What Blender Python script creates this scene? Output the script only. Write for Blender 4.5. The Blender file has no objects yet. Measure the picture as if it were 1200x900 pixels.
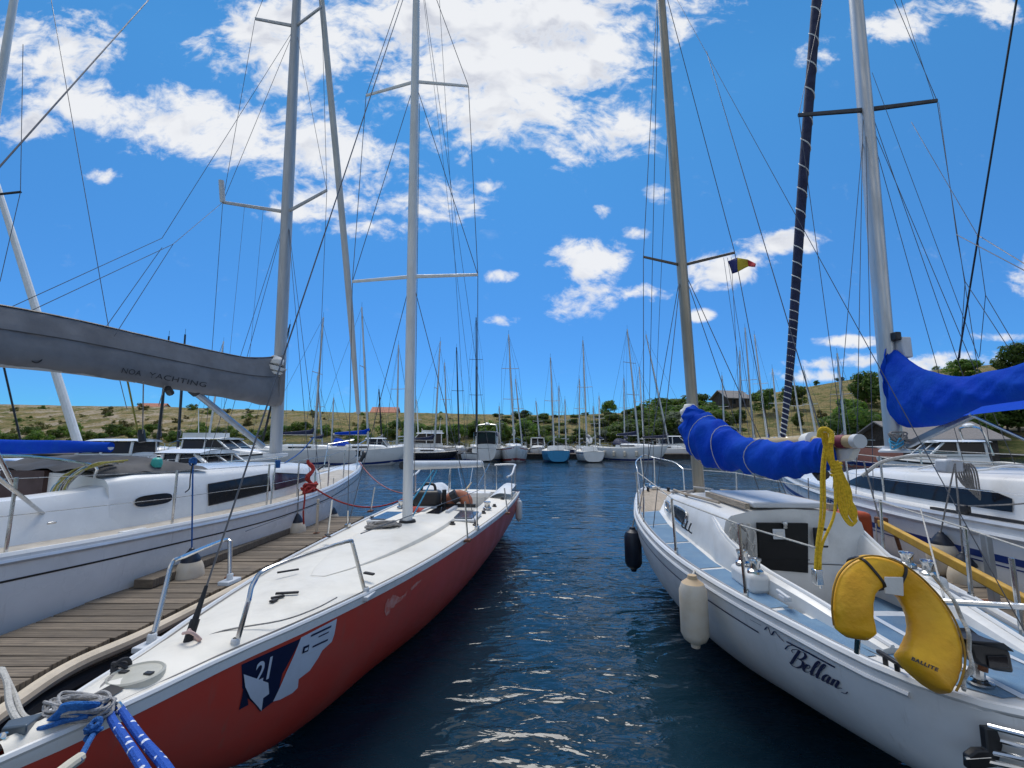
import bpy, math, random
import numpy as np
from mathutils import Vector, Matrix

SC = bpy.context.scene
C = SC.collection
R = math.radians
rnd = random.Random(7)

# ------------------------------------------------------------------ camera
F, EYE, PITCH = 500.0, 2.1, math.atan(65 / 500.0)
cam_d = bpy.data.cameras.new('camera')
cam = bpy.data.objects.new('camera', cam_d)
C.objects.link(cam)
cam.location = (0, 0, EYE)
cam.rotation_euler = (R(90) + PITCH, 0, 0)
cam_d.sensor_fit = 'HORIZONTAL'
cam_d.sensor_width = 36
cam_d.lens = 36 * F / 1200.0
cam_d.clip_start = 0.05
cam_d.clip_end = 5000
SC.camera = cam
SC.render.resolution_x, SC.render.resolution_y = 1024, 768

# ------------------------------------------------------------------ sun, sky, exposure
SUN_EL, SUN_AZ = 64.0, -8.0          # azimuth from +Y towards +X
sd = Vector((math.sin(R(SUN_AZ)) * math.cos(R(SUN_EL)), math.cos(R(SUN_AZ)) * math.cos(R(SUN_EL)), math.sin(R(SUN_EL))))
sun_d = bpy.data.lights.new('sun', 'SUN')
sun_d.energy = 2.3
sun_d.angle = R(32)      # the sun stands behind the big cloud: soft shadows
sun_d.color = (1.0, 0.955, 0.89)
sun = bpy.data.objects.new('sun', sun_d)
C.objects.link(sun)
sun.location = (0, 0, 60)
sun.rotation_euler = (-sd).to_track_quat('-Z', 'Y').to_euler()
SC.view_settings.view_transform = 'Standard'
SC.view_settings.look = 'None'
SC.view_settings.exposure = 0.30
SC.view_settings.gamma = 1

world = bpy.data.worlds.new('World')
SC.world = world
world.use_nodes = True
wt = world.node_tree
wt.nodes.clear()


class NT:
    """tiny node-tree writer"""
    def __init__(s, tree): s.t = tree
    def n(s, typ, ins=None, **kw):
        nd = s.t.nodes.new(typ)
        for k, v in kw.items(): setattr(nd, k, v)
        for k, v in (ins or {}).items():
            if isinstance(v, bpy.types.NodeSocket): s.t.links.new(v, nd.inputs[k])
            else: nd.inputs[k].default_value = v
        return nd
    def math(s, op, a, b=0.0, clamp=False):
        return s.n('ShaderNodeMath', {0: a, 1: b}, operation=op, use_clamp=clamp).outputs[0]
    def mix(s, f, a, b):
        nd = s.n('ShaderNodeMix', data_type='RGBA')
        for sock, v in ((nd.inputs[0], f), (nd.inputs[6], a), (nd.inputs[7], b)):
            if isinstance(v, bpy.types.NodeSocket): s.t.links.new(v, sock)
            else: sock.default_value = v
        return nd.outputs[2]
    def ramp(s, f, lo, hi, a=0.0, b=1.0, smooth=True):
        return s.n('ShaderNodeMapRange', {0: f, 1: lo, 2: hi, 3: a, 4: b}, interpolation_type='SMOOTHSTEP' if smooth else 'LINEAR').outputs[0]


def sky_uv(px, py):                     # direction of a photo point as (x/y, z/y) on the sky
    a, b = (px - 600) / F, (450 - py) / F
    k = math.cos(PITCH) - b * math.sin(PITCH)
    return a / k, (math.sin(PITCH) + b * math.cos(PITCH)) / k


def build_world():
    w = NT(wt)
    sky = w.n('ShaderNodeTexSky', sky_type='NISHITA', sun_disc=False, sun_elevation=R(SUN_EL), sun_rotation=R(SUN_AZ),
              altitude=1200, air_density=1.0, dust_density=0.0, ozone_density=1.6)
    hsv = w.n('ShaderNodeHueSaturation', {'Hue': 0.5, 'Saturation': 1.3, 'Value': 1.25, 'Color': sky.outputs[0]})
    tc = w.n('ShaderNodeTexCoord')
    sp = w.n('ShaderNodeSeparateXYZ', {0: tc.outputs['Generated']})
    dy = w.math('MAXIMUM', sp.outputs[1], 0.03)
    u = w.math('DIVIDE', sp.outputs[0], dy)
    v = w.math('DIVIDE', sp.outputs[2], dy)
    q = w.n('ShaderNodeCombineXYZ', {0: u, 1: v, 2: 0.0}).outputs[0]
    # cloud banks: px centre, radii, tilt, weight
    blobs = [(45, 62, 95, 52, 0, .95), (25, 150, 60, 26, 5, .75), (150, 135, 130, 40, -14, .95), (260, 150, 160, 48, -16, 1.0), (380, 175, 120, 58, -20, .9), (300, 85, 120, 50, -22, .7),
             (345, 40, 110, 62, 0, .98), (420, 230, 100, 28, 0, .8), (510, 235, 75, 36, 0, .8), (440, 268, 80, 16, 0, .7),
             (470, 20, 150, 70, 0, .95), (600, 45, 190, 125, 0, 1.15), (640, 120, 130, 75, -10, .85), (560, 130, 80, 60, 0, .9), (720, 155, 62, 46, 0, .8), (700, 40, 80, 80, 0, .85),
             (790, 40, 30, 60, 0, .62), (820, 5, 60, 22, 0, .7), (120, 207, 25, 13, 0, .78), (350, 248, 60, 14, 0, .68),
             (692, 305, 58, 30, 6, .98), (683, 350, 50, 26, 25, .86), (752, 343, 46, 12, 4, .84), (850, 316, 62, 24, 8, .98), (916, 283, 56, 17, 4, .98),
             (822, 370, 20, 9, 0, .8), (770, 226, 24, 18, 0, .76), (745, 275, 22, 10, 0, .66), (708, 245, 16, 12, 0, .62), (585, 323, 30, 9, 0, .64), (570, 218, 25, 13, 0, .7), (595, 376, 30, 9, 0, .6),
             (1055, 28, 75, 26, 18, .9), (1110, 5, 50, 20, 10, .7), (1172, 8, 36, 24, 0, .9), (960, 60, 40, 22, 20, .55), (1000, 400, 70, 8, 0, .7), (1000, 424, 90, 10, 3, .75), (1130, 424, 140, 15, 3, .9), (950, 440, 60, 10, 0, .65), (1170, 395, 60, 8, 0, .6), (1240, 330, 60, 40, 0, .7), (-60, 90, 80, 70, 0, .8), (620, -110, 260, 110, 0, 1.0), (200, -120, 160, 60, 0, .8)]
    acc = None
    for (px, py, rx, ry, tilt, wgt) in blobs:
        cu, cv = sky_uv(px, py)
        au, av = sky_uv(px + rx, py)
        bu, bv = sky_uv(px, py - ry)
        m = w.n('ShaderNodeMapping', {0: q, 1: (cu, cv, 0), 2: (0, 0, R(tilt)), 3: (abs(au - cu), abs(bv - cv), 1)}, vector_type='TEXTURE').outputs[0]
        ln = w.n('ShaderNodeVectorMath', {0: m}, operation='LENGTH').outputs['Value']
        d = w.n('ShaderNodeMapRange', {0: ln, 1: 0.15, 2: 1.5, 3: wgt, 4: 0.0}, interpolation_type='SMOOTHSTEP').outputs[0]
        acc = d if acc is None else w.math('SMOOTH_MAX', acc, d)
        if acc is not d: acc.node.inputs[2].default_value = 0.12
    warp = w.n('ShaderNodeTexNoise', {'Vector': q, 'Scale': 5.0, 'Detail': 3.0}).outputs['Color']
    wq = w.n('ShaderNodeVectorMath', {0: w.n('ShaderNodeVectorMath', {0: warp, 1: (0.5, 0.5, 0.5)}, operation='SUBTRACT').outputs[0], 'Scale': 0.11}, operation='SCALE').outputs[0]
    q2 = w.n('ShaderNodeVectorMath', {0: q, 1: wq}, operation='ADD').outputs[0]
    st = w.n('ShaderNodeMapping', {0: q2, 2: (0, 0, R(20)), 3: (0.85, 1.25, 1)}).outputs[0]
    n1 = w.n('ShaderNodeTexNoise', {'Vector': st, 'Scale': 6.5, 'Detail': 9.0, 'Roughness': 0.6}).outputs[0]
    n2 = w.n('ShaderNodeTexNoise', {'Vector': st, 'Scale': 26.0, 'Detail': 6.0, 'Roughness': 0.62}).outputs[0]
    nn = w.math('ADD', w.math('MULTIPLY', n1, 1.27), w.math('MULTIPLY', n2, 0.50))          # mean ~ .88
    dens = w.math('ADD', acc, w.math('MULTIPLY', w.math('SUBTRACT', nn, 0.885), 1.6))
    gate = w.ramp(acc, 0.02, 0.3)
    alpha = w.math('MULTIPLY', w.ramp(dens, 0.34, 0.98), gate)
    # body shading: thick parts seen from below are greyer
    up = w.n('ShaderNodeVectorMath', {0: st, 1: (0.0, 0.075, 0.0)}, operation='ADD').outputs[0]
    n3 = w.n('ShaderNodeTexNoise', {'Vector': up, 'Scale': 6.5, 'Detail': 4.0, 'Roughness': 0.5}).outputs[0]
    n4 = w.n('ShaderNodeTexNoise', {'Vector': st, 'Scale': 6.5, 'Detail': 4.0, 'Roughness': 0.5}).outputs[0]
    thick = w.math('MULTIPLY', w.ramp(dens, 0.6, 1.25), w.ramp(w.math('ADD', w.math('MULTIPLY', w.math('SUBTRACT', n3, n4), 2.6), w.math('MULTIPLY', n3, 0.9)), 0.28, 0.85))
    ccol = w.mix(thick, (7.2, 7.3, 7.5, 1), (5.0, 5.2, 5.8, 1))
    tint = w.mix(w.ramp(sp.outputs[2], 0.06, 0.62, 0, 1, False), (0.17, 0.45, 0.76, 1), (1.1, 1.22, 1.10, 1))
    skyc = w.n('ShaderNodeMix', data_type='RGBA', blend_type='MULTIPLY')
    skyc.inputs[0].default_value = 1.0
    wt.links.new(hsv.outputs[0], skyc.inputs[6]); wt.links.new(tint, skyc.inputs[7])
    col = w.mix(w.math('MULTIPLY', alpha, 0.96), skyc.outputs[2], ccol)
    # unseen banks of cloud, added behind the camera to lift the neutral fill light
    dirv = w.n('ShaderNodeMapping', {0: tc.outputs['Generated'], 3: (1.6, 1.6, 2.8)}).outputs[0]
    nb = w.n('ShaderNodeTexNoise', {'Vector': dirv, 'Scale': 1.7, 'Detail': 8.0, 'Roughness': 0.58}).outputs[0]
    ab = w.math('MULTIPLY', w.ramp(nb, 0.42, 0.58), w.ramp(sp.outputs[1], 0.02, -0.12))
    ab = w.math('MULTIPLY', ab, w.ramp(sp.outputs[2], 0.0, 0.12))
    col = w.mix(ab, col, (6.2, 6.2, 6.2, 1))
    bg = w.n('ShaderNodeBackground', {'Color': col, 'Strength': 0.1})
    out = w.n('ShaderNodeOutputWorld')
    wt.links.new(bg.outputs[0], out.inputs[0])


build_world()

# ------------------------------------------------------------------ pixel helpers (photo 1200x900 -> world)
def PY(px, py, y):                      # world point at depth y
    a, b = (px - 600) / F, (450 - py) / F
    t = y / (math.cos(PITCH) - b * math.sin(PITCH))
    return Vector((a * t, y, EYE + (math.sin(PITCH) + b * math.cos(PITCH)) * t))


def PZ(px, py, z):                      # world point at height z
    a, b = (px - 600) / F, (450 - py) / F
    t = (z - EYE) / (math.sin(PITCH) + b * math.cos(PITCH))
    return Vector((a * t, (math.cos(PITCH) - b * math.sin(PITCH)) * t, z))


# ------------------------------------------------------------------ materials
MATS = {}


def mat(name, col, rough=0.5, metal=0.0, var=0.08, scale=6.0, bump=0.0, bscale=40.0, col2=None, spec=0.5, coat=0.0, dirt=0.0, stretch=(1, 1, 1), detail=5.0, scum=0.0):
    if name in MATS: return MATS[name]
    m = bpy.data.materials.new(name)
    m.use_nodes = True
    t = NT(m.node_tree)
    b = m.node_tree.nodes['Principled BSDF']
    L = m.node_tree.links
    tc = t.n('ShaderNodeTexCoord').outputs['Object']
    mp = t.n('ShaderNodeMapping', {0: tc, 3: stretch}).outputs[0]
    n = t.n('ShaderNodeTexNoise', {'Vector': mp, 'Scale': scale, 'Detail': detail, 'Roughness': 0.6}).outputs[0]
    c2 = col2 or tuple(min(1, c * (1 - var * 2)) for c in col)
    f = t.ramp(n, 0.35, 0.7)
    cc = t.mix(f, (*col, 1), (*c2, 1))
    if dirt:
        n2 = t.n('ShaderNodeTexNoise', {'Vector': tc, 'Scale': scale * 0.35, 'Detail': 8.0, 'Roughness': 0.72}).outputs[0]
        cc = t.mix(t.math('MULTIPLY', t.ramp(n2, 0.5, 0.75), dirt), cc, (0.16, 0.14, 0.11, 1))
    if scum:                              # brown-green tide line above the water and rain streaks below the deck edge
        sz = t.n('ShaderNodeSeparateXYZ', {0: tc}).outputs[2]
        ns = t.n('ShaderNodeTexNoise', {'Vector': tc, 'Scale': 5.0, 'Detail': 6.0, 'Roughness': .7}).outputs[0]
        hz = t.math('SUBTRACT', sz, t.math('MULTIPLY', ns, scum * 1.6))
        cc = t.mix(t.math('MULTIPLY', t.ramp(hz, scum * .2, -scum * .7), .75), cc, (.10, .09, .055, 1))
        sv = t.n('ShaderNodeTexNoise', {'Vector': t.n('ShaderNodeMapping', {0: tc, 3: (7, 7, .5)}).outputs[0], 'Scale': 2.2, 'Detail': 5.0, 'Roughness': .65}).outputs[0]
        cc = t.mix(t.math('MULTIPLY', t.ramp(sv, .58, .78), .30), cc, (.20, .17, .13, 1))
    L.new(cc, b.inputs['Base Color'])
    rr = t.ramp(n, 0.3, 0.7, max(0.02, rough - 0.08), min(1, rough + 0.1))
    L.new(rr, b.inputs['Roughness'])
    b.inputs['Metallic'].default_value = metal
    b.inputs['Specular IOR Level'].default_value = spec
    b.inputs['Coat Weight'].default_value = coat
    if bump:
        nb = t.n('ShaderNodeTexNoise', {'Vector': mp, 'Scale': bscale, 'Detail': 4.0}).outputs[0]
        bp = t.n('ShaderNodeBump', {'Height': nb, 'Strength': bump, 'Distance': 0.02})
        L.new(bp.outputs[0], b.inputs['Normal'])
    MATS[name] = m
    return m


GEL = mat('white_gelcoat', (.80, .80, .785), .28, var=.05, scale=2.2, dirt=.16)
GEL2 = mat('aged_white_gelcoat', (.76, .755, .73), .38, var=.07, scale=3, dirt=.3, bump=.03)
HULLW = mat('white_hull_gelcoat', (.78, .785, .78), .26, var=.05, scale=1.6, dirt=.2, scum=.12)
HULLB = mat('old_white_hull_paint', (.74, .735, .72), .36, var=.07, scale=2, dirt=.3, scum=.14)
GREYGEL = mat('pale_grey_gelcoat', (.62, .64, .66), .4, var=.06, scale=4, dirt=.12)
CREAM = mat('cream_deck_paint', (.80, .755, .66), .55, var=.045, scale=3.5, dirt=.2, bump=.08, bscale=160)
TAN = mat('tan_nonskid', (.50, .45, .38), .7, var=.1, scale=8, bump=.15, bscale=220)
REDH = mat('weathered_red_paint', (.60, .062, .038), .42, var=.12, scale=2.4, col2=(.52, .085, .06), dirt=.14, bump=.02, scum=.10)
BLUED = mat('faded_blue_nonskid', (.115, .225, .36), .8, var=.1, scale=9, col2=(.17, .28, .40), bump=.3, bscale=260, dirt=.32)
CHROME = mat('stainless_steel', (.62, .62, .61), .2, 1.0, var=.05, scale=14)
ALU = mat('mast_aluminium', (.55, .55, .54), .42, .75, var=.06, scale=3, stretch=(4, 4, .5))
ALUW = mat('white_painted_mast', (.78, .78, .76), .38, 0, var=.06, scale=3, dirt=.2, stretch=(4, 4, .6))
GOLD = mat('bronze_anodised_mast', (.42, .36, .27), .42, .45, var=.12, scale=3, stretch=(5, 5, .5))
WIRE = mat('steel_wire', (.12, .12, .13), .4, .6, var=.1)
BLACK = mat('black_plastic', (.018, .018, .02), .45, var=.1)
NAVY = mat('navy_cloth', (.015, .022, .07), .75, var=.15, bump=.2)
BLUEC = mat('royal_blue_canvas', (.003, .05, .46), .75, var=.14, scale=2.2, spec=.06, col2=(.008, .072, .44), bump=.8, bscale=9)
GREYC = mat('grey_sail_canvas', (.19, .19, .2), .75, var=.12, scale=2.5, col2=(.15, .15, .16), bump=.3, bscale=7)
GREYD = mat('dark_grey_canvas', (.075, .075, .08), .8, var=.1, scale=3, bump=.25, bscale=9)
SAILW = mat('white_sailcloth', (.72, .71, .68), .75, var=.06, scale=6, bump=.3, bscale=14)
GLASS = mat('smoked_acrylic', (.014, .014, .018), .12, var=.1, scale=3, spec=.3)
GLASSP = mat('purple_tinted_acrylic', (.06, .035, .06), .14, var=.12, scale=3)
YEL = mat('yellow_vinyl', (.86, .46, .010), .5, var=.1, scale=5, col2=(.72, .34, .008), dirt=.22, bump=.5, bscale=16)
YELR = mat('yellow_rope', (.84, .54, .02), .8, var=.16, scale=60, bump=.6, bscale=140)
WROPE = mat('white_rope', (.62, .60, .55), .85, var=.15, scale=60, bump=.6, bscale=160)
GROPE = mat('grey_rope', (.33, .31, .29), .9, var=.2, scale=60, bump=.6, bscale=160)
BROPE = mat('blue_rope', (.02, .14, .45), .8, var=.2, scale=60, bump=.6, bscale=160)
RROPE = mat('red_rope', (.50, .05, .04), .85, var=.2, scale=60, bump=.5, bscale=160)
OROPE = mat('olive_rope', (.38, .34, .07), .85, var=.2, scale=60, bump=.5, bscale=160)
CYROPE = mat('light_blue_rope', (.06, .36, .58), .8, var=.2, scale=60, bump=.5)
FENDW = mat('white_fender_vinyl', (.66, .60, .50), .5, var=.1, scale=6, col2=(.60, .50, .36), dirt=.3)
FENDN = mat('navy_fender_vinyl', (.012, .018, .035), .4, var=.2, scale=8, dirt=.1)
ORANGE = mat('faded_orange_vinyl', (.62, .22, .12), .6, var=.12, scale=7, bump=.1)
ORANGR = mat('orange_red_plastic', (.50, .085, .02), .5, var=.12, scale=7, dirt=.2)
WOOD = mat('varnished_spruce', (.50, .37, .19), .5, var=.15, scale=5, stretch=(8, 1, 8))
TEAK = mat('weathered_teak', (.44, .36, .27), .8, var=.16, scale=10, stretch=(8, .6, 8), bump=.3, bscale=60)
BROWN = mat('dark_brown_panel', (.06, .025, .02), .5, var=.1)
STICKW = mat('pale_sticker_vinyl', (.62, .68, .78), .45, var=.06, scale=5)
STICKN = mat('navy_sticker_vinyl', (.008, .013, .055), .4, var=.1)
INK = mat('navy_lettering', (.015, .02, .07), .4, var=.05)
DARKINK = mat('dark_lettering', (.03, .03, .035), .6, var=.05)
STRIPEB = mat('blue_boot_stripe', (.012, .04, .20), .35, var=.06)
RUBBER = mat('black_rubber', (.02, .02, .022), .7, var=.1)
CREAMPIPE = mat('cream_pvc_fender', (.66, .56, .42), .5, var=.09, scale=5, dirt=.4)
RUST = mat('rusty_bracket', (.22, .09, .045), .8, var=.25, scale=30, bump=.3)


def plank_mat(name, c1, c2):
    m = bpy.data.materials.new(name); m.use_nodes = True
    t = NT(m.node_tree); b = m.node_tree.nodes['Principled BSDF']; L = m.node_tree.links
    g = t.n('ShaderNodeNewGeometry')
    tc = t.n('ShaderNodeTexCoord').outputs['Object']
    mp = t.n('ShaderNodeMapping', {0: tc, 3: (2.5, 45, 12)}).outputs[0]
    n = t.n('ShaderNodeTexNoise', {'Vector': mp, 'Scale': 1.6, 'Detail': 7.0, 'Roughness': .68}).outputs[0]
    n2 = t.n('ShaderNodeTexNoise', {'Vector': tc, 'Scale': 3.2, 'Detail': 6.0, 'Roughness': .7}).outputs[0]
    a = t.mix(t.ramp(n, .32, .68), (*c1, 1), (*c2, 1))
    hs = t.n('ShaderNodeHueSaturation', {'Value': t.ramp(g.outputs['Random Per Island'], 0, 1, .68, 1.25, False), 'Color': a})
    c = t.mix(t.math('MULTIPLY', t.ramp(n2, .5, .72), .55), hs.outputs[0], (.10, .085, .07, 1))
    wv = t.n('ShaderNodeTexWave', {'Vector': tc, 'Scale': 9.5, 'Distortion': .25, 'Detail': 1.0}, wave_type='BANDS', bands_direction='Y').outputs['Fac']
    c = t.mix(t.math('MULTIPLY', t.ramp(wv, .22, .04), .6), c, (.06, .05, .04, 1))
    L.new(c, b.inputs['Base Color'])
    b.inputs['Roughness'].default_value = .85
    bp = t.n('ShaderNodeBump', {'Height': n, 'Strength': .5, 'Distance': .01})
    L.new(bp.outputs[0], b.inputs['Normal'])
    MATS[name] = m
    return m


PLANK = plank_mat('weathered_planks', (.25, .20, .145), (.14, .11, .082))
PLANKD = plank_mat('old_grey_planks', (.16, .13, .10), (.10, .08, .065))


def rope_fleck(name, c1, c2):           # braided rope with tracer flecks
    m = bpy.data.materials.new(name); m.use_nodes = True
    t = NT(m.node_tree); b = m.node_tree.nodes['Principled BSDF']; L = m.node_tree.links
    tc = t.n('ShaderNodeTexCoord').outputs['Object']
    v = t.n('ShaderNodeTexVoronoi', {'Vector': tc, 'Scale': 22.0, 'Randomness': .15}).outputs['Distance']
    L.new(t.mix(t.ramp(v, .25, .29), (*c2, 1), (*c1, 1)), b.inputs['Base Color'])
    b.inputs['Roughness'].default_value = .8
    n = t.n('ShaderNodeTexNoise', {'Vector': tc, 'Scale': 150.0}).outputs[0]
    L.new(t.n('ShaderNodeBump', {'Height': n, 'Strength': .6, 'Distance': .01}).outputs[0], b.inputs['Normal'])
    MATS[name] = m
    return m


FLECK = rope_fleck('blue_white_braid', (.006, .075, .40), (.72, .76, .82))


# ------------------------------------------------------------------ mesh builder
def cat(pts, n=6):                      # Catmull-Rom through points
    pts = [Vector(p) for p in pts]
    if len(pts) < 3: return pts
    P = [pts[0] * 2 - pts[1]] + pts + [pts[-1] * 2 - pts[-2]]
    out = []
    for i in range(1, len(P) - 2):
        for j in range(n):
            t = j / n
            a, b, c, d = P[i - 1], P[i], P[i + 1], P[i + 2]
            out.append(.5 * ((2 * b) + (c - a) * t + (2 * a - 5 * b + 4 * c - d) * t * t + (3 * b - a - 3 * c + d) * t ** 3))
    out.append(pts[-1])
    return out


def sag(p, q, s, n=12):
    p, q = Vector(p), Vector(q)
    return [p.lerp(q, i / n) - Vector((0, 0, s * 4 * (i / n) * (1 - i / n))) for i in range(n + 1)]


class MB:
    def __init__(s): s.v, s.f, s.m = [], [], []
    def add(s, vs, fs, mi=0):
        o = len(s.v)
        s.v += [tuple(v) for v in vs]
        s.f += [[i + o for i in f] for f in fs]
        s.m += [mi] * len(fs)
        return s
    def grid(s, rows, closed=False, mi=0, flip=False):
        nr, nc = len(rows), len(rows[0])
        vs = [p for r in rows for p in r]
        fs = []
        for i in range(nr - 1):
            for j in range(nc if closed else nc - 1):
                k = (j + 1) % nc
                q = [i * nc + j, i * nc + k, (i + 1) * nc + k, (i + 1) * nc + j]
                fs.append(q[::-1] if flip else q)
        return s.add(vs, fs, mi)
    def tube(s, pts, r=.01, n=8, cap=True, closed=False, sx=1.0, up=None, mi=0):
        pts = [Vector(p) for p in pts]
        if not hasattr(r, '__len__'): r = [r] * len(pts)
        if len(r) != len(pts): r = list(np.interp(np.linspace(0, 1, len(pts)), np.linspace(0, 1, len(r)), r))
        rows = []
        N = None
        L = len(pts)
        for i, p in enumerate(pts):
            if closed: t = pts[(i + 1) % L] - pts[i - 1]
            else: t = pts[min(i + 1, L - 1)] - pts[max(i - 1, 0)]
            if t.length < 1e-9: t = Vector((0, 0, 1))
            t.normalize()
            if up is not None: N = Vector(up)
            elif N is None: N = Vector((0, 0, 1)) if abs(t.z) < .9 else Vector((1, 0, 0))
            N = N - t * N.dot(t)
            if N.length < 1e-6: N = t.orthogonal()
            N.normalize()
            B = t.cross(N)
            rows.append([p + (B * math.cos(2 * math.pi * k / n) * sx + N * math.sin(2 * math.pi * k / n)) * r[i] for k in range(n)])
        if closed: rows.append(rows[0])
        s.grid(rows, True, mi)
        if cap and not closed:
            o = len(s.v)
            s.add(rows[0], [list(range(n))[::-1]], mi)
            s.add(rows[-1], [list(range(n))], mi)
        return s
    def box(s, c, size, M=None, mi=0):
        c = Vector(c); hx, hy, hz = [k / 2 for k in size]
        vs = [Vector((x, y, z)) for x in (-hx, hx) for y in (-hy, hy) for z in (-hz, hz)]
        if M is not None: vs = [M @ v for v in vs]
        return s.add([c + v for v in vs], [(0, 1, 3, 2), (4, 6, 7, 5), (0, 4, 5, 1), (2, 3, 7, 6), (0, 2, 6, 4), (1, 5, 7, 3)], mi)
    def beam(s, p, q, w, h, up=(0, 0, 1), mi=0):   # rectangular bar between points
        p, q = Vector(p), Vector(q)
        t = (q - p).normalized(); u = Vector(up); u = (u - t * u.dot(t))
        if u.length < 1e-5: u = t.orthogonal()
        u.normalize(); b = t.cross(u)
        vs = [e + b * (w / 2 * sx) + u * (h / 2 * sz) for e in (p, q) for sx, sz in ((-1, -1), (1, -1), (1, 1), (-1, 1))]
        return s.add(vs, [(3, 2, 1, 0), (4, 5, 6, 7), (0, 1, 5, 4), (1, 2, 6, 5), (2, 3, 7, 6), (3, 0, 4, 7)], mi)
    def lathe(s, prof, o, axis=(0, 0, 1), n=16, mi=0):
        o = Vector(o); a = Vector(axis).normalized(); u = a.orthogonal().normalized(); w = a.cross(u)
        rows = [[o + a * z + (u * math.cos(2 * math.pi * k / n) + w * math.sin(2 * math.pi * k / n)) * max(r, 1e-4) for k in range(n)] for r, z in prof]
        return s.grid(rows, True, mi)
    def poly(s, pts, mi=0): return s.add(pts, [list(range(len(pts)))], mi)
    def prism(s, pts, d, mi=0):         # polygon extruded by vector d
        pts = [Vector(p) for p in pts]; d = Vector(d); n = len(pts)
        vs = pts + [p + d for p in pts]
        return s.add(vs, [list(range(n))[::-1], list(range(n, 2 * n))] + [[i, (i + 1) % n, n + (i + 1) % n, n + i] for i in range(n)], mi)
    def build(s, name, m, parent=None, smooth=True, bevel=0, ang=35, label=None, loc=None):
        me = bpy.data.meshes.new(name)
        me.from_pydata(s.v, [], s.f)
        ms = m if isinstance(m, (list, tuple)) else [m]
        for k in ms: me.materials.append(k)
        if len(ms) > 1: me.polygons.foreach_set('material_index', s.m)
        import bmesh
        bm = bmesh.new(); bm.from_mesh(me)
        bmesh.ops.remove_doubles(bm, verts=bm.verts, dist=2e-5)
        bmesh.ops.recalc_face_normals(bm, faces=bm.faces)
        bm.to_mesh(me); bm.free()
        if smooth:
            me.shade_smooth()
            me.set_sharp_from_angle(angle=R(ang))
        o = bpy.data.objects.new(name, me)
        C.objects.link(o)
        if parent is not None: o.parent = parent
        if loc is not None: o.location = loc
        if bevel:
            bv = o.modifiers.new('bevel', 'BEVEL'); bv.width = bevel; bv.segments = 2; bv.limit_method = 'ANGLE'; bv.angle_limit = R(40)
        if label: o['label'] = label
        return o


def tag(o, label, category, group=None):
    o['label'] = label; o['category'] = category
    if group: o['group'] = group
    return o


def struct(o, kind='structure'):
    o['kind'] = kind
    return o


def empty(name, loc, rz=0.0, label=None, category=None, group=None):
    o = bpy.data.objects.new(name, None); C.objects.link(o)
    o.empty_display_size = .3
    o.location = loc; o.rotation_euler = (0, 0, rz)
    if label: tag(o, label, category, group)
    return o


def copy_tree(o, parent=None):
    c = o.copy(); C.objects.link(c); c.parent = parent
    for ch in list(o.children): copy_tree(ch, c)
    return c


def text_mesh(txt, size, shear=0.0, extrude=0.0, offset=0.0, spacing=1.0):
    cu = bpy.data.curves.new('lettering', 'FONT')
    cu.body = txt; cu.size = size; cu.shear = shear; cu.extrude = extrude; cu.offset = offset; cu.space_character = spacing
    cu.align_x = 'CENTER'; cu.resolution_u = 4
    o = bpy.data.objects.new('lettering', cu); C.objects.link(o)
    bpy.context.view_layer.update()
    me = bpy.data.meshes.new_from_object(o.evaluated_get(bpy.context.evaluated_depsgraph_get()))
    vs = [v.co.copy() for v in me.vertices]; fs = [list(p.vertices) for p in me.polygons]
    bpy.data.objects.remove(o); bpy.data.curves.remove(cu); bpy.data.meshes.remove(me)
    return vs, fs


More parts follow.
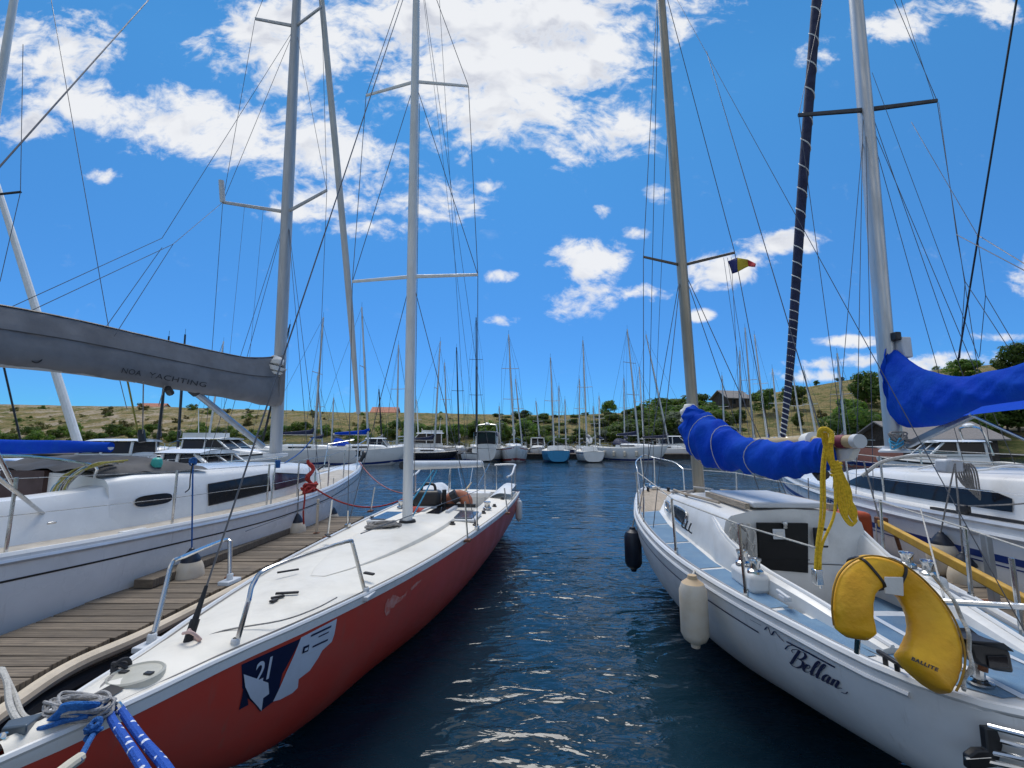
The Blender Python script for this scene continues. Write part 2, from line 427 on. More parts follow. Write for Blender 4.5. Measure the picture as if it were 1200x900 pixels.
# ------------------------------------------------------------------ boat frame
class Boat:
    """local frame: x to starboard, y forward, z up, origin amidships on the water"""
    def __init__(s, name, label, category, bow, fwd, L, st, group=None):
        fwd = Vector((fwd[0], fwd[1], 0)).normalized()
        s.L = L
        mid = Vector((bow[0], bow[1], 0)) - fwd * L / 2
        rz = math.atan2(-fwd.x, fwd.y)
        s.root = empty(name, mid, rz, label, category, group)
        s.M = Matrix.Translation(mid) @ Matrix.Rotation(rz, 4, 'Z')
        s.I = s.M.inverted()
        s.st = np.array(st, float)      # u, half beam, sheer z, bottom z, p
    def w(s, p): return s.I @ Vector(p)              # world -> local
    def px(s, px, py, y): return s.I @ PY(px, py, y)
    def pz(s, px, py, z): return s.I @ PZ(px, py, z)
    def par(s, u):
        U = s.st[:, 0]
        u = min(max(u, U[0]), U[-1])
        i = int(np.searchsorted(U, u)); i = min(max(i, 1), len(U) - 1)
        t = (u - U[i - 1]) / (U[i] - U[i - 1])
        def tang(k):
            if k == 0: return (s.st[1] - s.st[0]) / (U[1] - U[0])
            if k == len(U) - 1: return (s.st[-1] - s.st[-2]) / (U[-1] - U[-2])
            return (s.st[k + 1] - s.st[k - 1]) / (U[k + 1] - U[k - 1])
        h = U[i] - U[i - 1]
        a, b, ta, tb = s.st[i - 1], s.st[i], tang(i - 1) * h, tang(i) * h
        return (2 * t ** 3 - 3 * t * t + 1) * a + (t ** 3 - 2 * t * t + t) * ta + (-2 * t ** 3 + 3 * t * t) * b + (t ** 3 - t * t) * tb
    def y(s, u): return s.L / 2 - u
    def S(s, u, d, side=1, off=0.0):    # hull surface, d below the sheer
        _, b, sh, k, p = s.par(u)
        f = min(max(d / (sh - k), 0), 1)
        c = math.sqrt(max(0, 1 - f * f)) ** p
        return Vector((side * (max(b, .004) * c + off), s.y(u), sh - d))
    def D(s, u, v, up=0.0, camber=.04): # deck point at u, v metres to starboard
        _, b, sh, k, p = s.par(u)
        b = max(b, .01)
        return Vector((v, s.y(u), sh - .01 + camber * (1 - min(1, (v / b) ** 2)) + up))
    def hull(s, m, n=16, nu=44, name='hull', mi_fn=None):
        mb = MB()
        us = sorted(set(list(np.linspace(0, s.L, nu)) + [.05, .15, .3]))
        rows = []
        for u in us:
            _, b, sh, k, p = s.par(u)
            half = []
            for j in range(n + 1):
                ph = math.pi / 2 * j / n
                half.append(Vector((max(b, .004) * max(0, math.cos(ph)) ** p, s.y(u), sh - (sh - k) * math.sin(ph))))
            rows.append([Vector((-q.x, q.y, q.z)) for q in half[:-1]] + half[::-1])
        mb.grid(rows)
        mb.poly(rows[-1]); mb.poly(rows[0])
        return mb.build(name, m, s.root)
    def strip(s, u0, u1, d0, d1, m, name, side=1, off=.004, n=40, parent=None, taper=False):
        mb = MB(); rows = []
        for i in range(n + 1):
            u = u0 + (u1 - u0) * i / n
            e = d1
            rows.append([s.S(u, d0 + (e - d0) * j / 3, side, off) for j in range(4)])
        mb.grid(rows)
        return mb.build(name, m, parent or s.root)
    def deck(s, m, hole=None, camber=.04, name='deck', inset=.0):
        mb = MB()
        us = list(np.linspace(.02, s.L, 40))
        if hole: us = sorted(us + [hole[0], hole[1]])
        for i in range(len(us) - 1):
            u0, u1 = us[i], us[i + 1]
            rows = []
            for u in (u0, u1):
                b = max(s.par(u)[1] - inset, .008)
                w = min(hole[2], b * .95) if hole else b * .5
                vs = list(np.linspace(-b, -w, 5)) + list(np.linspace(-w, w, 7))[1:-1] + list(np.linspace(w, b, 5))
                rows.append([s.D(u, v, 0, camber) for v in vs])
            if hole and u0 >= hole[0] - 1e-6 and u1 <= hole[1] + 1e-6:
                mb.grid([r[:5] for r in rows]); mb.grid([r[-5:] for r in rows])
            else: mb.grid(rows)
        return mb.build(name, m, s.root)
    def patch(s, us, v0, v1, m, name, up=.004, camber=.04, parent=None, nv=4):   # a sheet lying on the deck; v0, v1 functions of u
        mb = MB()
        mb.grid([[s.D(u, v0(u) + (v1(u) - v0(u)) * j / nv, up, camber) for j in range(nv + 1)] for u in us])
        return mb.build(name, m, parent or s.root)
    def tub(s, hole, depth, m, name='cockpit'):
        u0, u1, w = hole
        mb = MB()
        us = np.linspace(u0, u1, 9)
        zf = min(s.D(u0, 0).z, s.D(u1, 0).z) - depth
        for sd in (-1, 1):
            mb.grid([[s.D(u, sd * min(w, s.par(u)[1] * .95)), Vector((sd * (min(w, s.par(u)[1] * .95) - .03), s.y(u), zf))] for u in us])
        for u in (u0, u1):
            ww = min(w, s.par(u)[1] * .95)
            vs = np.linspace(-ww, ww, 7)
            mb.grid([[s.D(u, v), Vector((v * (ww - .03) / ww, s.y(u), zf))] for v in vs])
        mb.grid([[Vector((sd * (min(w, s.par(u)[1] * .95) - .03), s.y(u), zf)) for sd in (-1, 1)] for u in us])
        return mb.build(name, m, s.root)
    def rail(s, u0, u1, m, name='toe_rail', r=.018, up=.01, off=0.0, sides=(-1, 1), n=40, sx=1.0, close=False, parent=None):
        out = []
        for sd in sides:
            mb = MB()
            pts = []
            for i in range(n + 1):
                u = u0 + (u1 - u0) * i / n
                p = s.S(u, 0, sd, off); pts.append(p + Vector((0, 0, up)))
            mb.tube(pts, r, 6, sx=sx)
            out.append(mb.build(name, m, parent or s.root))
        return out
    def trunk(s, sec, m, name='cabin', slope=.1, camber=.05, cap=True):   # sec: (u, half width, height)
        mb = MB(); rows = []
        for (u, c, h) in sec:
            base = s.D(u, c).z - .02
            top = s.D(u, 0).z + h
            hs = [(c, base), (c - slope * .35, base + (top - base) * .5), (c - slope * .75, base + (top - base) * .86), (c - slope * 1.3, base + (top - base) * .97), (c * .55, top + camber * .6), (0, top + camber)]
            right = [Vector((max(x, 0), s.y(u), z)) for x, z in hs]
            rows.append([Vector((-q.x, q.y, q.z)) for q in right[:-1]] + right[::-1])
        mb.grid(rows)
        if cap: mb.poly(rows[-1]); mb.poly(rows[0])
        return mb.build(name, m, s.root, ang=50)
    def wire(s, p, q, name='shroud', r=.005, m=None, parent=None, world=False, n=5):
        if world: p, q = s.w(p), s.w(q)
        return MB().tube([p, q], r, n).build(name, m or WIRE, parent or s.root)
    def text(s, txt, u, d, size, m, name, side, shear=0., slope=0., offset=.0, off=.006, spacing=1.0, rev=False, parent=None, sy=1.0):
        vs, fs = text_mesh(txt, size, shear, 0, offset, spacing)
        # reading direction: on starboard side the bow is to the right, on port to the left
        sg = -1 if side > 0 else 1
        out = [s.S(u + sg * v.x, d - v.y * sy + slope * v.x, side, off) for v in vs]
        return MB().add(out, fs).build(name, m, parent or s.root, smooth=False)


def spar(boat, base, top, r0, r1, m, name='mast', n=14, sx=.75):
    pts = [Vector(base).lerp(Vector(top), i / 14) for i in range(15)]
    rr = [r0 + (r1 - r0) * max(0, (i / 14 - .5) * 2) for i in range(15)]
    return MB().tube(pts, rr, n, sx=sx, up=(0, 1, 0)).build(name, m, boat.root)


def tangle(c, size, n, r, seed, step=5, sides=6):
    """one long line heaped in a random tangle inside an ellipsoid"""
    r_ = random.Random(seed); pts = []; a = 0
    for i in range(n):
        a += r_.uniform(.7, 1.9)
        k = r_.uniform(.45, 1)
        pts.append(Vector(c) + Vector((math.cos(a) * size[0] * k, math.sin(a) * size[1] * k, r_.uniform(-1, 1) * size[2])))
    mb = MB(); mb.tube(cat(pts, step), r, sides)
    return mb


# ================================================================== SETTING
def lerp_tab(x, xs, ys): return float(np.interp(x, xs, ys))


YC = 96.0
_cr = [(-500, 470), (0, 474), (200, 477), (400, 483), (560, 485), (650, 487), (740, 483), (800, 478), (840, 474), (880, 469), (930, 460), (970, 450), (1010, 443), (1060, 439), (1130, 430), (1200, 425), (1500, 410)]
CX = [PY(px, 475, YC).x for px, _ in _cr]
CZ = [PY(px, py, YC).z for px, py in _cr]


def ground(x, y):
    zc = lerp_tab(x, CX, CZ)
    sh = 52 + 3 * math.sin(x * .05) + (-6 if x > 30 else 0) * min(1, max(0, (x - 30) / 10))
    if y > sh:
        t = (y - sh) / (YC - sh)
        if t < 1:
            s = t * (1.25 - .25 * t * t) if x < 15 else t ** .95
            h = .5 + (zc - .5) * min(1, s)
        else: h = zc + (y - YC) * .004
        h += .35 * math.sin(x * .21 + y * .13) * min(1, t * 2) * (1 if t < .9 else .3) * max(0, 1 - abs(t - .5)) + .2 * math.sin(x * .7 + 1.3 * y) * min(1, t * 3) * (1 if t < .9 else .2)
        return h
    if y < -9: return min(1.1, -2 + (-9 - y) * 1.5)
    return max(-2.5, -2.5 + max(0, 1 - (sh - y) / 4) * 3)


def build_ground():
    xs = np.concatenate([np.linspace(-3000, -260, 14), np.linspace(-240, 240, 150), np.linspace(260, 3000, 14)])
    ys = np.concatenate([np.linspace(-1500, -30, 8), [-16, -12, -10.5, -9, -4, 10, 30, 40, 43], np.linspace(45, 110, 62), np.linspace(120, 400, 14), np.linspace(500, 3000, 8)])
    mb = MB()
    mb.grid([[Vector((x, y, ground(x, y))) for x in xs] for y in ys])
    m = bpy.data.materials.new('dry_grass_hillside'); m.use_nodes = True
    t = NT(m.node_tree); b = m.node_tree.nodes['Principled BSDF']; L = m.node_tree.links
    tc = t.n('ShaderNodeTexCoord').outputs['Object']
    st = t.n('ShaderNodeMapping', {0: tc, 3: (1, 1, 2.4)}).outputs[0]
    n1 = t.n('ShaderNodeTexNoise', {'Vector': st, 'Scale': .19, 'Detail': 9.0, 'Roughness': .72}).outputs[0]
    n2 = t.n('ShaderNodeTexNoise', {'Vector': st, 'Scale': .42, 'Detail': 10.0, 'Roughness': .8}).outputs[0]
    n3 = t.n('ShaderNodeTexNoise', {'Vector': st, 'Scale': 3.2, 'Detail': 5.0, 'Roughness': .7}).outputs[0]
    sx = t.n('ShaderNodeSeparateXYZ', {0: tc})
    left = t.ramp(sx.outputs[0], -28, -62)
    dry = t.mix(t.ramp(n3, .3, .7), (.46, .335, .165, 1), (.21, .185, .07, 1))
    grn = t.mix(t.ramp(n3, .3, .7), (.095, .125, .032, 1), (.17, .18, .06, 1))
    c = t.mix(t.ramp(n2, .45, .58), dry, grn)
    sand = t.mix(t.ramp(n3, .35, .65), (.66, .55, .42, 1), (.48, .37, .26, 1))
    f = t.math('MULTIPLY', t.ramp(n1, .485, .545), t.math('ADD', t.math('MULTIPLY', left, .85), .12))
    f = t.math('MULTIPLY', f, t.ramp(n2, .42, .56))
    c = t.mix(f, c, sand)
    low = t.math('MULTIPLY', t.ramp(sx.outputs[2], 3.2, 1.0), t.ramp(n2, .3, .55))
    c = t.mix(t.math('MULTIPLY', low, .7), c, (.075, .105, .03, 1))
    L.new(c, b.inputs['Base Color']); b.inputs['Roughness'].default_value = .95
    b.inputs['Specular IOR Level'].default_value = .1
    L.new(t.n('ShaderNodeBump', {'Height': n3, 'Strength': 1.0, 'Distance': .6}).outputs[0], b.inputs['Normal'])
    struct(mb.build('ground', m, smooth=True, ang=180))


build_ground()


def build_water():
    mb = MB()
    mb.grid([[Vector((x, y, 0)) for x in (-260, -60, -20, 0, 20, 60, 260)] for y in (-13, 0, 8, 20, 40, 62)])
    m = bpy.data.materials.new('harbour_water'); m.use_nodes = True
    t = NT(m.node_tree); b = m.node_tree.nodes['Principled BSDF']; L = m.node_tree.links
    b.inputs['Base Color'].default_value = (.005, .022, .036, 1)
    b.inputs['Roughness'].default_value = .06
    b.inputs['IOR'].default_value = 1.40
    tc = t.n('ShaderNodeTexCoord').outputs['Object']
    a = t.n('ShaderNodeMapping', {0: tc, 2: (0, 0, R(8)), 3: (1.0, 2.1, 1)}).outputs[0]
    w = t.n('ShaderNodeTexNoise', {'Vector': a, 'Scale': 1.15, 'Detail': 2.5, 'Roughness': .5, 'Distortion': .8}).outputs[0]
    a2 = t.n('ShaderNodeMapping', {0: tc, 2: (0, 0, R(-22)), 3: (1.1, 2.0, 1)}).outputs[0]
    w2 = t.n('ShaderNodeTexNoise', {'Vector': a2, 'Scale': 3.4, 'Detail': 3.0, 'Roughness': .5, 'Distortion': .5}).outputs[0]
    w3 = t.n('ShaderNodeTexNoise', {'Vector': tc, 'Scale': .22, 'Detail': 3.0}).outputs[0]
    h = t.math('ADD', t.math('MULTIPLY', w, .072), t.math('MULTIPLY', w2, .026))
    gust = t.ramp(w3, .32, .66, .35, 1.25)
    h = t.math('MULTIPLY', h, gust)
    L.new(t.n('ShaderNodeBump', {'Height': h, 'Strength': 1.0, 'Distance': 1.0}).outputs[0], b.inputs['Normal'])
    struct(mb.build('water', m, smooth=False))


build_water()


# ---------------------------------------------------------------- vegetation
def leaf_mat(name, c1, c2, c3):
    m = bpy.data.materials.new(name); m.use_nodes = True
    t = NT(m.node_tree); b = m.node_tree.nodes['Principled BSDF']; L = m.node_tree.links
    g = t.n('ShaderNodeNewGeometry')
    oi = t.n('ShaderNodeObjectInfo').outputs['Random']
    tc = t.n('ShaderNodeTexCoord').outputs['Object']
    n = t.n('ShaderNodeTexNoise', {'Vector': tc, 'Scale': .8, 'Detail': 4.0}).outputs[0]
    c = t.mix(t.ramp(n, .35, .65), (*c1, 1), (*c2, 1))
    c = t.mix(t.math('MULTIPLY', t.ramp(g.outputs['Random Per Island'], .55, 1, 0, 1), .8), c, (*c3, 1))
    hs = t.n('ShaderNodeHueSaturation', {'Hue': t.ramp(oi, 0, 1, .485, .515, False), 'Value': t.ramp(oi, 0, 1, .75, 1.2, False), 'Color': c})
    L.new(hs.outputs[0], b.inputs['Base Color'])
    b.inputs['Roughness'].default_value = .6
    b.inputs['Specular IOR Level'].default_value = .25
    tr = t.n('ShaderNodeBsdfTranslucent', {'Color': t.n('ShaderNodeHueSaturation', {'Saturation': 1.1, 'Value': 1.5, 'Color': hs.outputs[0]}).outputs[0]})
    mx = t.n('ShaderNodeMixShader', {0: .5, 1: b.outputs[0], 2: tr.outputs[0]})
    L.new(mx.outputs[0], m.node_tree.nodes['Material Output'].inputs[0])
    MATS[name] = m
    return m


LEAF = leaf_mat('green_foliage', (.085, .14, .026), (.12, .18, .04), (.17, .22, .06))
LEAFD = leaf_mat('dark_foliage', (.06, .105, .022), (.09, .14, .032), (.14, .18, .045))
LEAFS = leaf_mat('silvery_foliage', (.12, .15, .10), (.17, .19, .13), (.23, .25, .18))
LEAFY = leaf_mat('olive_scrub_foliage', (.115, .12, .036), (.16, .15, .055), (.21, .185, .08))
BARK = mat('bark', (.12, .09, .06), .9, var=.2, scale=8)


def tree_meshes(seed, leaf, h=1.0, w=1.0, trunk=.22, nl=2600, lobes=13, lsz=.055, flat=.8):
    """unit tree (height 1): trunk with limbs, and a crown of leaf faces"""
    r = random.Random(seed)
    tb = MB()
    tb.tube([(0, 0, -.06), (.01, 0, trunk), (-.01, .02, trunk * 1.9), (0, 0, .7)], [.03, .022, .017, .006], 7)
    cs = []
    for i in range(lobes):
        a = r.uniform(0, 2 * math.pi); z = r.uniform(trunk + .1, .88)
        k = 1 - ((z - .5) / .55) ** 2
        d = w * .5 * r.uniform(.25, .78) * max(.3, k)
        c = Vector((math.cos(a) * d, math.sin(a) * d, z)); rad = r.uniform(.12, .21) * (.7 + .5 * w)
        cs.append((c, rad))
        tb.tube([(0, 0, max(trunk * .8, z * .55)), c * .55 + Vector((0, 0, z * .38)), c], [.012, .008, .003], 5)
    trunk_o = tb.build('trunk', BARK)
    mb = MB()
    for i in range(nl):
        c, rad = cs[i % lobes]
        while True:
            d = Vector((r.uniform(-1, 1), r.uniform(-1, 1), r.uniform(-1, 1)))
            if .05 < d.length < 1: break
        d = d.normalized() * (d.length ** .45)
        p = c + Vector((d.x, d.y, d.z * flat)) * rad * r.uniform(.85, 1.12)
        nrm = (d + Vector((r.uniform(-.7, .7), r.uniform(-.7, .7), r.uniform(-.3, .9)))).normalized()
        u = nrm.orthogonal().normalized(); u.rotate(Matrix.Rotation(r.uniform(0, 6.28), 3, nrm)); v = nrm.cross(u)
        s = lsz * r.uniform(.6, 1.25)
        mb.add([p - u * s * .9, p - v * s * .45, p + u * s * .9, p + v * s * .45], [(0, 1, 2, 3)])
    me = bpy.data.meshes.new('crown'); me.from_pydata(mb.v, [], mb.f); me.materials.append(leaf)
    crown = bpy.data.objects.new('crown', me); C.objects.link(crown)
    return trunk_o, crown


PROTO = {}
for key, args in dict(round=(1, LEAF, 1, .95), round2=(2, LEAF, 1, 1.15), dark=(3, LEAFD, 1, .9), dark2=(4, LEAFD, 1, 1.1), silver=(5, LEAFS, 1, 1.1, .1),
                      bush=(6, LEAFD, 1, 1.7, .02, 1000, 9, .09), scrub=(7, LEAFY, 1, 1.9, .02, 900, 9, .09), bushg=(8, LEAF, 1, 1.8, .02, 1000, 9, .085)).items():
    PROTO[key] = tree_meshes(*args)
USED = set()


def plant(kind, name, loc, h, rz, label, cat_, group, wide=1.0):
    e = empty(name, loc, rz, label, cat_, group)
    e.scale = (h * wide, h * wide, h)
    for o in PROTO[kind]:
        c = o if (kind, o.name) not in USED else o.copy()
        USED.add((kind, o.name))
        if c is not o: C.objects.link(c)
        c.parent = e
    return e


# trees that stand alone: px centre, base py, top py, depth, kind, width factor, label
TREES = [
    (847, 478, 466, 98, 'dark', 1.1, 'small dark tree on the skyline just left of the grey hillside shed'),
    (865, 496, 478, 80, 'dark2', 1.1, 'dark shrubby tree growing against the right end of the grey shed'),
    (897, 486, 454, 88, 'round', 1.05, 'broad bright green tree on the slope right of the grey shed'),
    (931, 480, 451, 88, 'round2', 1.0, 'green tree high on the dry slope behind the striped furled sail'),
    (958, 461, 445, 97, 'round', 1.1, 'small round tree on the crest of the dry hill between two bigger trees'),
    (935, 504, 482, 66, 'dark', .8, 'lone small tree low on the bare yellow grass slope'),
    (985, 457, 441, 98, 'dark2', 1.5, 'flat dark tree standing on the bare crest of the hill'),
    (1016, 478, 434, 84, 'dark', .9, 'tall dark tree left of the mast with the blue sail cover'),
    (998, 507, 464, 60, 'round', 1.0, 'leafy tree at the hill foot beside the grey roofed boathouse'),
    (1098, 440, 430, 98, 'bushg', 1.2, 'low bush on the skyline right of the mast with the blue cover'),
    (1130, 446, 421, 92, 'round2', 1.4, 'wide green tree on the crest behind the blue boom cover'),
    (1192, 440, 402, 88, 'dark', 1.0, 'large dark tree at the right edge of the photo on the hilltop'),
    (713, 478, 469, 120, 'round2', 1.0, 'tiny lone tree standing on the skyline above the thicket'),
    (796, 520, 482, 57, 'silver', 1.2, 'silvery grey willow at the water edge left of the blue mainsail cover'),
    (708, 517, 503, 60, 'silver', 1.3, 'low silvery willow behind the sailing boats at the far dock'),
]
for i, (px, b, tp, y, kind, wd, lab) in enumerate(TREES):
    if y < 97:
        for yy in np.arange(54, 97, .5):
            q = PY(px, b, yy)
            if q.z <= ground(q.x, yy): y = float(yy); break
    p = PY(px, b, y); g = ground(p.x, y)
    top = PY(px, tp, y).z
    plant(kind, 'tree', (p.x, y, g - .1), max(1.0, top - g), rnd.uniform(0, 6), lab, 'tree', None, wd)
# the thicket between the dry bank and the right hill
tops = [(588, 497), (600, 490), (615, 480), (635, 484), (650, 492), (668, 485), (690, 484), (705, 486), (718, 478), (735, 475), (750, 473), (768, 466), (788, 465), (812, 462), (832, 470), (850, 486)]
k = 0
for row, (yy, dy) in enumerate(((86, 0), (76, 6), (67, 13), (59, 20))):
    for i, (px, py) in enumerate(tops):
        if row >= 3 and px > 800: continue
        px2 = px + rnd.uniform(-7, 7) + row * 5; py2 = min(py + dy + rnd.uniform(-2, 4), 509)
        y = yy + rnd.uniform(-3, 3)
        p = PY(px2, py2, y); g = ground(p.x, y)
        h = p.z - g
        if h < .9: h = .9
        kind = rnd.choice(['dark', 'dark2', 'round', 'dark2', 'bush'])
        plant(kind, 'tree', (p.x, y, g - .15), h, rnd.uniform(0, 6), 'dark green tree in the dense thicket behind the far dock', 'tree', 'trees of the thicket behind the far dock', 1.7 if h > 2 else 2.3)
# scrub on the dry bank (left) and along its foot
for i in range(110):
    px = rnd.uniform(-20, 600); y = rnd.uniform(62, 92)
    x = PY(px, 500, y).x; h = rnd.choice([.5, .6, .7, .9, 1.3]) * rnd.uniform(.8, 1.2)
    plant(rnd.choice(['scrub', 'scrub', 'scrub', 'bushg']), 'bush', (x, y, ground(x, y) - .25), h, rnd.uniform(0, 6), 'low scrubby bush scattered on the dry grassy bank', 'bush', 'scrub bushes on the dry bank', 1.0)
for i in range(64):
    px = -30 + i * 10.4 + rnd.uniform(-5, 5); y = rnd.uniform(55.5, 62)
    x = PY(px, 500, y).x
    h = rnd.uniform(1.0, 1.9) + (1.3 if 440 < px < 620 else 0) * rnd.uniform(.2, 1)
    plant(rnd.choice(['bushg', 'bush', 'bushg']), 'bush', (x, y, ground(x, y) - .1), h, rnd.uniform(0, 6), 'green waterside bush at the foot of the dry bank', 'bush', 'green bushes along the foot of the bank', 1.1)
for i in range(22):
    px = rnd.uniform(845, 1240); y = rnd.uniform(56, 90)
    x = PY(px, 500, y).x
    plant(rnd.choice(['scrub', 'bush']), 'bush', (x, y, ground(x, y) - .1), rnd.uniform(.6, 1.5), rnd.uniform(0, 6), 'small bush on the yellow grass slope of the right hill', 'bush', 'bushes on the right hill', 1.0)
for i in range(14):
    px = 1005 + i * 17 + rnd.uniform(-6, 6); y = rnd.uniform(51, 56)
    x = PY(px, 500, y).x
    plant('dark2', 'tree', (x, y, ground(x, y) - .2), rnd.uniform(4, 6), rnd.uniform(0, 6), 'dark tree in the row behind the boathouse at the hill foot', 'tree', 'trees behind the boathouse', 1.1)
for kind, pr in PROTO.items():
    for o in pr:
        if o.parent is None: bpy.data.objects.remove(o)


# ---------------------------------------------------------------- buildings on the shore
ROOFG = mat('grey_shingle_roof', (.30, .27, .25), .85, var=.15, scale=3, stretch=(1, 6, 6))
ROOFR = mat('red_tile_roof', (.50, .20, .12), .8, var=.15, scale=4)
WALLB = mat('dark_timber_wall', (.075, .055, .04), .8, var=.2, scale=5)
WALLW = mat('pale_render_wall', (.55, .50, .42), .85, var=.08)


def house(name, label, loc, w, d, h, rh, wall, roof, rz=0, over=.5, openings=()):
    e = empty(name, loc, rz, label, 'building')
    mb = MB(); mb.box((0, 0, h / 2 - .6), (w, d, h + 1.2))
    for sx in (-1, 1): mb.poly([(sx * w / 2, -d / 2, h), (sx * w / 2, d / 2, h), (sx * w / 2, 0, h + rh)])
    mb.build('wall', wall, e, smooth=False)
    r = MB()
    for sy in (-1, 1):
        a = [(-w / 2 - over, sy * (d / 2 + over), h - over * rh / d * 2 + .03), (w / 2 + over, sy * (d / 2 + over), h - over * rh / d * 2 + .03), (w / 2 + over, 0, h + rh + .03), (-w / 2 - over, 0, h + rh + .03)]
        r.prism(a, (0, 0, .14))
    r.build('roof', roof, e, smooth=False)
    for (x, z, ww, hh) in openings:
        f = MB().box((x, -d / 2 - .02, z), (ww + .2, .06, hh + .2)).build('window', wall if wall is not WALLB else BLACK, e, smooth=False)
        MB().box((x, -d / 2 - .06, z), (ww, .03, hh)).build('pane', GLASS, f, smooth=False)
    return e


def on_ground(px, y):
    x = PY(px, 500, y).x
    return (x, y, ground(x, y))


house('shed', 'grey roofed dark timber shed on the hillside above the blue mainsail cover', on_ground(858, 90), 5.4, 4.5, 2.0, 1.5, WALLB, ROOFG, .25, .5, ((-1.2, 1.1, .8, .8), (1.2, 1.1, .8, .8)))
house('house', 'reddish roofed house on the skyline behind the grey hillside shed', (PY(866, 470, 112).x, 112, ground(PY(866, 470, 112).x, 112) - 1.2), 4.5, 4, 1.9, 1.0, WALLW, ROOFR, .1, .4, ((0, 1.1, .9, .8),))
house('house', 'low orange roofed house on the bank skyline behind the red boat mast', (PY(452, 480, 118).x, 118, ground(PY(452, 480, 118).x, 118) - 1.0), 6.5, 5, 2.2, 1.4, WALLW, ROOFR, .1, .4, ((-2, 1.4, .8, .8), (2, 1.4, .8, .8)))
house('house', 'low flat house on the bank skyline left of the orange roofed one', (PY(437, 480, 118).x - 2, 119, ground(PY(437, 480, 118).x, 118) - 1.4), 6, 4, 2.2, .5, WALLB, ROOFG, 0, .3, ((0, 1.6, .8, .6),))
house('house', 'red roofed house on the bank skyline seen below the grey sail cover', (PY(181, 478, 118).x, 118, ground(PY(181, 478, 118).x, 118) - 1.2), 5.5, 5, 2.0, 1.3, WALLW, ROOFR, .2, .4, ((0, 1.4, .9, .7),))
bx = on_ground(1115, 47)
house('boathouse', 'grey roofed dark boathouse at the foot of the right hill', (bx[0] - 3, 47, max(.4, bx[2] - .3)), 11, 5, 2.0, 1.5, WALLB, ROOFG, .12, .7, ((-3, 1.2, 1.4, 1.1), (1, 1.2, 1.4, 1.1)))
struct(MB().grid([[Vector((x, y, ground(x, y) + .12)) for y in (y0, y0 + 2.5)] for x, y0 in [(a, 55.5 + 2 * math.sin(a * .05)) for a in np.linspace(22, 80, 40)]]).build('path', mat('pale_dirt_path', (.45, .38, .27), .9, var=.12), smooth=True))


# ---------------------------------------------------------------- piers
def pier(name, label, outline_l, outline_r, z, mats_, posts=(), edge_r=None, edge_l=None, along='y', thick=.045, pw=.14, over=.0):
    """planked deck between two edge polylines (functions of y), planks laid across"""
    e = empty(name, (outline_l[0][0], outline_l[0][1], 0), 0, label, 'pier')
    o = Vector((outline_l[0][0], outline_l[0][1], 0))
    mb = MB()
    yl, xl = [p[1] for p in outline_l], [p[0] for p in outline_l]
    yr, xr = [p[1] for p in outline_r], [p[0] for p in outline_r]
    y0, y1 = max(min(yl), min(yr)), min(max(yl), max(yr))
    y = y0
    rr = random.Random(len(label))
    while y < y1:
        w = pw * rr.uniform(.92, 1.04)
        a = np.interp(y + w / 2, yl, xl) + rr.uniform(-.015, .01); b = np.interp(y + w / 2, yr, xr) + rr.uniform(-.012, .012)
        M = Matrix.Rotation(rr.uniform(-.008, .008), 3, 'Z') @ Matrix.Rotation(rr.uniform(-.006, .006), 3, 'Y')
        mb.box(Vector(((a + b) / 2, y + w / 2, z - thick / 2 + rr.uniform(-.003, .003))) - o, (b - a, w - rr.uniform(.008, .018), thick), M)
        y += w
    mb.build('deck_boards', mats_, e, smooth=False, bevel=.004)
    mb = MB()
    for xs_, ys_, sg in ((xl, yl, 1), (xr, yr, -1)):
        for i in range(len(xs_) - 1):
            mb.beam(Vector((xs_[i] + sg * .06, ys_[i], z - .14)) - o, Vector((xs_[i + 1] + sg * .06, ys_[i + 1], z - .14)) - o, .07, .18)
    mb.build('side_beam', PLANKD, e, smooth=False)
    for (px_, py_) in posts:
        MB().tube([Vector((px_, py_, -1.5)) - o, Vector((px_, py_, z - .06)) - o], .09, 10).build('pile', PLANKD, e)
    return e, o


pl, plo = pier('finger_pier', 'weathered plank finger pier with cream edge fender between the white yacht and the red boat',
               [(-3.95, 1.3), (-3.95, 5.0), (-3.78, 6.5), (-3.72, 8.6)], [(-2.62, 1.3), (-2.8, 2.1), (-3.0, 2.7), (-3.10, 3.15), (-3.0, 3.7), (-2.96, 5.0), (-2.92, 6.5), (-2.90, 8.6)], .6, PLANK,
               [(-3.5, 3.0), (-3.5, 5.6), (-3.4, 8.3)])
MB().tube([Vector(p) - plo for p in cat([(-2.54, 1.35, .555), (-2.72, 2.1, .555), (-2.92, 2.7, .555), (-3.01, 3.15, .555), (-2.92, 3.7, .555), (-2.88, 5, .555), (-2.84, 6.5, .555), (-2.82, 8.6, .555)], 8)], .048, 10).build('edge_fender', CREAMPIPE, pl)
MB().tube([Vector(p) - plo for p in cat([(-2.55, 1.35, .43), (-2.73, 2.1, .43), (-2.93, 2.7, .43), (-3.02, 3.15, .43), (-2.93, 3.7, .43), (-2.89, 5, .43), (-2.85, 6.5, .43), (-2.83, 8.6, .43)], 8)], .055, 8).build('lower_rubbing_strake', RUBBER, pl)
o = MB().beam((-3.74, 4.55, .648), (-3.66, 7.1, .648), .2, .085).build('loose_plank', PLANK, smooth=False, bevel=.008)
tag(o, 'loose tan wooden plank lying along the left finger pier by the white hull', 'plank')
pr_, pro = pier('finger_pier', 'weathered plank finger pier between the small white sloop and the blue striped yacht',
                [(4.18, 1.3), (4.18, 4), (4.22, 6.8)], [(4.92, 1.3), (4.95, 4), (4.95, 6.8)], .6, PLANK, [(4.5, 3), (4.5, 6.4)])
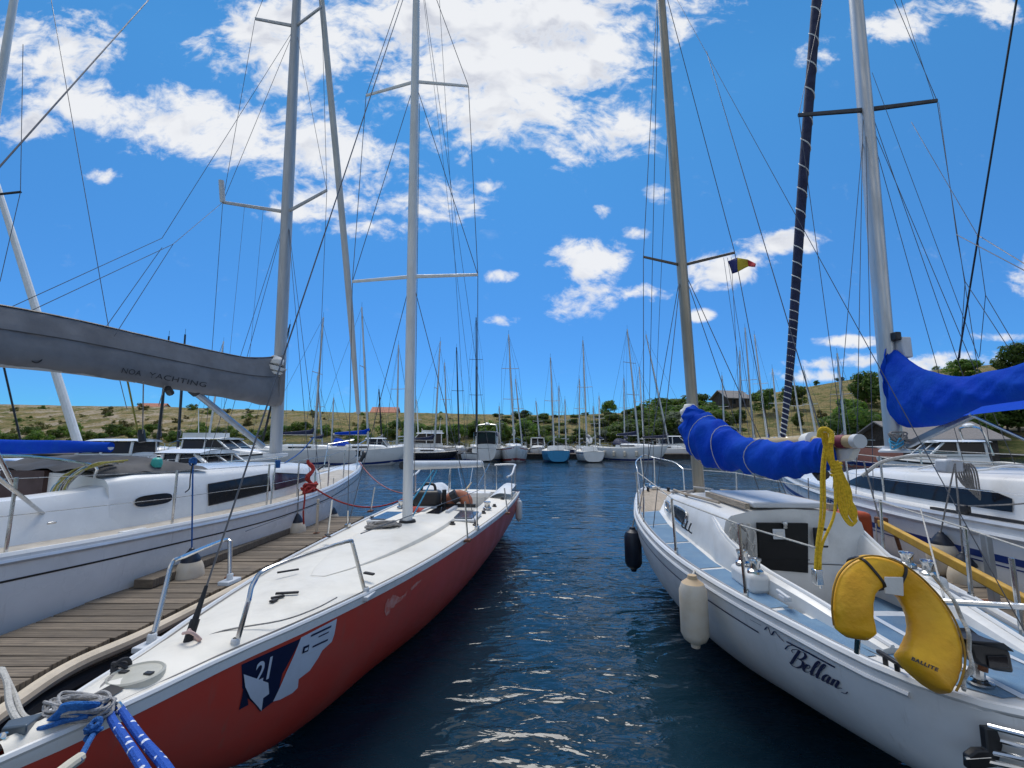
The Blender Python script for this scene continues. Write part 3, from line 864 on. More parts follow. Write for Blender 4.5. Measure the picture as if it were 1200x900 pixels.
pm, pmo = pier('quay', 'planked wooden quay that the finger piers lead off', [(-14, -1.6), (-14, 1.15)], [(14, -1.6), (14, 1.15)], .6, PLANKD, [(-9, .2), (-3, .2), (3, .2), (9, .2)])
pf = empty('floating_dock', (0, 48, 0), 0, 'long dark floating dock across the far side of the harbour', 'pier')
mb = MB()
for i in range(110):
    mb.box((-52 + i * 1.0, 0, .52), (.96, 2.4, .1))
mb.build('deck_boards', PLANKD, pf, smooth=False)
MB().box((2.5, 0, .2), (109, 2.2, .5)).build('pontoon', mat('dark_pontoon', (.05, .045, .04), .8, var=.2), pf, smooth=False)


# ---------------------------------------------------------------- far boats
def gen_st(L, B, fb, flare=1.0):
    B /= 2
    return [(L * a, B * b, fb * c, fb * d, e) for a, b, c, d, e in
            [(0, .02, 1.25, 1.1, 1.1), (.08, .28, 1.18, .35, 1.25), (.2, .58, 1.1, -.2, 1.1), (.35, .84, 1.03, -.45, .8), (.55, 1, 1, -.5, .65), (.75, .97, 1, -.35, .6), (.9, .86, 1.02, -.05, .55), (1, .74, 1.04, .1, .5)]]


def far_sailboat(label, px, Y, fwd, L, B, fb, hullm, mast=None, mastm=ALU, spread=(.55,), cover=None, boom=True, cabinm=GEL, stripe=None, dodger=None, group=None, bundle=None, furl=None, cover_sag=0):
    fwd = Vector((fwd[0], fwd[1], 0)).normalized()
    if Y > 40: B, fb = B * .93, fb * .84
    ctr = PY(px, 520, Y)
    bow = Vector((ctr.x, Y, 0)) + fwd * L / 2
    bt = Boat('sailboat', label, 'sailboat', bow, fwd, L, gen_st(L, B, fb), group)
    bt.hull(hullm, 8, 18)
    hole = (L * .68, L * .93, B * .24)
    bt.deck(CREAM, hole); bt.tub(hole, .4, GEL)
    bt.trunk([(L * .22, B * .10, .02), (L * .26, B * .2, .22), (L * .42, B * .27, .34), (L * .66, B * .3, .38), (L * .675, B * .3, .37)], cabinm)
    for sd in (-1, 1):
        mb = MB()
        mb.grid([[bt.D(u, sd * (B * .285 - .04 + (u / L - .45) * .1 * B + .02), z) for z in (.13, .25)] for u in np.linspace(L * .38, L * .6, 5)])
        mb.build('cabin_window', GLASS, bt.root)
    if stripe: 
        for sd in (-1, 1): bt.strip(L * .04, L, .12, .2, stripe, 'sheer_stripe', sd, .006, 14)
    for sd in (-1, 1): bt.strip(.35 * fb, L, fb * .84, fb * .98, stripe or STRIPEB, 'boot_stripe', sd, .006, 14)
    mb = MB()
    pp = [bt.D(L * .14, bt.par(L * .14)[1] * .85 * -1), bt.D(L * .14, bt.par(L * .14)[1] * -.85, .55), bt.D(.02, 0, .62), bt.D(L * .14, bt.par(L * .14)[1] * .85, .55), bt.D(L * .14, bt.par(L * .14)[1] * .85)]
    mb.tube(pp, .018, 5); mb.build('pulpit', CHROME, bt.root)
    for sd in (-1, 1):
        mb = MB(); mb.tube([bt.D(u, sd * bt.par(u)[1] * .93, .55) for u in np.linspace(L * .14, L * .97, 9)], .009, 4); mb.build('lifeline', WIRE, bt.root)
        for u in np.linspace(L * .3, L * .97, 4):
            MB().tube([bt.D(u, sd * bt.par(u)[1] * .93), bt.D(u, sd * bt.par(u)[1] * .93, .56)], .014, 5).build('stanchion', CHROME, bt.root)
    if mast:
        tx, ty = mast
        base = bt.D(L * .40, 0, .34)
        wb = bt.M @ base
        top = bt.w(PY(tx, ty, wb.y + .15))
        m = MB().tube([base, base.lerp(top, .5), top], [.095, .09, .06], 8).build('mast', mastm, bt.root)
        for f in spread:
            c = base.lerp(top, f); hw = B * .3
            MB().tube([c + Vector((-hw, -.15, .05)), c, c + Vector((hw, -.15, .05))], .03, 6).build('spreader', mastm, m)
            for sd in (-1, 1):
                bt.wire(c + Vector((sd * hw, -.15, .05)), bt.D(L * .42, sd * B * .44), 'shroud', .012)
                bt.wire(c + Vector((sd * hw, -.15, .05)), top, 'shroud', .010)
        MB().tube([top, top + Vector((0, 0, .45))], .012, 4).build('masthead_aerial', BLACK, m)
        if furl: MB().tube([bt.D(.1, 0, .3), base.lerp(top, .93) + Vector((0, .1, 0))], [.05, .035], 6).build('furled_jib', furl, bt.root)
        else: bt.wire(bt.D(.05, 0), base.lerp(top, .95), 'forestay', .012)
        bt.wire(bt.D(L * .99, 0), top, 'backstay', .012)
        cover = cover or rnd.choice([None, SAILW, GREYC, NAVY, None])
        if boom:
            b0 = base + Vector((0, -.12, .85)); b1 = b0 + Vector((0, -L * .34, .05 + cover_sag))
            bo = MB().tube([b0, b1], .055, 8).build('boom', mastm, bt.root)
            if cover:
                MB().tube([b0 + Vector((0, .12, .5)), b0 + Vector((0, -.2, .22)), b0.lerp(b1, .4) + Vector((0, 0, .13)), b1 + Vector((0, .1, .05))], [.12, .2, .17, .1], 8, sx=.7).build('sail_cover', cover, bo)
    if dodger:
        us = np.linspace(L * .60, L * .72, 5)
        mb = MB()
        mb.grid([[Vector((math.cos(a) * -B * .3, bt.y(u), bt.D(u, 0).z + .3 + math.sin(a) * (.15 + .5 * (i / 4) ** .5))) for a in np.linspace(0, math.pi, 9)] for i, u in enumerate(us)])
        mb.build('spray_hood', dodger, bt.root)
    if bundle:
        mb = MB(); pts = [bt.D(L * .43, .1, 1.5), bt.D(L * .5, .12, 1.2), bt.D(L * .6, .1, .95), bt.D(L * .68, .05, .8)]
        mb.tube(cat(pts, 4), [.1, .25, .3, .22, .1], 9); mb.build('stowed_sail', bundle, bt.root)
    return bt


def far_motorboat(label, px, Y, fwd, L, B, fb, hullm=GEL, top=1.4, canopy=None, fly=False, arch=False, group=None, cabin=True, back=.8, windows=GLASS):
    fwd = Vector((fwd[0], fwd[1], 0)).normalized()
    ctr = PY(px, 520, Y)
    bow = Vector((ctr.x, Y, 0)) + fwd * L / 2
    st = gen_st(L, B, fb)
    st = [(a, b * 1.05 if a > .3 * L else b * 1.3, c, d, e * .9) for a, b, c, d, e in st]
    bt = Boat('motorboat', label, 'motorboat', bow, fwd, L, st, group)
    bt.hull(hullm, 8, 18)
    hole = (L * (back if cabin else .4), L * .95, B * .32)
    bt.deck(CREAM, hole); bt.tub(hole, .4, GEL)
    for sd in (-1, 1): bt.strip(.3 * fb, L, fb * .8, fb * .98, STRIPEB, 'boot_stripe', sd, .006, 14)
    for sd in (-1, 1): bt.strip(.05, L, .02, .1, RUBBER, 'rubbing_strake', sd, .015, 14)
    mb = MB()
    mb.tube([bt.D(u, sd * bt.par(u)[1] * .9, .5) for sd, us in ((-1, np.linspace(L * .55, .1, 7)), (1, np.linspace(.1, L * .55, 7))) for u in us], .016, 5)
    mb.build('bow_rail', CHROME, bt.root)
    if cabin:
        w = B * .36
        def ring(u, hw, z): return [Vector((x, bt.y(u), z)) for x in (-hw, hw)]
        zd = bt.D(L * .5, 0).z
        sec = lambda u, c, h: (u, c, h)
        bt.trunk([(L * .16, B * .12, .03), (L * .3, w * .9, .28), (L * .4, w, .36), (L * back - .02, w, .4)], GEL, 'cabin')
        # windscreen frame, side glass and roof
        u0, u1, u2 = L * .36, L * .48, L * (back - .02)
        z0, z1 = zd + .36, zd + top
        mb = MB()
        for sd in (-1, 1):
            mb.add([(sd * w * .95, bt.y(u0), z0), (sd * w * .86, bt.y(u1), z1), (sd * w * .86, bt.y(u2), z1), (sd * w * .95, bt.y(u2), z0)], [(0, 1, 2, 3)])
        mb.add([(-w * .95, bt.y(u0), z0), (w * .95, bt.y(u0), z0), (w * .86, bt.y(u1), z1), (-w * .86, bt.y(u1), z1)], [(0, 1, 2, 3)])
        mb.add([(-w * .95, bt.y(u2), z0), (w * .95, bt.y(u2), z0), (w * .86, bt.y(u2), z1), (-w * .86, bt.y(u2), z1)], [(0, 1, 2, 3)])
        mb.build('wheelhouse_glass', windows, bt.root, smooth=False)
        mb = MB()
        for sd in (-1, 1):
            for (ua, ub) in ((u0, u1), (u2, u2), (L * .58, L * .58)):
                mb.beam((sd * w * .96, bt.y(ua), z0 - .02), (sd * w * .87, bt.y(ub), z1 + .02), .09, .07)
            mb.beam((sd * w * .97, bt.y(u0), z0), (sd * w * .97, bt.y(u2), z0), .06, .1)
        mb.beam((0, bt.y(u0) + .01, z0), (0, bt.y(u1) + .01, z1), .06, .06)
        mb.build('window_frame', GEL, bt.root, smooth=False)
        mb = MB()
        mb.grid([[Vector((x * w * .98, bt.y(u), z1 + .05 + .1 * (1 - x * x))) for x in np.linspace(-1, 1, 7)] for u in np.linspace(u1 - .25, u2 + .25, 6)])
        mb.grid([[Vector((x * w * .98, bt.y(u), z1 + .01)) for x in np.linspace(-1, 1, 7)] for u in np.linspace(u1 - .25, u2 + .25, 6)])
        for u in (u1 - .25, u2 + .25): mb.grid([[Vector((x * w * .98, bt.y(u), z1 + zz * (1 - x * x * .6))) for x in np.linspace(-1, 1, 7)] for zz in (.01, .13)])
        mb.build('roof', GEL, bt.root)
        if fly:
            mb = MB()
            a, b = L * .52, u2 + .1
            mb.grid([[Vector((x, bt.y(u), z1 + .12 + zz)) for x, u in ((-w * .85, b), (-w * .85, a + .4), (-w * .4, a), (w * .4, a), (w * .85, a + .4), (w * .85, b))] for zz in (0, .3)])
            mb.build('flybridge_coaming', GEL, bt.root, smooth=False)
            MB().tube([(-w * .3, bt.y(a + .1), z1 + .42), (0, bt.y(a - .0), z1 + .6), (w * .3, bt.y(a + .1), z1 + .42)], .03, 5).build('flybridge_windscreen', GLASS, bt.root)
            MB().tube([(0, bt.y(u2 - .2), z1 + .1), (0, bt.y(u2), z1 + 1.9)], .025, 5).build('signal_mast', ALUW, bt.root)
        if arch:
            MB().tube(cat([(-w, bt.y(u2 + .2), z0), (-w * .95, bt.y(u2), z1 + .4), (-w * .7, bt.y(u2 - .1), z1 + .75), (w * .7, bt.y(u2 - .1), z1 + .75), (w * .95, bt.y(u2), z1 + .4), (w, bt.y(u2 + .2), z0)], 4), .05, 6).build('radar_arch', CHROME, bt.root)
            MB().lathe([(0.0, 0), (.22, .02), (.24, .1), (.1, .2), (0, .21)], (0, bt.y(u2 - .1), z1 + .77)).build('radar_dome', GEL, bt.root)
    else:
        w = B * .34; zd = bt.D(L * .4, 0).z
        MB().add([(-w, bt.y(L * .45), zd), (-w * .5, bt.y(L * .34), zd + .03), (w * .5, bt.y(L * .34), zd + .03), (w, bt.y(L * .45), zd), (-w * .9, bt.y(L * .5), zd + .42), (-w * .45, bt.y(L * .41), zd + .45), (w * .45, bt.y(L * .41), zd + .45), (w * .9, bt.y(L * .5), zd + .42)],
                 [(0, 1, 5, 4), (1, 2, 6, 5), (2, 3, 7, 6)]).build('windscreen', GLASS, bt.root, smooth=False)
        MB().box((0, -L / 2 - .12, .55), (.3, .3, .55)).box((0, -L / 2 - .15, .1), (.12, .2, .6)).build('outboard_motor', BLACK, bt.root, bevel=.04)
        for u in (.55, .72): MB().box((0, bt.y(L * u), zd - .2), (w * 1.5, .35, .25)).build('seat', GREYC, bt.root, bevel=.03)
    if canopy:
        mb = MB(); zd = bt.D(L * .5, 0).z
        u0, u1 = (L * (back - .05), L * .97) if cabin else (L * .42, L * .85)
        mb.grid([[Vector((x * B * .38, bt.y(u), zd + top * (.98 if cabin else 1) + .12 * (1 - x * x) - (0.0 if abs(x) < .95 else .35))) for x in (-1, -.93, -.5, 0, .5, .93, 1)] for u in np.linspace(u0, u1, 4)])
        mb.build('canopy', canopy, bt.root)
        for sd in (-1, 1):
            for u in (u0 + .05, u1 - .05): MB().tube([bt.D(u, sd * B * .36), Vector((sd * B * .36, bt.y(u), zd + top))], .018, 5).build('canopy_pole', CHROME, bt.root)
    return bt


HBLUE = mat('turquoise_hull_paint', (.03, .26, .50), .35, var=.08)
HBLACK = mat('black_hull_paint', (.012, .013, .02), .3, var=.1)
HNAVY = mat('navy_hull_paint', (.015, .025, .08), .3, var=.1)
HGREY = mat('grey_hull_paint', (.42, .44, .46), .4, var=.08)
HRED = mat('red_boot_paint', (.35, .03, .03), .4)

A_ = far_sailboat('white sailboat moored bow on with a dark 0 on its bow', 469, 43, (-.12, -1), 8.5, 2.8, 1.35, GEL, (467, 404), stripe=None)
A_.text('0', 1.15, .62, .62, INK, 'bow_number', -1, .1, sy=1.2)
far_motorboat('white flybridge motor cruiser with dark windows behind the black open boat', 492, 50, (-1, -.25), 8.5, 3.2, 1.2, GEL, 1.5, fly=True)
far_sailboat('black hulled low boat lying side on at the far dock with navy sail cover', 502, 43.5, (1, -.12), 6.2, 2.3, .95, HBLACK, (516, 400), cover=NAVY, mastm=ALU)
far_motorboat('small white speedboat with dark outboard moored bow on at the far dock', 556, 42, (-.35, -1), 4.6, 2.1, .75, GEL, 1.1, cabin=False)
far_motorboat('white motor cruiser with navy canopy and steel arch at the far dock', 574, 44, (.1, 1), 7.0, 2.9, 1.2, GEL, 1.55, canopy=NAVY, arch=True)
far_sailboat('big white sailboat with red boot stripe moored bow on, tall pale mast', 602, 43, (.05, -1), 9.5, 3.1, 1.5, GEL, (596, 392), stripe=HRED, cover=SAILW, spread=(.4, .68))
far_sailboat('turquoise hulled sailboat moored stern on at the far dock', 650, 43, (.02, 1), 8.0, 2.85, 1.25, HBLUE, (645, 419), mastm=ALU, spread=(.5,))
far_sailboat('white sailboat stern on with loose white sail heaped on its boom', 689, 43, (.05, 1), 8.0, 2.7, 1.15, GEL, (683, 399), bundle=SAILW, mastm=ALU, stripe=HNAVY)
J_ = far_sailboat('large white sailboat with navy sprayhood and row of white fenders at the far dock', 741, 43, (.5, -.87), 8.6, 3.1, 1.5, GEL, (735, 386), cover=NAVY, dodger=NAVY, spread=(.42, .7))
far_sailboat('white sailboat with two tone mast behind the navy sprayhood boat', 775, 50, (.9, -.3), 8.5, 2.8, 1.2, GEL, (757, 392), spread=(.5,))
far_motorboat('white low motorboat at the far dock just left of the blue mainsail cover', 793, 51, (.95, -.2), 7.5, 2.8, 1.15, GEL, 1.2, arch=False)
far_motorboat('small white cabin boat half hidden between the turquoise boat and the big white one', 630, 51, (0, -1), 5.5, 2.3, 1.0, GEL, 1.2)
far_motorboat('small pale open boat in the gap right of the boat with the heaped sail', 709, 51, (.2, 1), 4.5, 2.0, .8, HGREY, 1.0, cabin=False)
far_sailboat('white sailboat behind the black boat with the slim dark mast', 538, 51, (.15, -1), 7.5, 2.6, 1.15, GEL, (535, 407), mastm=BLACK)
far_sailboat('grey hulled sailboat behind the small speedboat with the tallest dark mast', 558, 52, (.1, -1), 9, 2.9, 1.3, HGREY, (558, 372), mastm=BLACK, spread=(.38, .66))
far_sailboat('white sailboat behind the red striped one with a short mast', 612, 52, (.0, -1), 7, 2.4, 1.1, GEL, (604, 444))
far_sailboat('small sailboat behind the turquoise boat with a very short mast', 633, 54, (.1, 1), 6, 2.3, 1.0, GEL, (628, 470))
far_sailboat('navy hulled sailboat hidden behind the turquoise boat, short mast', 664, 53, (.0, 1), 6.5, 2.3, 1.05, HNAVY, (662, 468))
far_sailboat('white sailboat behind the heaped sail boat, mast with a slight lean', 680, 52, (.0, 1), 7.5, 2.5, 1.1, GEL, (679, 444))
far_sailboat('small white sailboat behind the gap in the dock with a thin pale mast', 704, 54, (.0, 1), 6.5, 2.3, 1.0, GEL, (702, 464), mastm=ALUW)
far_sailboat('white sailboat behind the navy sprayhood boat with a short dark mast', 733, 53, (.1, 1), 7, 2.4, 1.1, GEL, (731, 443))
for px, Y, mt, L, lab, hm in ((374, 47, (372, 440), 6.5, 'small white sailboat in the second row, leftmost short mast of the far marina', GEL), (392, 49, (391, 466), 6.0, 'small navy sailboat with a very short mast in the far second row at the left', HNAVY),
                              (446, 49, (444, 456), 6.5, 'white sailboat with short mast just left of the bow on sailboat with the 0', GEL), (489, 53, (488, 468), 6.0, 'grey sailboat with short mast right behind the flybridge motor cruiser', HGREY),
                              (524, 53, (521, 425), 7.5, 'white sailboat hidden behind the black boat, pale mast right of the navy cover', GEL), (586, 53, (585, 476), 5.5, 'tiny sailboat with a stub mast behind the cruiser with the steel arch', HBLUE),
                              (657, 55, (655, 452), 7.0, 'pale sailboat in the second row right of the turquoise boat mast', GEL), (697, 56, (695, 476), 6.0, 'small grey sailboat with short mast behind the heaped sail boat', HGREY), (752, 55, (749, 430), 7.5, 'white sailboat with thin mast right behind the navy sprayhood boat cabin', GEL)):
    far_sailboat(lab, px, Y, (rnd.uniform(-.2, .2), rnd.choice([-1, 1])), L, L * .33, 1.1, hm, mt, mastm=rnd.choice([ALU, ALUW, BLACK]))
# right side, between the blue mainsail cover and the hill
rt = [(868, 47, (867, 411), 7.5, 'first white sailboat right of the hillside shed, seen over the blue mainsail cover', GEL, ALU), (884, 46, (873, 384), 8.5, 'white sailboat with the tallest mast of the row over the blue mainsail cover', GEL, ALU),
      (900, 49, (884, 392), 8.5, 'grey hulled sailboat with pale mast just left of the striped furled sail', HGREY, ALUW), (914, 45, (905, 432), 7, 'white sailboat with short mast directly behind the striped furled sail', GEL, ALUW),
      (941, 48, (929, 438), 7, 'navy hulled sailboat with short mast just right of the striped furled sail', HNAVY, ALUW), (958, 44, (942, 434), 7.2, 'white sailboat with short pale mast behind the yellow tied boom end', GEL, ALUW),
      (990, 36, (981, 414), 7.5, 'white sailboat with thick grey mast left of the grey boathouse', GEL, ALU), (850, 51, (846, 440), 6.5, 'small white sailboat below the hillside shed with a short mast', GEL, ALU)]
for px, Y, mt, L, lab, hm, mm in rt:
    far_sailboat(lab, px, Y, (-.6, -1), L, L * .32, 1.15, hm, mt, mastm=mm, cover=rnd.choice([None, BLUEC, None, SAILW]))
far_motorboat('orange topped covered motorboat ashore below the boathouse', 1012, 34, (-1, .1), 4.5, 2.0, 1.55, mat('salmon_hull_paint', (.55, .22, .16), .5), 1.0, cabin=False)
# left group
far_sailboat('white sailboat lying side on behind the white yacht bow, with grey boom', 356, 36, (1, -.05), 8.6, 2.8, 1.25, GEL, (379, 372), cover=None, mastm=ALU)
far_sailboat('white sailboat with bright blue sprayhood lying side on left of the red boat mast', 420, 36.5, (1, .02), 8.4, 2.8, 1.25, GEL, (424, 360), cover=BLUEC, mastm=ALU, dodger=BLUEC)
far_sailboat('far left sailboat with the left of two thin dark masts behind the grey cover', 186, 34, (.6, -.8), 7.5, 2.5, 1.1, GEL, (198, 394), mastm=BLACK, spread=())
far_sailboat('far left sailboat with the right of two thin dark masts behind the grey cover', 209, 33, (.6, -.8), 7.5, 2.5, 1.1, HGREY, (217, 392), mastm=BLACK, spread=())
far_sailboat('white sailboat behind the grey mast of the white yacht, thin pale mast', 300, 38, (.8, -.4), 8, 2.6, 1.15, GEL, (340, 380), mastm=BLACK)
far_sailboat('white sailboat far behind the white yacht cabin with its mast by the boom strut', 238, 44, (.8, -.4), 8, 2.6, 1.15, GEL, (262, 400), mastm=ALUW)
far_motorboat('white motor cruiser cabin with dark side windows below the grey sail cover, far left', 126, 21, (-1, -.1), 4.9, 2.4, 1.0, GEL, .95, back=.86)
far_motorboat('white flybridge cruiser with black windows behind the white yacht cabin', 265, 27, (1, -.1), 7.5, 2.9, 1.1, GEL, .95, fly=True)
far_motorboat('white day cruiser with dark wraparound windscreen just behind the white yacht cabin top', 248, 13.5, (1, -.12), 5.2, 2.2, .9, GEL, .72, back=.7)
far_motorboat('small white motorboat behind the black boat stern, left of the flybridge cruiser', 448, 46, (1, .1), 5, 2.2, 1.0, GEL, 1.1)
far_motorboat('white cabin cruiser behind the foredeck of the blue striped yacht', 1098, 22, (-.9, .3), 5.2, 2.4, .95, GEL, .95, arch=True)
# fenders along the navy sprayhood boat
for i, u in enumerate((2.6, 3.9, 5.3, 6.8)):
    p = J_.M @ J_.S(u, .25, 1, .14)
    e = empty('fender', (p.x, p.y, p.z - .62), 0, 'white cylindrical fender hanging along the hull of the navy sprayhood boat', 'fender', 'white fenders along the far sailboat')
    MB().lathe([(.02, .6), (.05, .56), (.12, .48), (.12, .1), (.05, .02), (0, 0)], (0, 0, 0), n=10).build('fender_body', FENDW, e)
    MB().tube([(0, 0, .58), (0, 0, .9)], .012, 4).build('lanyard', WROPE, e)


# ---------------------------------------------------------------- decals that follow a hull
def proj(P):
    z = P.z - EYE
    d = P.y * math.cos(PITCH) + z * math.sin(PITCH); u = -P.y * math.sin(PITCH) + z * math.cos(PITCH)
    return 600 + F * P.x / d, 450 - F * u / d


class HullUV:
    def __init__(s, bt, side, u0, u1, d0, d1, nu=90, nd=40):
        s.bt, s.side = bt, side
        s.U = np.linspace(u0, u1, nu); s.Dd = np.linspace(d0, d1, nd)
        s.P = np.array([[proj(bt.M @ bt.S(u, d, side)) for d in s.Dd] for u in s.U])
    def uv(s, px, py):
        e = (s.P[:, :, 0] - px) ** 2 + (s.P[:, :, 1] - py) ** 2
        i, j = np.unravel_index(int(np.argmin(e)), e.shape)
        i2 = min(max(i, 1), len(s.U) - 2); j2 = min(max(j, 1), len(s.Dd) - 2)
        du = (s.P[i2 + 1, j2] - s.P[i2 - 1, j2]); dd = (s.P[i2, j2 + 1] - s.P[i2, j2 - 1])
        A = np.array([du, dd]).T; r = np.array([px, py]) - s.P[i2, j2]
        k = np.clip(np.linalg.solve(A, r), -1, 1)
        return s.U[i2] + k[0] * (s.U[i2 + 1] - s.U[i2 - 1]), s.Dd[j2] + k[1] * (s.Dd[j2 + 1] - s.Dd[j2 - 1])
    def poly(s, pts, m, name, off=.004, parent=None):
        import bmesh
        bm = bmesh.new()
        vs = [bm.verts.new((*s.uv(*p), 0)) for p in pts]
        bm.faces.new(vs)
        bmesh.ops.triangulate(bm, faces=bm.faces[:])
        for _ in range(3): bmesh.ops.subdivide_edges(bm, edges=bm.edges[:], cuts=1, use_grid_fill=True)
        for v in bm.verts: v.co = s.bt.S(v.co.x, max(0, v.co.y), s.side, off)
        mb = MB(); bm.verts.index_update()
        mb.add([v.co.copy() for v in bm.verts], [[v.index for v in f.verts] for f in bm.faces]); bm.free()
        return mb.build(name, m, parent or s.bt.root)
    def text(s, txt, o, ex, ey, m, name, size=1.0, shear=0., offset=0., off=.007, parent=None, spacing=1.0):
        vs, fs = text_mesh(txt, 1.0, shear, 0, offset, spacing)
        out = []
        for v in vs:
            p = (o[0] + ex[0] * v.x + ey[0] * v.y, o[1] + ex[1] * v.x + ey[1] * v.y)
            u, d = s.uv(*p); out.append(s.bt.S(u, max(0, d), s.side, off))
        return MB().add(out, fs).build(name, m, parent or s.bt.root, smooth=False)


# ================================================================== RED SLOOP (bow towards the quay, left)
RB = Boat('sailboat', 'red hulled racing sloop with cream deck and torn 21 sticker, bow towards us', 'sailboat', (-1.72, 1.55), (-.092, -.996), 8.9,
          [(0, .03, 1.055, .99, 1.0), (.3, .125, 1.045, .78, 1.0), (.8, .24, 1.03, .45, 1.15), (1.2, .36, 1.015, .22, 1.3), (1.8, .51, .995, .05, 1.4), (2.5, .65, .975, -.03, 1.35), (3.5, .79, .95, -.16, 1.15),
           (4.8, .925, .925, -.23, 1.0), (6.3, 1.04, .90, -.2, .9), (8, 1.085, .885, -.08, .65), (8.9, 1.08, .88, .03, .5)])
rb = RB.root
RB.hull(REDH, 20, 60)
hole = (5.75, 8.5, .56)
RB.deck(CREAM, hole, .05); RB.tub(hole, .34, GEL2)
for sd in (-1, 1):
    RB.strip(0.0, 8.88, -.005, .06, GEL, 'gunwale', sd, .007, 60)
RB.rail(.1, 8.85, mat('grey_deck_seam', (.25, .23, .21), .8), 'deck_seam', .004, .004, -.035)
RB.rail(.0, 8.88, GEL, 'toe_rail', .014, -.004, .0)
# raised coach roof: a low smooth swelling abaft the foredeck
mb = MB()
rows = []
for i in range(15):
    t = i / 14; u = 2.0 + t * 3.3
    hw = .47 * math.sin(min(1, t * 1.25 + .02) * math.pi / 2) ** .6; h = .07 * min(1, t * 2.4)
    rows.append([RB.D(u, hw * math.sin(a), h * max(0, math.cos(a)) ** .45 + .002, .05) for a in np.linspace(-math.pi / 2, math.pi / 2, 15)])
mb.grid(rows); mb.poly(rows[-1])
mb.build('coach_roof', CREAM, rb)
# mast, boom, rigging
mb_base = RB.D(4.12, 0, .06)
def mast_line(bt, base, pxt, Yt, k=1.15):
    top = bt.w(PY(pxt[0], pxt[1], Yt)); return base + (top - base) * k
RBM = mast_line(RB, mb_base, (488, 0), 5.62, 1.12)
m_red = spar(RB, mb_base, RBM, .083, .062, ALUW)
MB().lathe([(.14, 0), (.14, .02), (.11, .035), (.1, .07), (.0, .075)], mb_base - Vector((0, 0, .02))).build('mast_collar', RUBBER, m_red)
def on_mast(base, top, z): return base + (top - base) * ((z - base.z) / (top.z - base.z))
def spreader_pair(bt, mast, base, top, pyc, tips, Y, dY, m, r=.022):
    zc = PY(480, pyc, Y).z
    c = on_mast(base, top, zc); out = []
    for (px, py) in tips:
        tp = bt.px(px, py, Y + dY)
        MB().tube([c, tp], [r * 1.25, r], 8, sx=.6).build('spreader', m, mast)
        out.append(tp)
    return c, out
c1, t1 = spreader_pair(RB, m_red, mb_base, RBM, 323, [(413, 330), (560, 322)], 5.6, .12, ALUW)
c2, t2 = spreader_pair(RB, m_red, mb_base, RBM, 94, [(429, 112), (549, 101)], 5.6, .12, ALUW)
chL, chR = RB.D(4.75, .8), RB.w(PZ(559, 621, .935))
chL = Vector((-chR.x, chR.y, chR.z))
for ch, a, b in ((chL, t1[0], t2[0]), (chR, t1[1], t2[1])):
    RB.wire(ch, a); RB.wire(a, b); RB.wire(b, RBM); RB.wire(a, c2, 'diagonal_shroud'); RB.wire(ch, c1, 'lower_shroud')
    MB().box(ch + Vector((0, 0, .02)), (.05, .09, .05)).tube([ch, ch + (a - ch).normalized() * .22], .012, 6).build('chainplate', CHROME, rb)
fs = RB.w(PZ(217, 762, 1.03))
RB.wire(fs, RBM * .98 + mb_base * .02, 'forestay', .0055)
MB().tube([fs, fs + (RBM - fs).normalized() * .14], .022, 8).tube([fs + (RBM - fs).normalized() * .13, fs + (RBM - fs).normalized() * .30], [.016, .009], 8).build('furling_drum', RUBBER, rb)
MB().tube(cat([fs + Vector((.02, 0, .08)), fs + Vector((-.05, .03, .1)), fs + Vector((-.07, -.01, .05)), fs + Vector((-.02, -.03, .05)), fs + Vector((-.01, .0, .1))], 5), .008, 6).build('lashing', mat('pale_pink_cord', (.6, .42, .38), .8), rb)
RB.wire(RB.w(PY(515, 0, 6.6)), RB.w(PY(548, 560, 9.4)), 'backstay', .004)
RB.wire(RB.D(8.7, -.5, .1), RBM, 'backstay', .004)
b0 = RB.px(476, 545.5, 5.72); b1 = RB.px(562, 543.5, 8.3)
bo = MB().tube([b0, b0.lerp(b1, .5), b1], .062, 12, sx=.75).build('boom', ALUW, rb)
MB().tube([b0 - (b1 - b0).normalized() * .10, b0], .05, 10).build('gooseneck', BLACK, bo)
MB().tube([b1, b1 + (b1 - b0).normalized() * .05], .064, 12).build('boom_end_cap', GREYGEL, bo)
RB.wire(b1, RBM, 'topping_lift', .003, parent=rb)
for a, q, m_ in (((508, 557), (441, 610), CYROPE), ((512, 557), (450, 618), CYROPE)):
    MB().tube(sag(RB.px(a[0], a[1] - 6, 6.6), RB.px(q[0] + 33, q[1] - 12, 6.1), .01), .011, 6).build('vang_rope', m_, rb)
for dx in (-.05, .05):
    MB().tube([mb_base + Vector((dx, -.09, .35)), on_mast(mb_base, RBM, 7) + Vector((dx, -.07, 0))], .005, 5).build('halyard', GROPE, rb)
# bow pulpits: two hoops
for sd in (1, -1):
    if sd < 0: pts = [RB.w(PZ(275, 763, 1.0)), RB.px(291, 705, 2.42), RB.px(298, 682, 2.5), RB.px(320, 664, 2.62), RB.px(405, 635, 3.22), RB.px(413, 637, 3.28), RB.w(PZ(429, 699, .965))]
    else: pts = [RB.w(PZ(177, 757, 1.005)), RB.px(195, 685, 2.62), RB.px(202, 660, 2.7), RB.px(216, 652, 2.8), RB.px(262, 633, 3.45), RB.px(269, 634, 3.5), RB.px(269, 682, 3.45)]
    P = [pts[0]] + cat(pts[1:6], 5)[0:] + [pts[6]]
    pu = MB().tube(P, .0135, 8).build('bow_pulpit', CHROME, rb)
    for q in (pts[0], pts[6]): MB().box(q + Vector((0, 0, .005)), (.09, .14, .03)).lathe([(.022, 0), (.022, .06), (.014, .065)], q, n=10).build('foot_plate', GREYGEL, pu, bevel=.006)
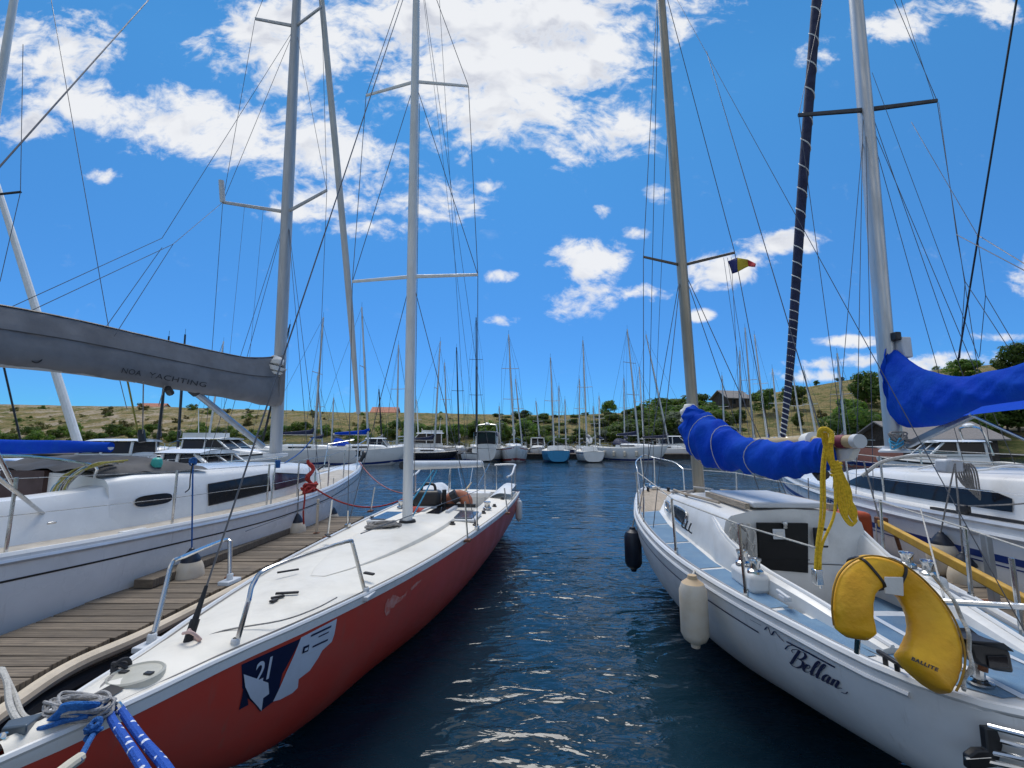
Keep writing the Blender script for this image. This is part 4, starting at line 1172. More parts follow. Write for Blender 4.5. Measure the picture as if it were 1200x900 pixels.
# stanchions and stern rails
for (px, py, tx, ty) in ((548, 634, 545, 588), (595, 602, 591, 572)):
    p = RB.w(PZ(px, py, .92)); t = RB.px(tx, ty, (RB.M @ p).y)
    for q, w in ((p, t), (Vector((-p.x, p.y, p.z)), Vector((-t.x, t.y, t.z)))):
        st_ = MB().tube([q, w], .011, 7).build('stanchion', CHROME, rb)
        MB().box(q + Vector((0, 0, .008)), (.07, .1, .025)).build('stanchion_foot', RUST, st_)
def quarter(sd):
    g = lambda u, v, z: RB.D(u, v * sd, z)
    MB().tube(cat([g(6.9, 1.0, .5), g(7.6, 1.02, .5), g(8.1, 1.03, .62), g(8.65, 1.0, .64), g(8.8, .8, .63), g(8.8, .5, .6)], 5), .02, 8).build('stern_rail', GEL, rb)
    for u, v in ((7.6, 1.02), (8.65, 1.0), (8.78, .55)): MB().tube([g(u, v, 0), g(u, v, .6 if u > 8 else .5)], .012, 7).build('stern_rail_post', CHROME, rb)
quarter(1); quarter(-1)
for sd in (1, -1):
    a = RB.D(4.4, sd * .83, .48); b = RB.D(6.9, sd * 1.0, .5)
    MB().tube([RB.D(1.75, sd * .45, .42), a, b], .004, 5).build('lifeline', WIRE, rb)
# deck hardware: anti slip dashes, hatch ring, deck plates
for (x0, y0, x1, y1, w) in ((323, 695.5, 350, 694, .02), (318, 701, 333, 698, .022), (318, 705, 324, 702, .03), (325, 671, 350, 667, .016), (427, 671, 438, 673, .03), (382, 626, 386, 629, .03)):
    a, b = RB.w(PZ(x0, y0, 1.06)), RB.w(PZ(x1, y1, 1.055))
    MB().beam(a, b, w, .012).build('deck_slot', RUBBER, rb, smooth=False)
hc = RB.w(PZ(159, 796, 1.055)); hc = RB.D(RB.L / 2 - hc.y, hc.x, -.012, .05)
ht = MB().lathe([(.104, -.06), (.104, .012), (.097, .018), (.09, .011), (.045, .014), (0, .015)], hc, n=28).build('inspection_hatch', mat('yellowed_plastic', (.52, .50, .42), .45, var=.1), rb)
for k in (0, 1): MB().box(hc + Vector(((-.06, .06)[k], 0, .017)), (.035, .02, .006)).build('hatch_grip', BLACK, ht)
for (p1, p2) in (((300, 735), (419, 688)), ):
    MB().tube(cat([RB.w(PZ(216, 757, 1.05)), RB.w(PZ(262, 739, 1.065)), RB.w(PZ(330, 727, 1.06)), RB.w(PZ(370, 713, 1.05)), RB.w(PZ(395, 700, 1.05))], 5), .0045, 5).build('furling_line', GROPE, rb)
for us, vs in (((.27, .38), (-.075, -.012)), ((.14, .22), (.005, .04))):
    RB.patch(np.linspace(us[0], us[1], 3), lambda u, v=vs: v[0], lambda u, v=vs: v[1], RUBBER, 'grip_pad', .004, .05, nv=2)
def deck_hatch(u0, u1, v0, v1, up=.012):
    a, b = RB.y(u0), RB.y(u1); z = RB.D((u0 + u1) / 2, (v0 + v1) / 2).z + up
    h = MB().box(((v0 + v1) / 2, (a + b) / 2, z + .012), (abs(v1 - v0), abs(a - b), .035)).build('deck_hatch', GREYGEL, rb, bevel=.014)
    MB().box(((v0 + v1) / 2, (a + b) / 2, z + .036), (abs(v1 - v0) - .09, abs(a - b) - .09, .02)).build('hatch_glass', mat('slate_acrylic', (.05, .07, .10), .2), h, bevel=.006)
deck_hatch(4.75, 5.4, -.76, -.32); deck_hatch(4.55, 5.25, .34, .74)
RB.patch(np.linspace(4.85, 5.6, 4), lambda u: -.22, lambda u: -.02, GLASS, 'companionway_hatch', .075, .05, nv=2)
MB().beam(RB.D(5.0, .06, .08), RB.D(5.6, .06, .08), .05, .05).beam(RB.D(5.0, -.3, .08), RB.D(5.6, -.3, .08), .05, .05).build('hatch_slide', GREYGEL, rb, smooth=False)
MB().beam(RB.D(5.72, -.6, .1), RB.D(5.72, .55, .1), .06, .05).build('traveller_track', BLACK, rb, smooth=False)
for u, v in ((4.5, -.5), (5.6, -.75), (4.6, -.80), (6.4, -.82), (7.4, -.85), (4.9, .8), (6.6, .82)):
    MB().lathe([(.04, 0), (.042, .02), (.025, .03), (.028, .05), (0, .055)], RB.D(u, v, .0), n=10).build('deck_block', BLACK, rb)
def winch(bt, p, r=.06, h=.12, parent=None, m1=None, m2=None):
    w = MB().lathe([(r * 1.25, 0), (r * 1.2, h * .18), (r * .82, h * .3), (r * .75, h * .6), (r * .95, h * .85), (r * 1.02, h * .9)], p, n=16).build('winch', m1 or CHROME, parent or bt.root)
    MB().lathe([(r * 1.02, h * .9), (r * .98, h), (r * .4, h * 1.02), (r * .3, h * .97), (0, h * .97)], p, n=16).build('winch_top', m2 or CHROME, w)
    return w
winch(RB, RB.D(6.0, -.75, .02)); winch(RB, RB.D(6.0, .75, .02))
for v in (-.16, .16, 0): MB().tube([RB.D(8.3, v, .1), RB.D(8.75, v * 2.4, .62)], .011, 6).build('stern_arch_leg', CHROME, rb)
MB().tube(cat([RB.D(8.0, -.4, -.25), RB.D(8.0, -.38, .55), RB.D(8.0, -.2, .62), RB.D(8.0, .2, .62), RB.D(8.0, .38, .55), RB.D(8.0, .4, -.25)], 4), .014, 6).build('mainsheet_arch', CHROME, rb)
for sd in (-1, 1):
    mb = MB(); mb.grid([[RB.D(u, sd * (.56 + .45 * t), .22 * math.sin(math.pi * min(1, t * 1.6) * .5) * (1 if k else .6) * (1 - t * .2)) for t in np.linspace(0, 1, 7)] for k, u in enumerate(np.linspace(7.5, 8.9, 5))])
    mb.build('stern_coaming', GEL2, rb)
MB().beam(RB.D(8.1, -.5, .0), RB.D(8.1, .5, .0), .3, .1).build('stern_thwart', GEL2, rb, bevel=.02)
MB().tube([RB.D(7.2, .02, -.02), RB.D(8.5, .0, .2)], .018, 7).build('tiller', WOOD, rb)
# torn sticker
hv = HullUV(RB, -1, .7, 4.2, 0, .8)
stk = hv.poly([(282, 779), (352, 748), (330, 790), (323, 818), (345, 802), (304, 834), (298, 826), (289, 818), (283, 806)], STICKN, 'race_number_sticker')
hv.poly([(352, 747), (394, 725), (391, 743), (388, 752), (377, 762), (372, 771), (362, 786), (349, 796), (348, 806), (342, 812), (327, 820), (319, 822), (335, 787)], STICKW, 'sponsor_panel', .005, stk)
hv.poly([(283, 790), (287, 797), (296, 803), (307, 801), (312, 800), (313, 813), (306, 818), (304, 833), (300, 828), (291, 818), (285, 805)], STICKW, 'peeled_corner', .012, stk)
hv.poly([(284, 808), (289, 817), (290, 826), (279, 832)], STICKN, 'torn_tail', .005, stk)
hv.text('21', (306, 798), (25, -12), (4, -36), STICKW, 'race_number', shear=.12, offset=.012, off=.009, parent=stk, spacing=.9)
hv.poly([(354, 758), (361, 755), (359.5, 763), (352.5, 766)], STICKN, 'sponsor_mark', .009, stk)
hv.poly([(355.3, 760), (359.3, 758), (358.4, 761.5), (354.6, 763.2)], STICKW, 'sponsor_mark_cutout', .012, stk)
for (x, y, l, w) in ((365, 757, 18, 2.2), (363, 744, 24, 2.4), (372, 745.5, 12, 1.6), (359, 766.5, 13, .8)):
    hv.poly([(x, y), (x + l, y - l * .47), (x + l - .5, y - l * .47 + w), (x - .5, y + w)], INK if w > 1 else GREYGEL, 'sponsor_line', .009, stk)
CH = mat('chalky_scuff', (.62, .30, .26), .8, var=.25, scale=22, col2=(.58, .14, .10))
hv.poly([(451, 708), (454, 702), (457, 701), (460, 697), (464, 698), (462, 702), (468, 700), (473, 697), (477, 692), (475, 698), (468, 705), (463, 708), (461, 712), (457, 713), (456, 719), (453, 716), (452, 722), (450, 716)], CH, 'scuff_patch', .003)
hv.poly([(480, 690), (488, 682), (494, 679), (489, 685), (482, 692)], CH, 'scuff_patch', .003)
hv2 = None

# ================================================================== SMALL WHITE SLOOP (stern towards us, right)
BB = Boat('sailboat', 'small white sloop with blue side decks and bronze mast, stern towards us, named Bellan', 'sailboat', (2.66, 8.6), (.044, 1), 6.8,
          [(0, .03, 1.16, 1.08, 1), (.4, .24, 1.15, .75, 1.1), (.9, .43, 1.14, .42, 1.2), (1.9, .69, 1.12, .0, 1.35), (2.7, .87, 1.09, -.2, 1.5), (3.7, .985, 1.06, -.24, 1.75), (4.6, .985, 1.025, -.05, 1.5), (5.3, .86, .985, .15, 1.15),
           (5.9, .69, .96, .29, .9), (6.3, .57, .95, .39, .7), (6.52, .46, .955, .44, .6), (6.68, .31, .96, .47, .55), (6.78, .14, .962, .50, .5), (6.8, .06, .963, .51, .5)])
bb = BB.root
BB.hull(HULLB, 20, 60)
hole = (4.8, 5.7, .60)
BB.deck(GEL2, hole, .05)
ck = BB.tub(hole, .42, GEL2)
BB.rail(.0, 6.8, GEL, 'toe_rail', .022, .012, -.02)
BB.rail(.0, 6.45, GREYGEL, 'rubbing_strake', .014, -.045, .004)
for sd in (-1, 1): BB.strip(.15, 5.6, .145, .155, INK, 'sheer_line', sd, .005, 50)
BB.rail(.02, 6.7, mat('aluminium_toe_track', (.45, .45, .45), .4, .7), 'genoa_track', .012, .008, -.07)
edge = lambda u: BB.par(u)[1]
cw = lambda u: float(np.interp(u, [1.5, 1.9, 2.5, 3.4, 4.78, 6.0], [.1, .22, .46, .6, .64, .66]))
for sd in (-1, 1):
    for (a, b) in ((2.55, 3.3), (3.34, 4.1), (4.14, 4.85), (4.89, 5.6), (5.64, 6.2)):
        BB.patch(np.linspace(a, b, 8), lambda u: sd * (edge(u) - .075), lambda u: sd * (cw(u) + .05 if u < 4.7 else float(np.interp(u, [4.7, 5.2, 6.3], [.69, .62, .44]))), BLUED, 'blue_nonskid_panel', .004, .05)
    BB.patch(np.linspace(.5, 2.5, 14), lambda u: sd * max(.02, edge(u) - .08), lambda u: sd * (max(.015, cw(u) + .03) if u > 1.6 else .015), TEAK, 'foredeck_planking', .004, .05)
BB.patch(np.linspace(5.78, 6.6, 8), lambda u: -edge(u) + .16, lambda u: edge(u) - .16, BLUED, 'blue_aft_deck_panel', .0045, .05, nv=6)
for v in (-.16, .18): BB.patch(np.linspace(5.78, 6.62, 6), lambda u: v - .018, lambda u: v + .018, GEL, 'panel_margin', .008, .05, nv=1)
# cabin trunk
sec = [(1.55, .04, .02), (1.75, .15, .07), (2.1, .32, .16), (2.6, .47, .24), (3.4, .6, .32), (4.2, .64, .38), (4.76, .645, .40)]
BB.trunk(sec, GEL2, 'cabin', .09, .05)
for sd in (-1, 1):
    for k, (ua, ub, za, zb) in enumerate(((2.75, 3.1, .10, .2), (3.3, 3.85, .10, .24))):
        def side(u, z): return Vector((sd * (float(np.interp(u, [x[0] for x in sec], [x[1] for x in sec])) - .09 * .35 * (z / .16) * .9 + .012), BB.y(u), BB.D(u, .6).z + z))
        fr = MB().tube(cat([side(ua + .05, za), side(ub - .04, za - .005), side(ub, (za + zb) / 2), side(ub - .04, zb), side(ua + .05, zb - .015), side(ua, (za + zb) / 2), side(ua + .05, za)], 4), .013, 6).build('window_frame', CHROME, bb)
        MB().poly([side(ua + .05, za), side(ub - .04, za - .005), side(ub, (za + zb) / 2), side(ub - .04, zb), side(ua + .05, zb - .015), side(ua, (za + zb) / 2)]).build('pane', GLASS, fr, smooth=False)
    MB().tube([BB.D(u, sd * (cw(u) - .16), float(np.interp(u, [2.4, 4.76], [.22, .41])) + .06) for u in np.linspace(2.6, 4.4, 8)], .014, 6).build('grab_rail', TEAK, bb)
    # vents lettering-like hooks and winches on the roof
    for u in (3.95, 4.05, 4.15): MB().tube(cat([BB.D(u, sd * .655, .2), BB.D(u, sd * .68, .15), BB.D(u, sd * .68, .12), BB.D(u, sd * .655, .1)], 3), .008, 5).build('line_hook', BLACK, bb)
# sliding hatch and washboards
zr = BB.D(4.7, 0).z + .45
MB().box((-.03, BB.y(4.32), zr + .03), (.62, .92, .05)).build('sliding_hatch', GREYGEL, bb, bevel=.015)
for v in (-.38, .34): MB().beam((v, BB.y(3.9), zr + .015), (v, BB.y(4.76), zr + .015), .04, .05).build('hatch_rail', TEAK, bb, smooth=False)
wbp = [PY(888, 613, 3.8), PY(946, 613, 3.8), PY(948, 672, 3.78), PY(893, 668, 3.78)]
yb = BB.y(4.785)
wl = [BB.w(p) for p in wbp]
wb = MB().prism([Vector((p.x, yb, p.z)) for p in wl], (0, -.03, 0)).build('washboard', mat('black_washboard', (.007, .007, .008), .45, spec=.3), bb, smooth=False, bevel=.004)
MB().box((wl[0].x + .17, yb - .035, wl[0].z - .09), (.10, .012, .085)).build('notice_plate', GREYGEL, wb, bevel=.004)
MB().box((wl[0].x + .17, yb - .043, wl[0].z - .09), (.06, .008, .04)).build('notice_panel', SAILW, wb)
MB().lathe([(.02, 0), (.02, .03), (0, .035)], (wl[0].x + .22, yb - .03, wl[0].z + .0), (0, -1, 0), 10).box((wl[0].x + .22, yb - .045, wl[0].z - .02), (.03, .02, .045)).build('padlock', CHROME, wb, bevel=.004)
for dz in (.15, .30): MB().box(((wl[0].x + wl[1].x) / 2, yb - .0315, wl[0].z - dz), (abs(wl[1].x - wl[0].x) - .03, .004, .006)).build('board_joint', mat('dull_black', (.006, .006, .006), .8), wb)
ins = MB().box((wl[1].x + .09, yb - .03, 1.27), (.1, .04, .16)).build('compass_housing', BLACK, bb, bevel=.008)
MB().box((wl[1].x + .1, yb - .055, 1.27), (.07, .02, .12)).build('compass_cover', GEL, ins, bevel=.006)
# coamings
for sd in (-1, 1):
    mb = MB(); rows = []
    for u in np.linspace(4.5, 6.2, 16):
        h = float(np.interp(u, [4.5, 4.7, 4.85, 5.05, 5.3, 5.7, 6.2], [.33, .28, .22, .155, .125, .10, .04]))
        v = sd * min(float(np.interp(u, [4.5, 4.75, 5.2, 6.2], [.60, .64, .57, .40])), edge(u) - .12); d = BB.D(u, v).z
        rows.append([Vector((v + sd * .03, BB.y(u), d - .02)), Vector((v + sd * .02, BB.y(u), d + h * .8)), Vector((v - sd * .01, BB.y(u), d + h)), Vector((v - sd * .07, BB.y(u), d + h)), Vector((v - sd * .10, BB.y(u), d + h * .8)), Vector((v - sd * .14, BB.y(u), d - .03))])
    mb.grid(rows); mb.poly(rows[0]); mb.poly(rows[-1])
    mb.build('coaming', GEL2, bb)
    MB().tube([Vector((r[2].x - sd * .02, r[2].y, r[2].z + .005)) for r in rows], .014, 6).build('coaming_cap', GEL, bb)
    MB().box((sd * .62, BB.y(5.22), BB.D(5.22, .62).z + .055), (.15, .34, .14)).build('winch_base', GEL2, bb, bevel=.035)
    for u in (5.13, 5.31): winch(BB, Vector((sd * .62, BB.y(u), BB.D(u, .62).z + .125)), .046, .105)
    cl = MB().beam((sd * .60, BB.y(5.62) - .07, BB.D(5.62, .6).z + .09), (sd * .60, BB.y(5.62) + .07, BB.D(5.62, .6).z + .1), .022, .022).box((sd * .59, BB.y(5.62), BB.D(5.62, .6).z + .075), (.05, .07, .03)).build('cleat', GREYGEL, bb, bevel=.006)
    # cockpit seats
    MB().box((sd * .42, BB.y(5.25), .88 - .1), (.34, .86, .05)).build('cockpit_seat', GREYGEL, bb, bevel=.01)
    MB().box((sd * .42, BB.y(5.25), .80 + .012), (.27, .76, .012)).build('blue_seat_panel', BLUED, bb)
for k, v in enumerate((-.54, -.47, -.40)):      # hanging rope bunches on the aft bulkhead
    q = Vector((v, yb - .03, 1.36))
    mb = MB()
    for j in range(4):
        mb.tube(cat([q + Vector((rnd.uniform(-.02, .02), 0, .02)), q + Vector((-.03 + rnd.uniform(-.02, .02), -.02, -.07)), q + Vector((rnd.uniform(-.02, .02), -.03, -.15 - .05 * j)), q + Vector((.035, -.02, -.07)), q], 5), .0075, 5)
    mb.build('halyard_coil', WROPE if k != 1 else GROPE, bb)
# mast, spreaders, rigging
bm0 = BB.D(3.02, 0.0, .27); wY = (BB.M @ bm0).y
bm0 = BB.w(PY(820, 584, wY))
BBM = mast_line(BB, bm0, (775, 0), wY, 1.08)
m_b = spar(BB, bm0, BBM, .088, .066, GOLD)
MB().box(bm0 - Vector((0, 0, .01)), (.24, .3, .05)).build('mast_step', BLACK, m_b, bevel=.01)
for a in range(5): winch(BB, bm0 + Vector((.1 * math.cos(a * 1.4), .1 * math.sin(a * 1.4) - .02, .02)), .022, .06, m_b, BLACK, BLACK)
c1, t1 = spreader_pair(BB, m_b, bm0, BBM, 311, [(754, 301), (861, 296)], wY, -.15, mat('dark_bronze_spreader', (.12, .10, .08), .4, .5), .018)
chp = BB.D(3.1, -edge(3.1) + .06); chs = BB.D(3.1, edge(3.1) - .06)
for ch, tt in ((chp, t1[0]), (chs, t1[1])):
    BB.wire(ch, tt); BB.wire(tt, BBM); 
    for du in (.35, -.35): BB.wire(ch + Vector((-.02 * (1 if ch.x > 0 else -1), du, 0)), c1, 'lower_shroud')
    MB().tube([ch, ch + (tt - ch).normalized() * .3], .011, 6).build('turnbuckle', CHROME, bb)
BB.wire(BB.D(.06, 0, .02), BBM, 'forestay', .0055)
BB.wire(BB.D(.35, 0, .02), on_mast(bm0, BBM, 7), 'inner_forestay', .004)
BB.wire(BB.w(PY(966, 520, 3.2)), BB.w(PY(828, 60, 5.3)), 'topping_lift', .004)
BB.wire(BB.D(6.6, 0, .02), BBM, 'backstay', .0025)
hal = BB.w(PY(848, 302, wY - .12))
for k, (px, py) in enumerate(((885, 470), (893, 480), (871, 474))):
    BB.wire(hal + Vector((.05 * k, 0, 0)), BB.w(PY(px, 560, wY - .5 - .3 * k)), 'flag_halyard', .003)
# boom with blue cover
Z0 = bm0
gs = BB.w(PY(815, 521, wY - .1)); be = BB.w(PY(1006, 517, 2.94))
boomB = MB().tube([gs, be], .046, 14).build('boom', WOOD, bb)
dB = (be - gs).normalized()
MB().tube([be - dB * .17, be - dB * .10], .0485, 14).build('red_band', mat('maroon_tape', (.18, .02, .035), .6), boomB)
MB().tube([be - dB * .03, be + dB * .015], .049, 14).build('boom_end_fitting', GREYGEL, boomB)
def sock(boat, path, sx, name, m, parent, n=22, wr=.06, seed=1, seg=6):
    """wrinkled cloth tube: path = (local point, radius)"""
    r_ = random.Random(seed)
    pts = cat([p for p, _ in path], seg); L = len(pts)
    rad = np.interp(np.linspace(0, 1, L), np.linspace(0, 1, len(path)), [r for _, r in path])
    mb = MB(); rows = []
    ph = [r_.uniform(0, 6.28) for _ in range(6)]
    for i, p in enumerate(pts):
        t = (pts[min(i + 1, L - 1)] - pts[max(i - 1, 0)]).normalized()
        N = Vector((0, 0, 1)) - t * t.z; N = Vector((0, 1, 0)) if N.length < .2 else N; N = (N - t * N.dot(t)).normalized(); B = t.cross(N)
        row = []
        for k in range(n):
            a = 2 * math.pi * k / n
            w = 1 + wr * (math.sin(2 * a + ph[0] + i * .25) * .6 + .9 * (1 - 2 * abs(math.sin(1.5 * a + ph[1] - i * .33))) + .7 * (1 - 2 * abs(math.sin(a + i * .41 + ph[2]))) + .5 * (1 - 2 * abs(math.sin(i * .55 + ph[3] + .8 * math.sin(2 * a))))) + r_.uniform(-.012, .012)
            row.append(p + (B * math.cos(a) * sx + N * math.sin(a)) * rad[i] * w)
        rows.append(row)
    mb.grid(rows, True); mb.poly(rows[0]); mb.poly(rows[-1])
    return mb.build(name, m, parent, ang=60), pts, rad
P_ = lambda px, py, y: BB.w(PY(px, py, y))
cov, cp, cr = sock(BB, [(P_(812, 478, 5.35), .09), (P_(812, 490, 5.3), .22), (P_(818, 508, 5.2), .29), (P_(840, 521, 4.75), .27), (P_(868, 531, 4.3), .185), (P_(905, 539, 3.8), .16), (P_(940, 537, 3.4), .135), (P_(962, 533, 3.2), .115), (P_(970, 531, 3.12), .095)], .62, 'sail_cover', BLUEC, boomB, 36, .075, 3, 12)
sock(BB, [(P_(808, 474, 5.36), .07), (P_(808, 482, 5.36), .13), (P_(806, 494, 5.4), .11)], .9, 'stowed_sail', SAILW, boomB, 12, .12, 5)
for i in (30, 41, 55):
    t = (cp[i + 1] - cp[i - 1]).normalized(); N = (Vector((0, 0, 1)) - t * t.z).normalized(); B = t.cross(N)
    MB().tube([cp[i] + (B * math.cos(a) * .64 + N * math.sin(a)) * cr[i] * 1.045 + t * .05 * math.sin(a * 2 + i) for a in np.linspace(0, 2 * math.pi, 22)], .004, 5).build('cover_tie', WROPE, boomB)
MB().tube([be - dB * .46 + Vector((0, 0, -.02)), be - dB * .4], [.1, .085], 12).build('sail_clew', SAILW, boomB)
mb = MB(); mb.prism([be - dB * .40 + Vector((0, 0, -.04)), be - dB * .04 + Vector((0, 0, -.05)), be - dB * .1 + Vector((0, 0, -.13)), be - dB * .36 + Vector((0, 0, -.16))], (.05, 0, 0)); mb.build('sail_tail', SAILW, boomB, bevel=.01)
MB().tube(cat([be - dB * .42 + Vector((.0, 0, -.1)), be - dB * .42 + Vector((0, 0, -.2)), be - dB * .36 + Vector((0, 0, -.26))], 4), .05, 10).build('sheet_block', BLACK, boomB)
# pulpit, stanchions, lifelines, pushpit
g = lambda u, v, z=0: BB.D(u, v, z, .05)
pp_ = [g(1.0, -.38), g(.92, -.40, .45), g(.6, -.34, .55), g(.05, -.12, .60), g(-.0, 0, .60), g(.05, .12, .60), g(.6, .34, .55), g(.92, .40, .45), g(1.0, .38)]
MB().tube([pp_[0]] + cat(pp_[1:8], 4) + [pp_[8]], .013, 8).tube([g(.2, -.1), g(.1, -.13, .6)], .013, 7).tube([g(.2, .1), g(.1, .13, .6)], .013, 7).build('pulpit', CHROME, bb)
sts = []
for u in (2.2, 4.5, 5.45):
    for sd in (-1, 1):
        p = g(u, sd * (edge(u) - .06)); t = p + Vector((sd * .02, 0, .52))
        s_ = MB().tube([p, t], .0125, 8).build('stanchion', CHROME, bb)
        MB().lathe([(.04, 0), (.04, .012), (.018, .02), (.018, .07)], p, n=10).build('stanchion_socket', CHROME, s_)
for sd in (-1, 1):
    ps = [pp_[1 if sd < 0 else 7]] + [g(u, sd * (edge(u) - .06), .51) for u in (2.2, 4.5, 5.45, 6.0)]
    MB().tube(ps, .006, 6).build('lifeline', WROPE, bb)
pq = [g(5.9, -(edge(5.9) - .06)), g(5.92, -(edge(5.92) - .06), .50), g(6.3, -(edge(6.3) - .05), .52), g(6.68, -.46, .52), g(6.78, 0, .52), g(6.68, .46, .52), g(6.3, edge(6.3) - .05, .52), g(5.92, edge(5.92) - .06, .5), g(5.9, edge(5.9) - .06)]
# (only the starboard half of the stern rail stands; the lifebuoy hangs at the port quarter)
MB().tube([BB.w(PY(1100, 705, 2.55)), BB.w(PY(1215, 712, 2.3))], .016, 8).tube([BB.w(PY(1215, 712, 2.3)), g(6.4, .5)], .014, 8).build('stern_rail', CHROME, bb)
MB().tube([g(6.0, .5), g(6.0, .5, .45)], .013, 8).build('stern_rail_post', CHROME, bb)
# anchor chute and windlass hints at the bow
MB().box(g(.5, .0, .03), (.16, .3, .06)).tube([g(.35, -.03, .06), g(-.05, -.02, .05)], .02, 6).build('anchor_roller', CHROME, bb, bevel=.01)
for u, v in ((.75, -.18), (.75, .18), (6.35, -.5), (6.35, .5)):
    p = g(u, v, .02)
    MB().beam(p + Vector((0, -.08, .05)), p + Vector((0, .08, .05)), .022, .02).beam(p + Vector((0, -.035, -.02)), p + Vector((0, -.035, .05)), .02, .03).beam(p + Vector((0, .035, -.02)), p + Vector((0, .035, .05)), .02, .03).build('mooring_cleat', BLACK, bb, bevel=.005)
MB().tube(cat([g(3.3, -.3, .42), g(3.6, -.2, .43), g(3.9, -.34, .44), g(4.1, -.15, .46), g(4.3, -.36, .45)], 5), .012, 6).build('loose_halyard', WROPE, bb)
MB().tube(cat([g(2.4, -.25, .24), g(2.7, -.36, .27), g(3.0, -.2, .33), g(3.3, -.4, .34), g(3.6, -.46, .3)], 5), .014, 6).build('loose_halyard', GROPE, bb)
# folded step ladder and black brackets on the transom
TL = lambda px, py, y: BB.w(PY(px, py, y))
for (xa, ya, xb, yb_l) in ((1158, 851, 1218, 866), (1166, 866, 1218, 880), (1156, 880, 1218, 893), (1152, 891, 1218, 905)):
    MB().tube([TL(xa, ya, 1.955), TL(xb, yb_l, 1.85)], .011, 8).build('boarding_ladder_tube', CHROME, bb)
lbk = [TL(px, py, 1.965) for px, py in ((1146, 848), (1160, 849), (1167, 868), (1161, 893), (1128, 897), (1127, 881), (1137, 874), (1149, 874))]
MB().prism(lbk, (0, -.03, 0)).build('ladder_bracket', BLACK, bb, bevel=.006)
MB().tube([TL(1131, 889, 1.94), TL(1160, 887, 1.94)], .006, 6).build('ladder_bolt', CHROME, bb)
# lettering
hb = HullUV(BB, -1, 3.6, 6.75, .05, .75, 110, 46)
def script_text(strokes, o, ex, ey, m, name, hv_, shear=.22):
    """hand lettered strokes (thick down, thin up) laid on the hull"""
    for k, st_ in enumerate(strokes):
        pts = [Vector((x, y, 0)) for x, y in st_]
        c = cat(pts, 6); mb = MB(); rows = []
        for i, p in enumerate(c):
            t = (c[min(i + 1, len(c) - 1)] - c[max(i - 1, 0)]).normalized(); n = Vector((-t.y, t.x, 0))
            w = .018 + .045 * max(0, -t.y) ** 1.5
            if i in (0, len(c) - 1): w *= .5
            row = []
            for q in (p - n * w, p, p + n * w):
                X = q.x + shear * q.y
                u, d = hv_.uv(o[0] + ex[0] * X + ey[0] * q.y, o[1] + ex[1] * X + ey[1] * q.y)
                row.append(hv_.bt.S(u, max(0, d), hv_.side, .007))
            rows.append(row)
        mb.grid(rows); mb.build(name, m, hv_.bt.root)
ell = lambda x: [(x - .10, .12), (x + .05, .55), (x + .12, .9), (x + .07, 1.0), (x, .75), (x - .01, .2), (x + .04, 0), (x + .15, .1)]
script_text([[(.02, .72), (-.06, .82), (.02, .95), (.2, 1.02), (.18, .6), (.14, .02)], [(.2, 1.0), (.42, 1.04), (.52, .84), (.42, .6), (.24, .53)], [(.24, .53), (.5, .5), (.56, .25), (.42, .0), (.2, -.02), (.06, .1)],
             [(.66, .2), (.82, .3), (.84, .43), (.75, .47), (.66, .3), (.67, .08), (.76, 0), (.9, .1)], ell(1.0), ell(1.24),
             [(1.68, .42), (1.58, .47), (1.48, .27), (1.5, .03), (1.59, .04), (1.68, .28)], [(1.7, .46), (1.68, .12), (1.73, 0), (1.82, .1)],
             [(1.88, .45), (1.87, .2), (1.87, 0)], [(1.87, .2), (1.97, .45), (2.06, .40), (2.05, .1), (2.11, 0), (2.22, .1), (2.3, .14)]], (924, 776.5), (27.5, 14.2), (2, -19.5), INK, 'name_lettering', hb)
sc20 = lambda pts: [(x / 20, y / 20) for x, y in pts]
script_text([sc20(p) for p in ([(880, 726), (893, 733)], [(897, 738), (901, 735), (905, 744), (909, 740), (914, 746), (920, 752)], [(921, 761), (925, 757), (930, 756)], [(987, 811), (992, 813), (995, 811)])], (0, 0), (20, 0), (0, 20), INK, 'name_flourish', hb, 0)
hb.poly([(923, 751.2), (951, 765.5), (980, 781.5), (979.5, 783), (950, 767), (922.5, 752.6)], INK, 'name_flourish', .006)


# ================================================================== LARGE WHITE YACHT (left, bow away)
WB = Boat('sailboat', 'large white cruising yacht with dark windows and grey boom cover, left of the pier', 'sailboat', (-4.17, 11.95), (.174, .985), 10.4,
          [(0, .03, 1.45, 1.35, 1), (.25, .15, 1.42, .55, 1.05), (.6, .33, 1.385, .0, 1.1), (1.2, .60, 1.33, -.3, 1.0), (2.5, 1.02, 1.23, -.5, .75), (3.6, 1.30, 1.16, -.55, .6), (5.3, 1.52, 1.11, -.55, .5),
           (7.3, 1.59, 1.14, -.45, .42), (8.4, 1.60, 1.18, -.35, .4), (10.4, 1.45, 1.22, -.1, .4)])
wb_ = WB.root
WB.hull(HULLW, 20, 50)
hole = (7.2, 9.9, .70)
WB.deck(GEL, hole, .04); WB.tub(hole, .35, GEL2)
for sd in (-1, 1): WB.strip(.12, 10.3, .185, .202, mat('black_cove_stripe', (.02, .02, .02), .4), 'cove_stripe', sd, .004, 60)
WB.rail(.0, 10.35, GEL, 'toe_rail', .03, .0, -.03)
WB.rail(.05, 10.3, mat('blue_grey_rub_rail', (.50, .55, .62), .35, .3), 'rub_rail', .022, -.045, .004)
edw = lambda u: WB.par(u)[1]
wcw = lambda u: float(np.interp(u, [2.5, 3.2, 4.2, 5.5, 7, 9.7], [.55, .86, 1.04, 1.14, 1.2, 1.22]))
for sd in (-1, 1):
    WB.patch(np.linspace(1.2, 9.8, 30), lambda u: sd * (edw(u) - .06), lambda u: sd * (min(edw(u) - .08, wcw(u) if u > 2.5 else .1)), TAN, 'side_deck_nonskid', .005, .04)
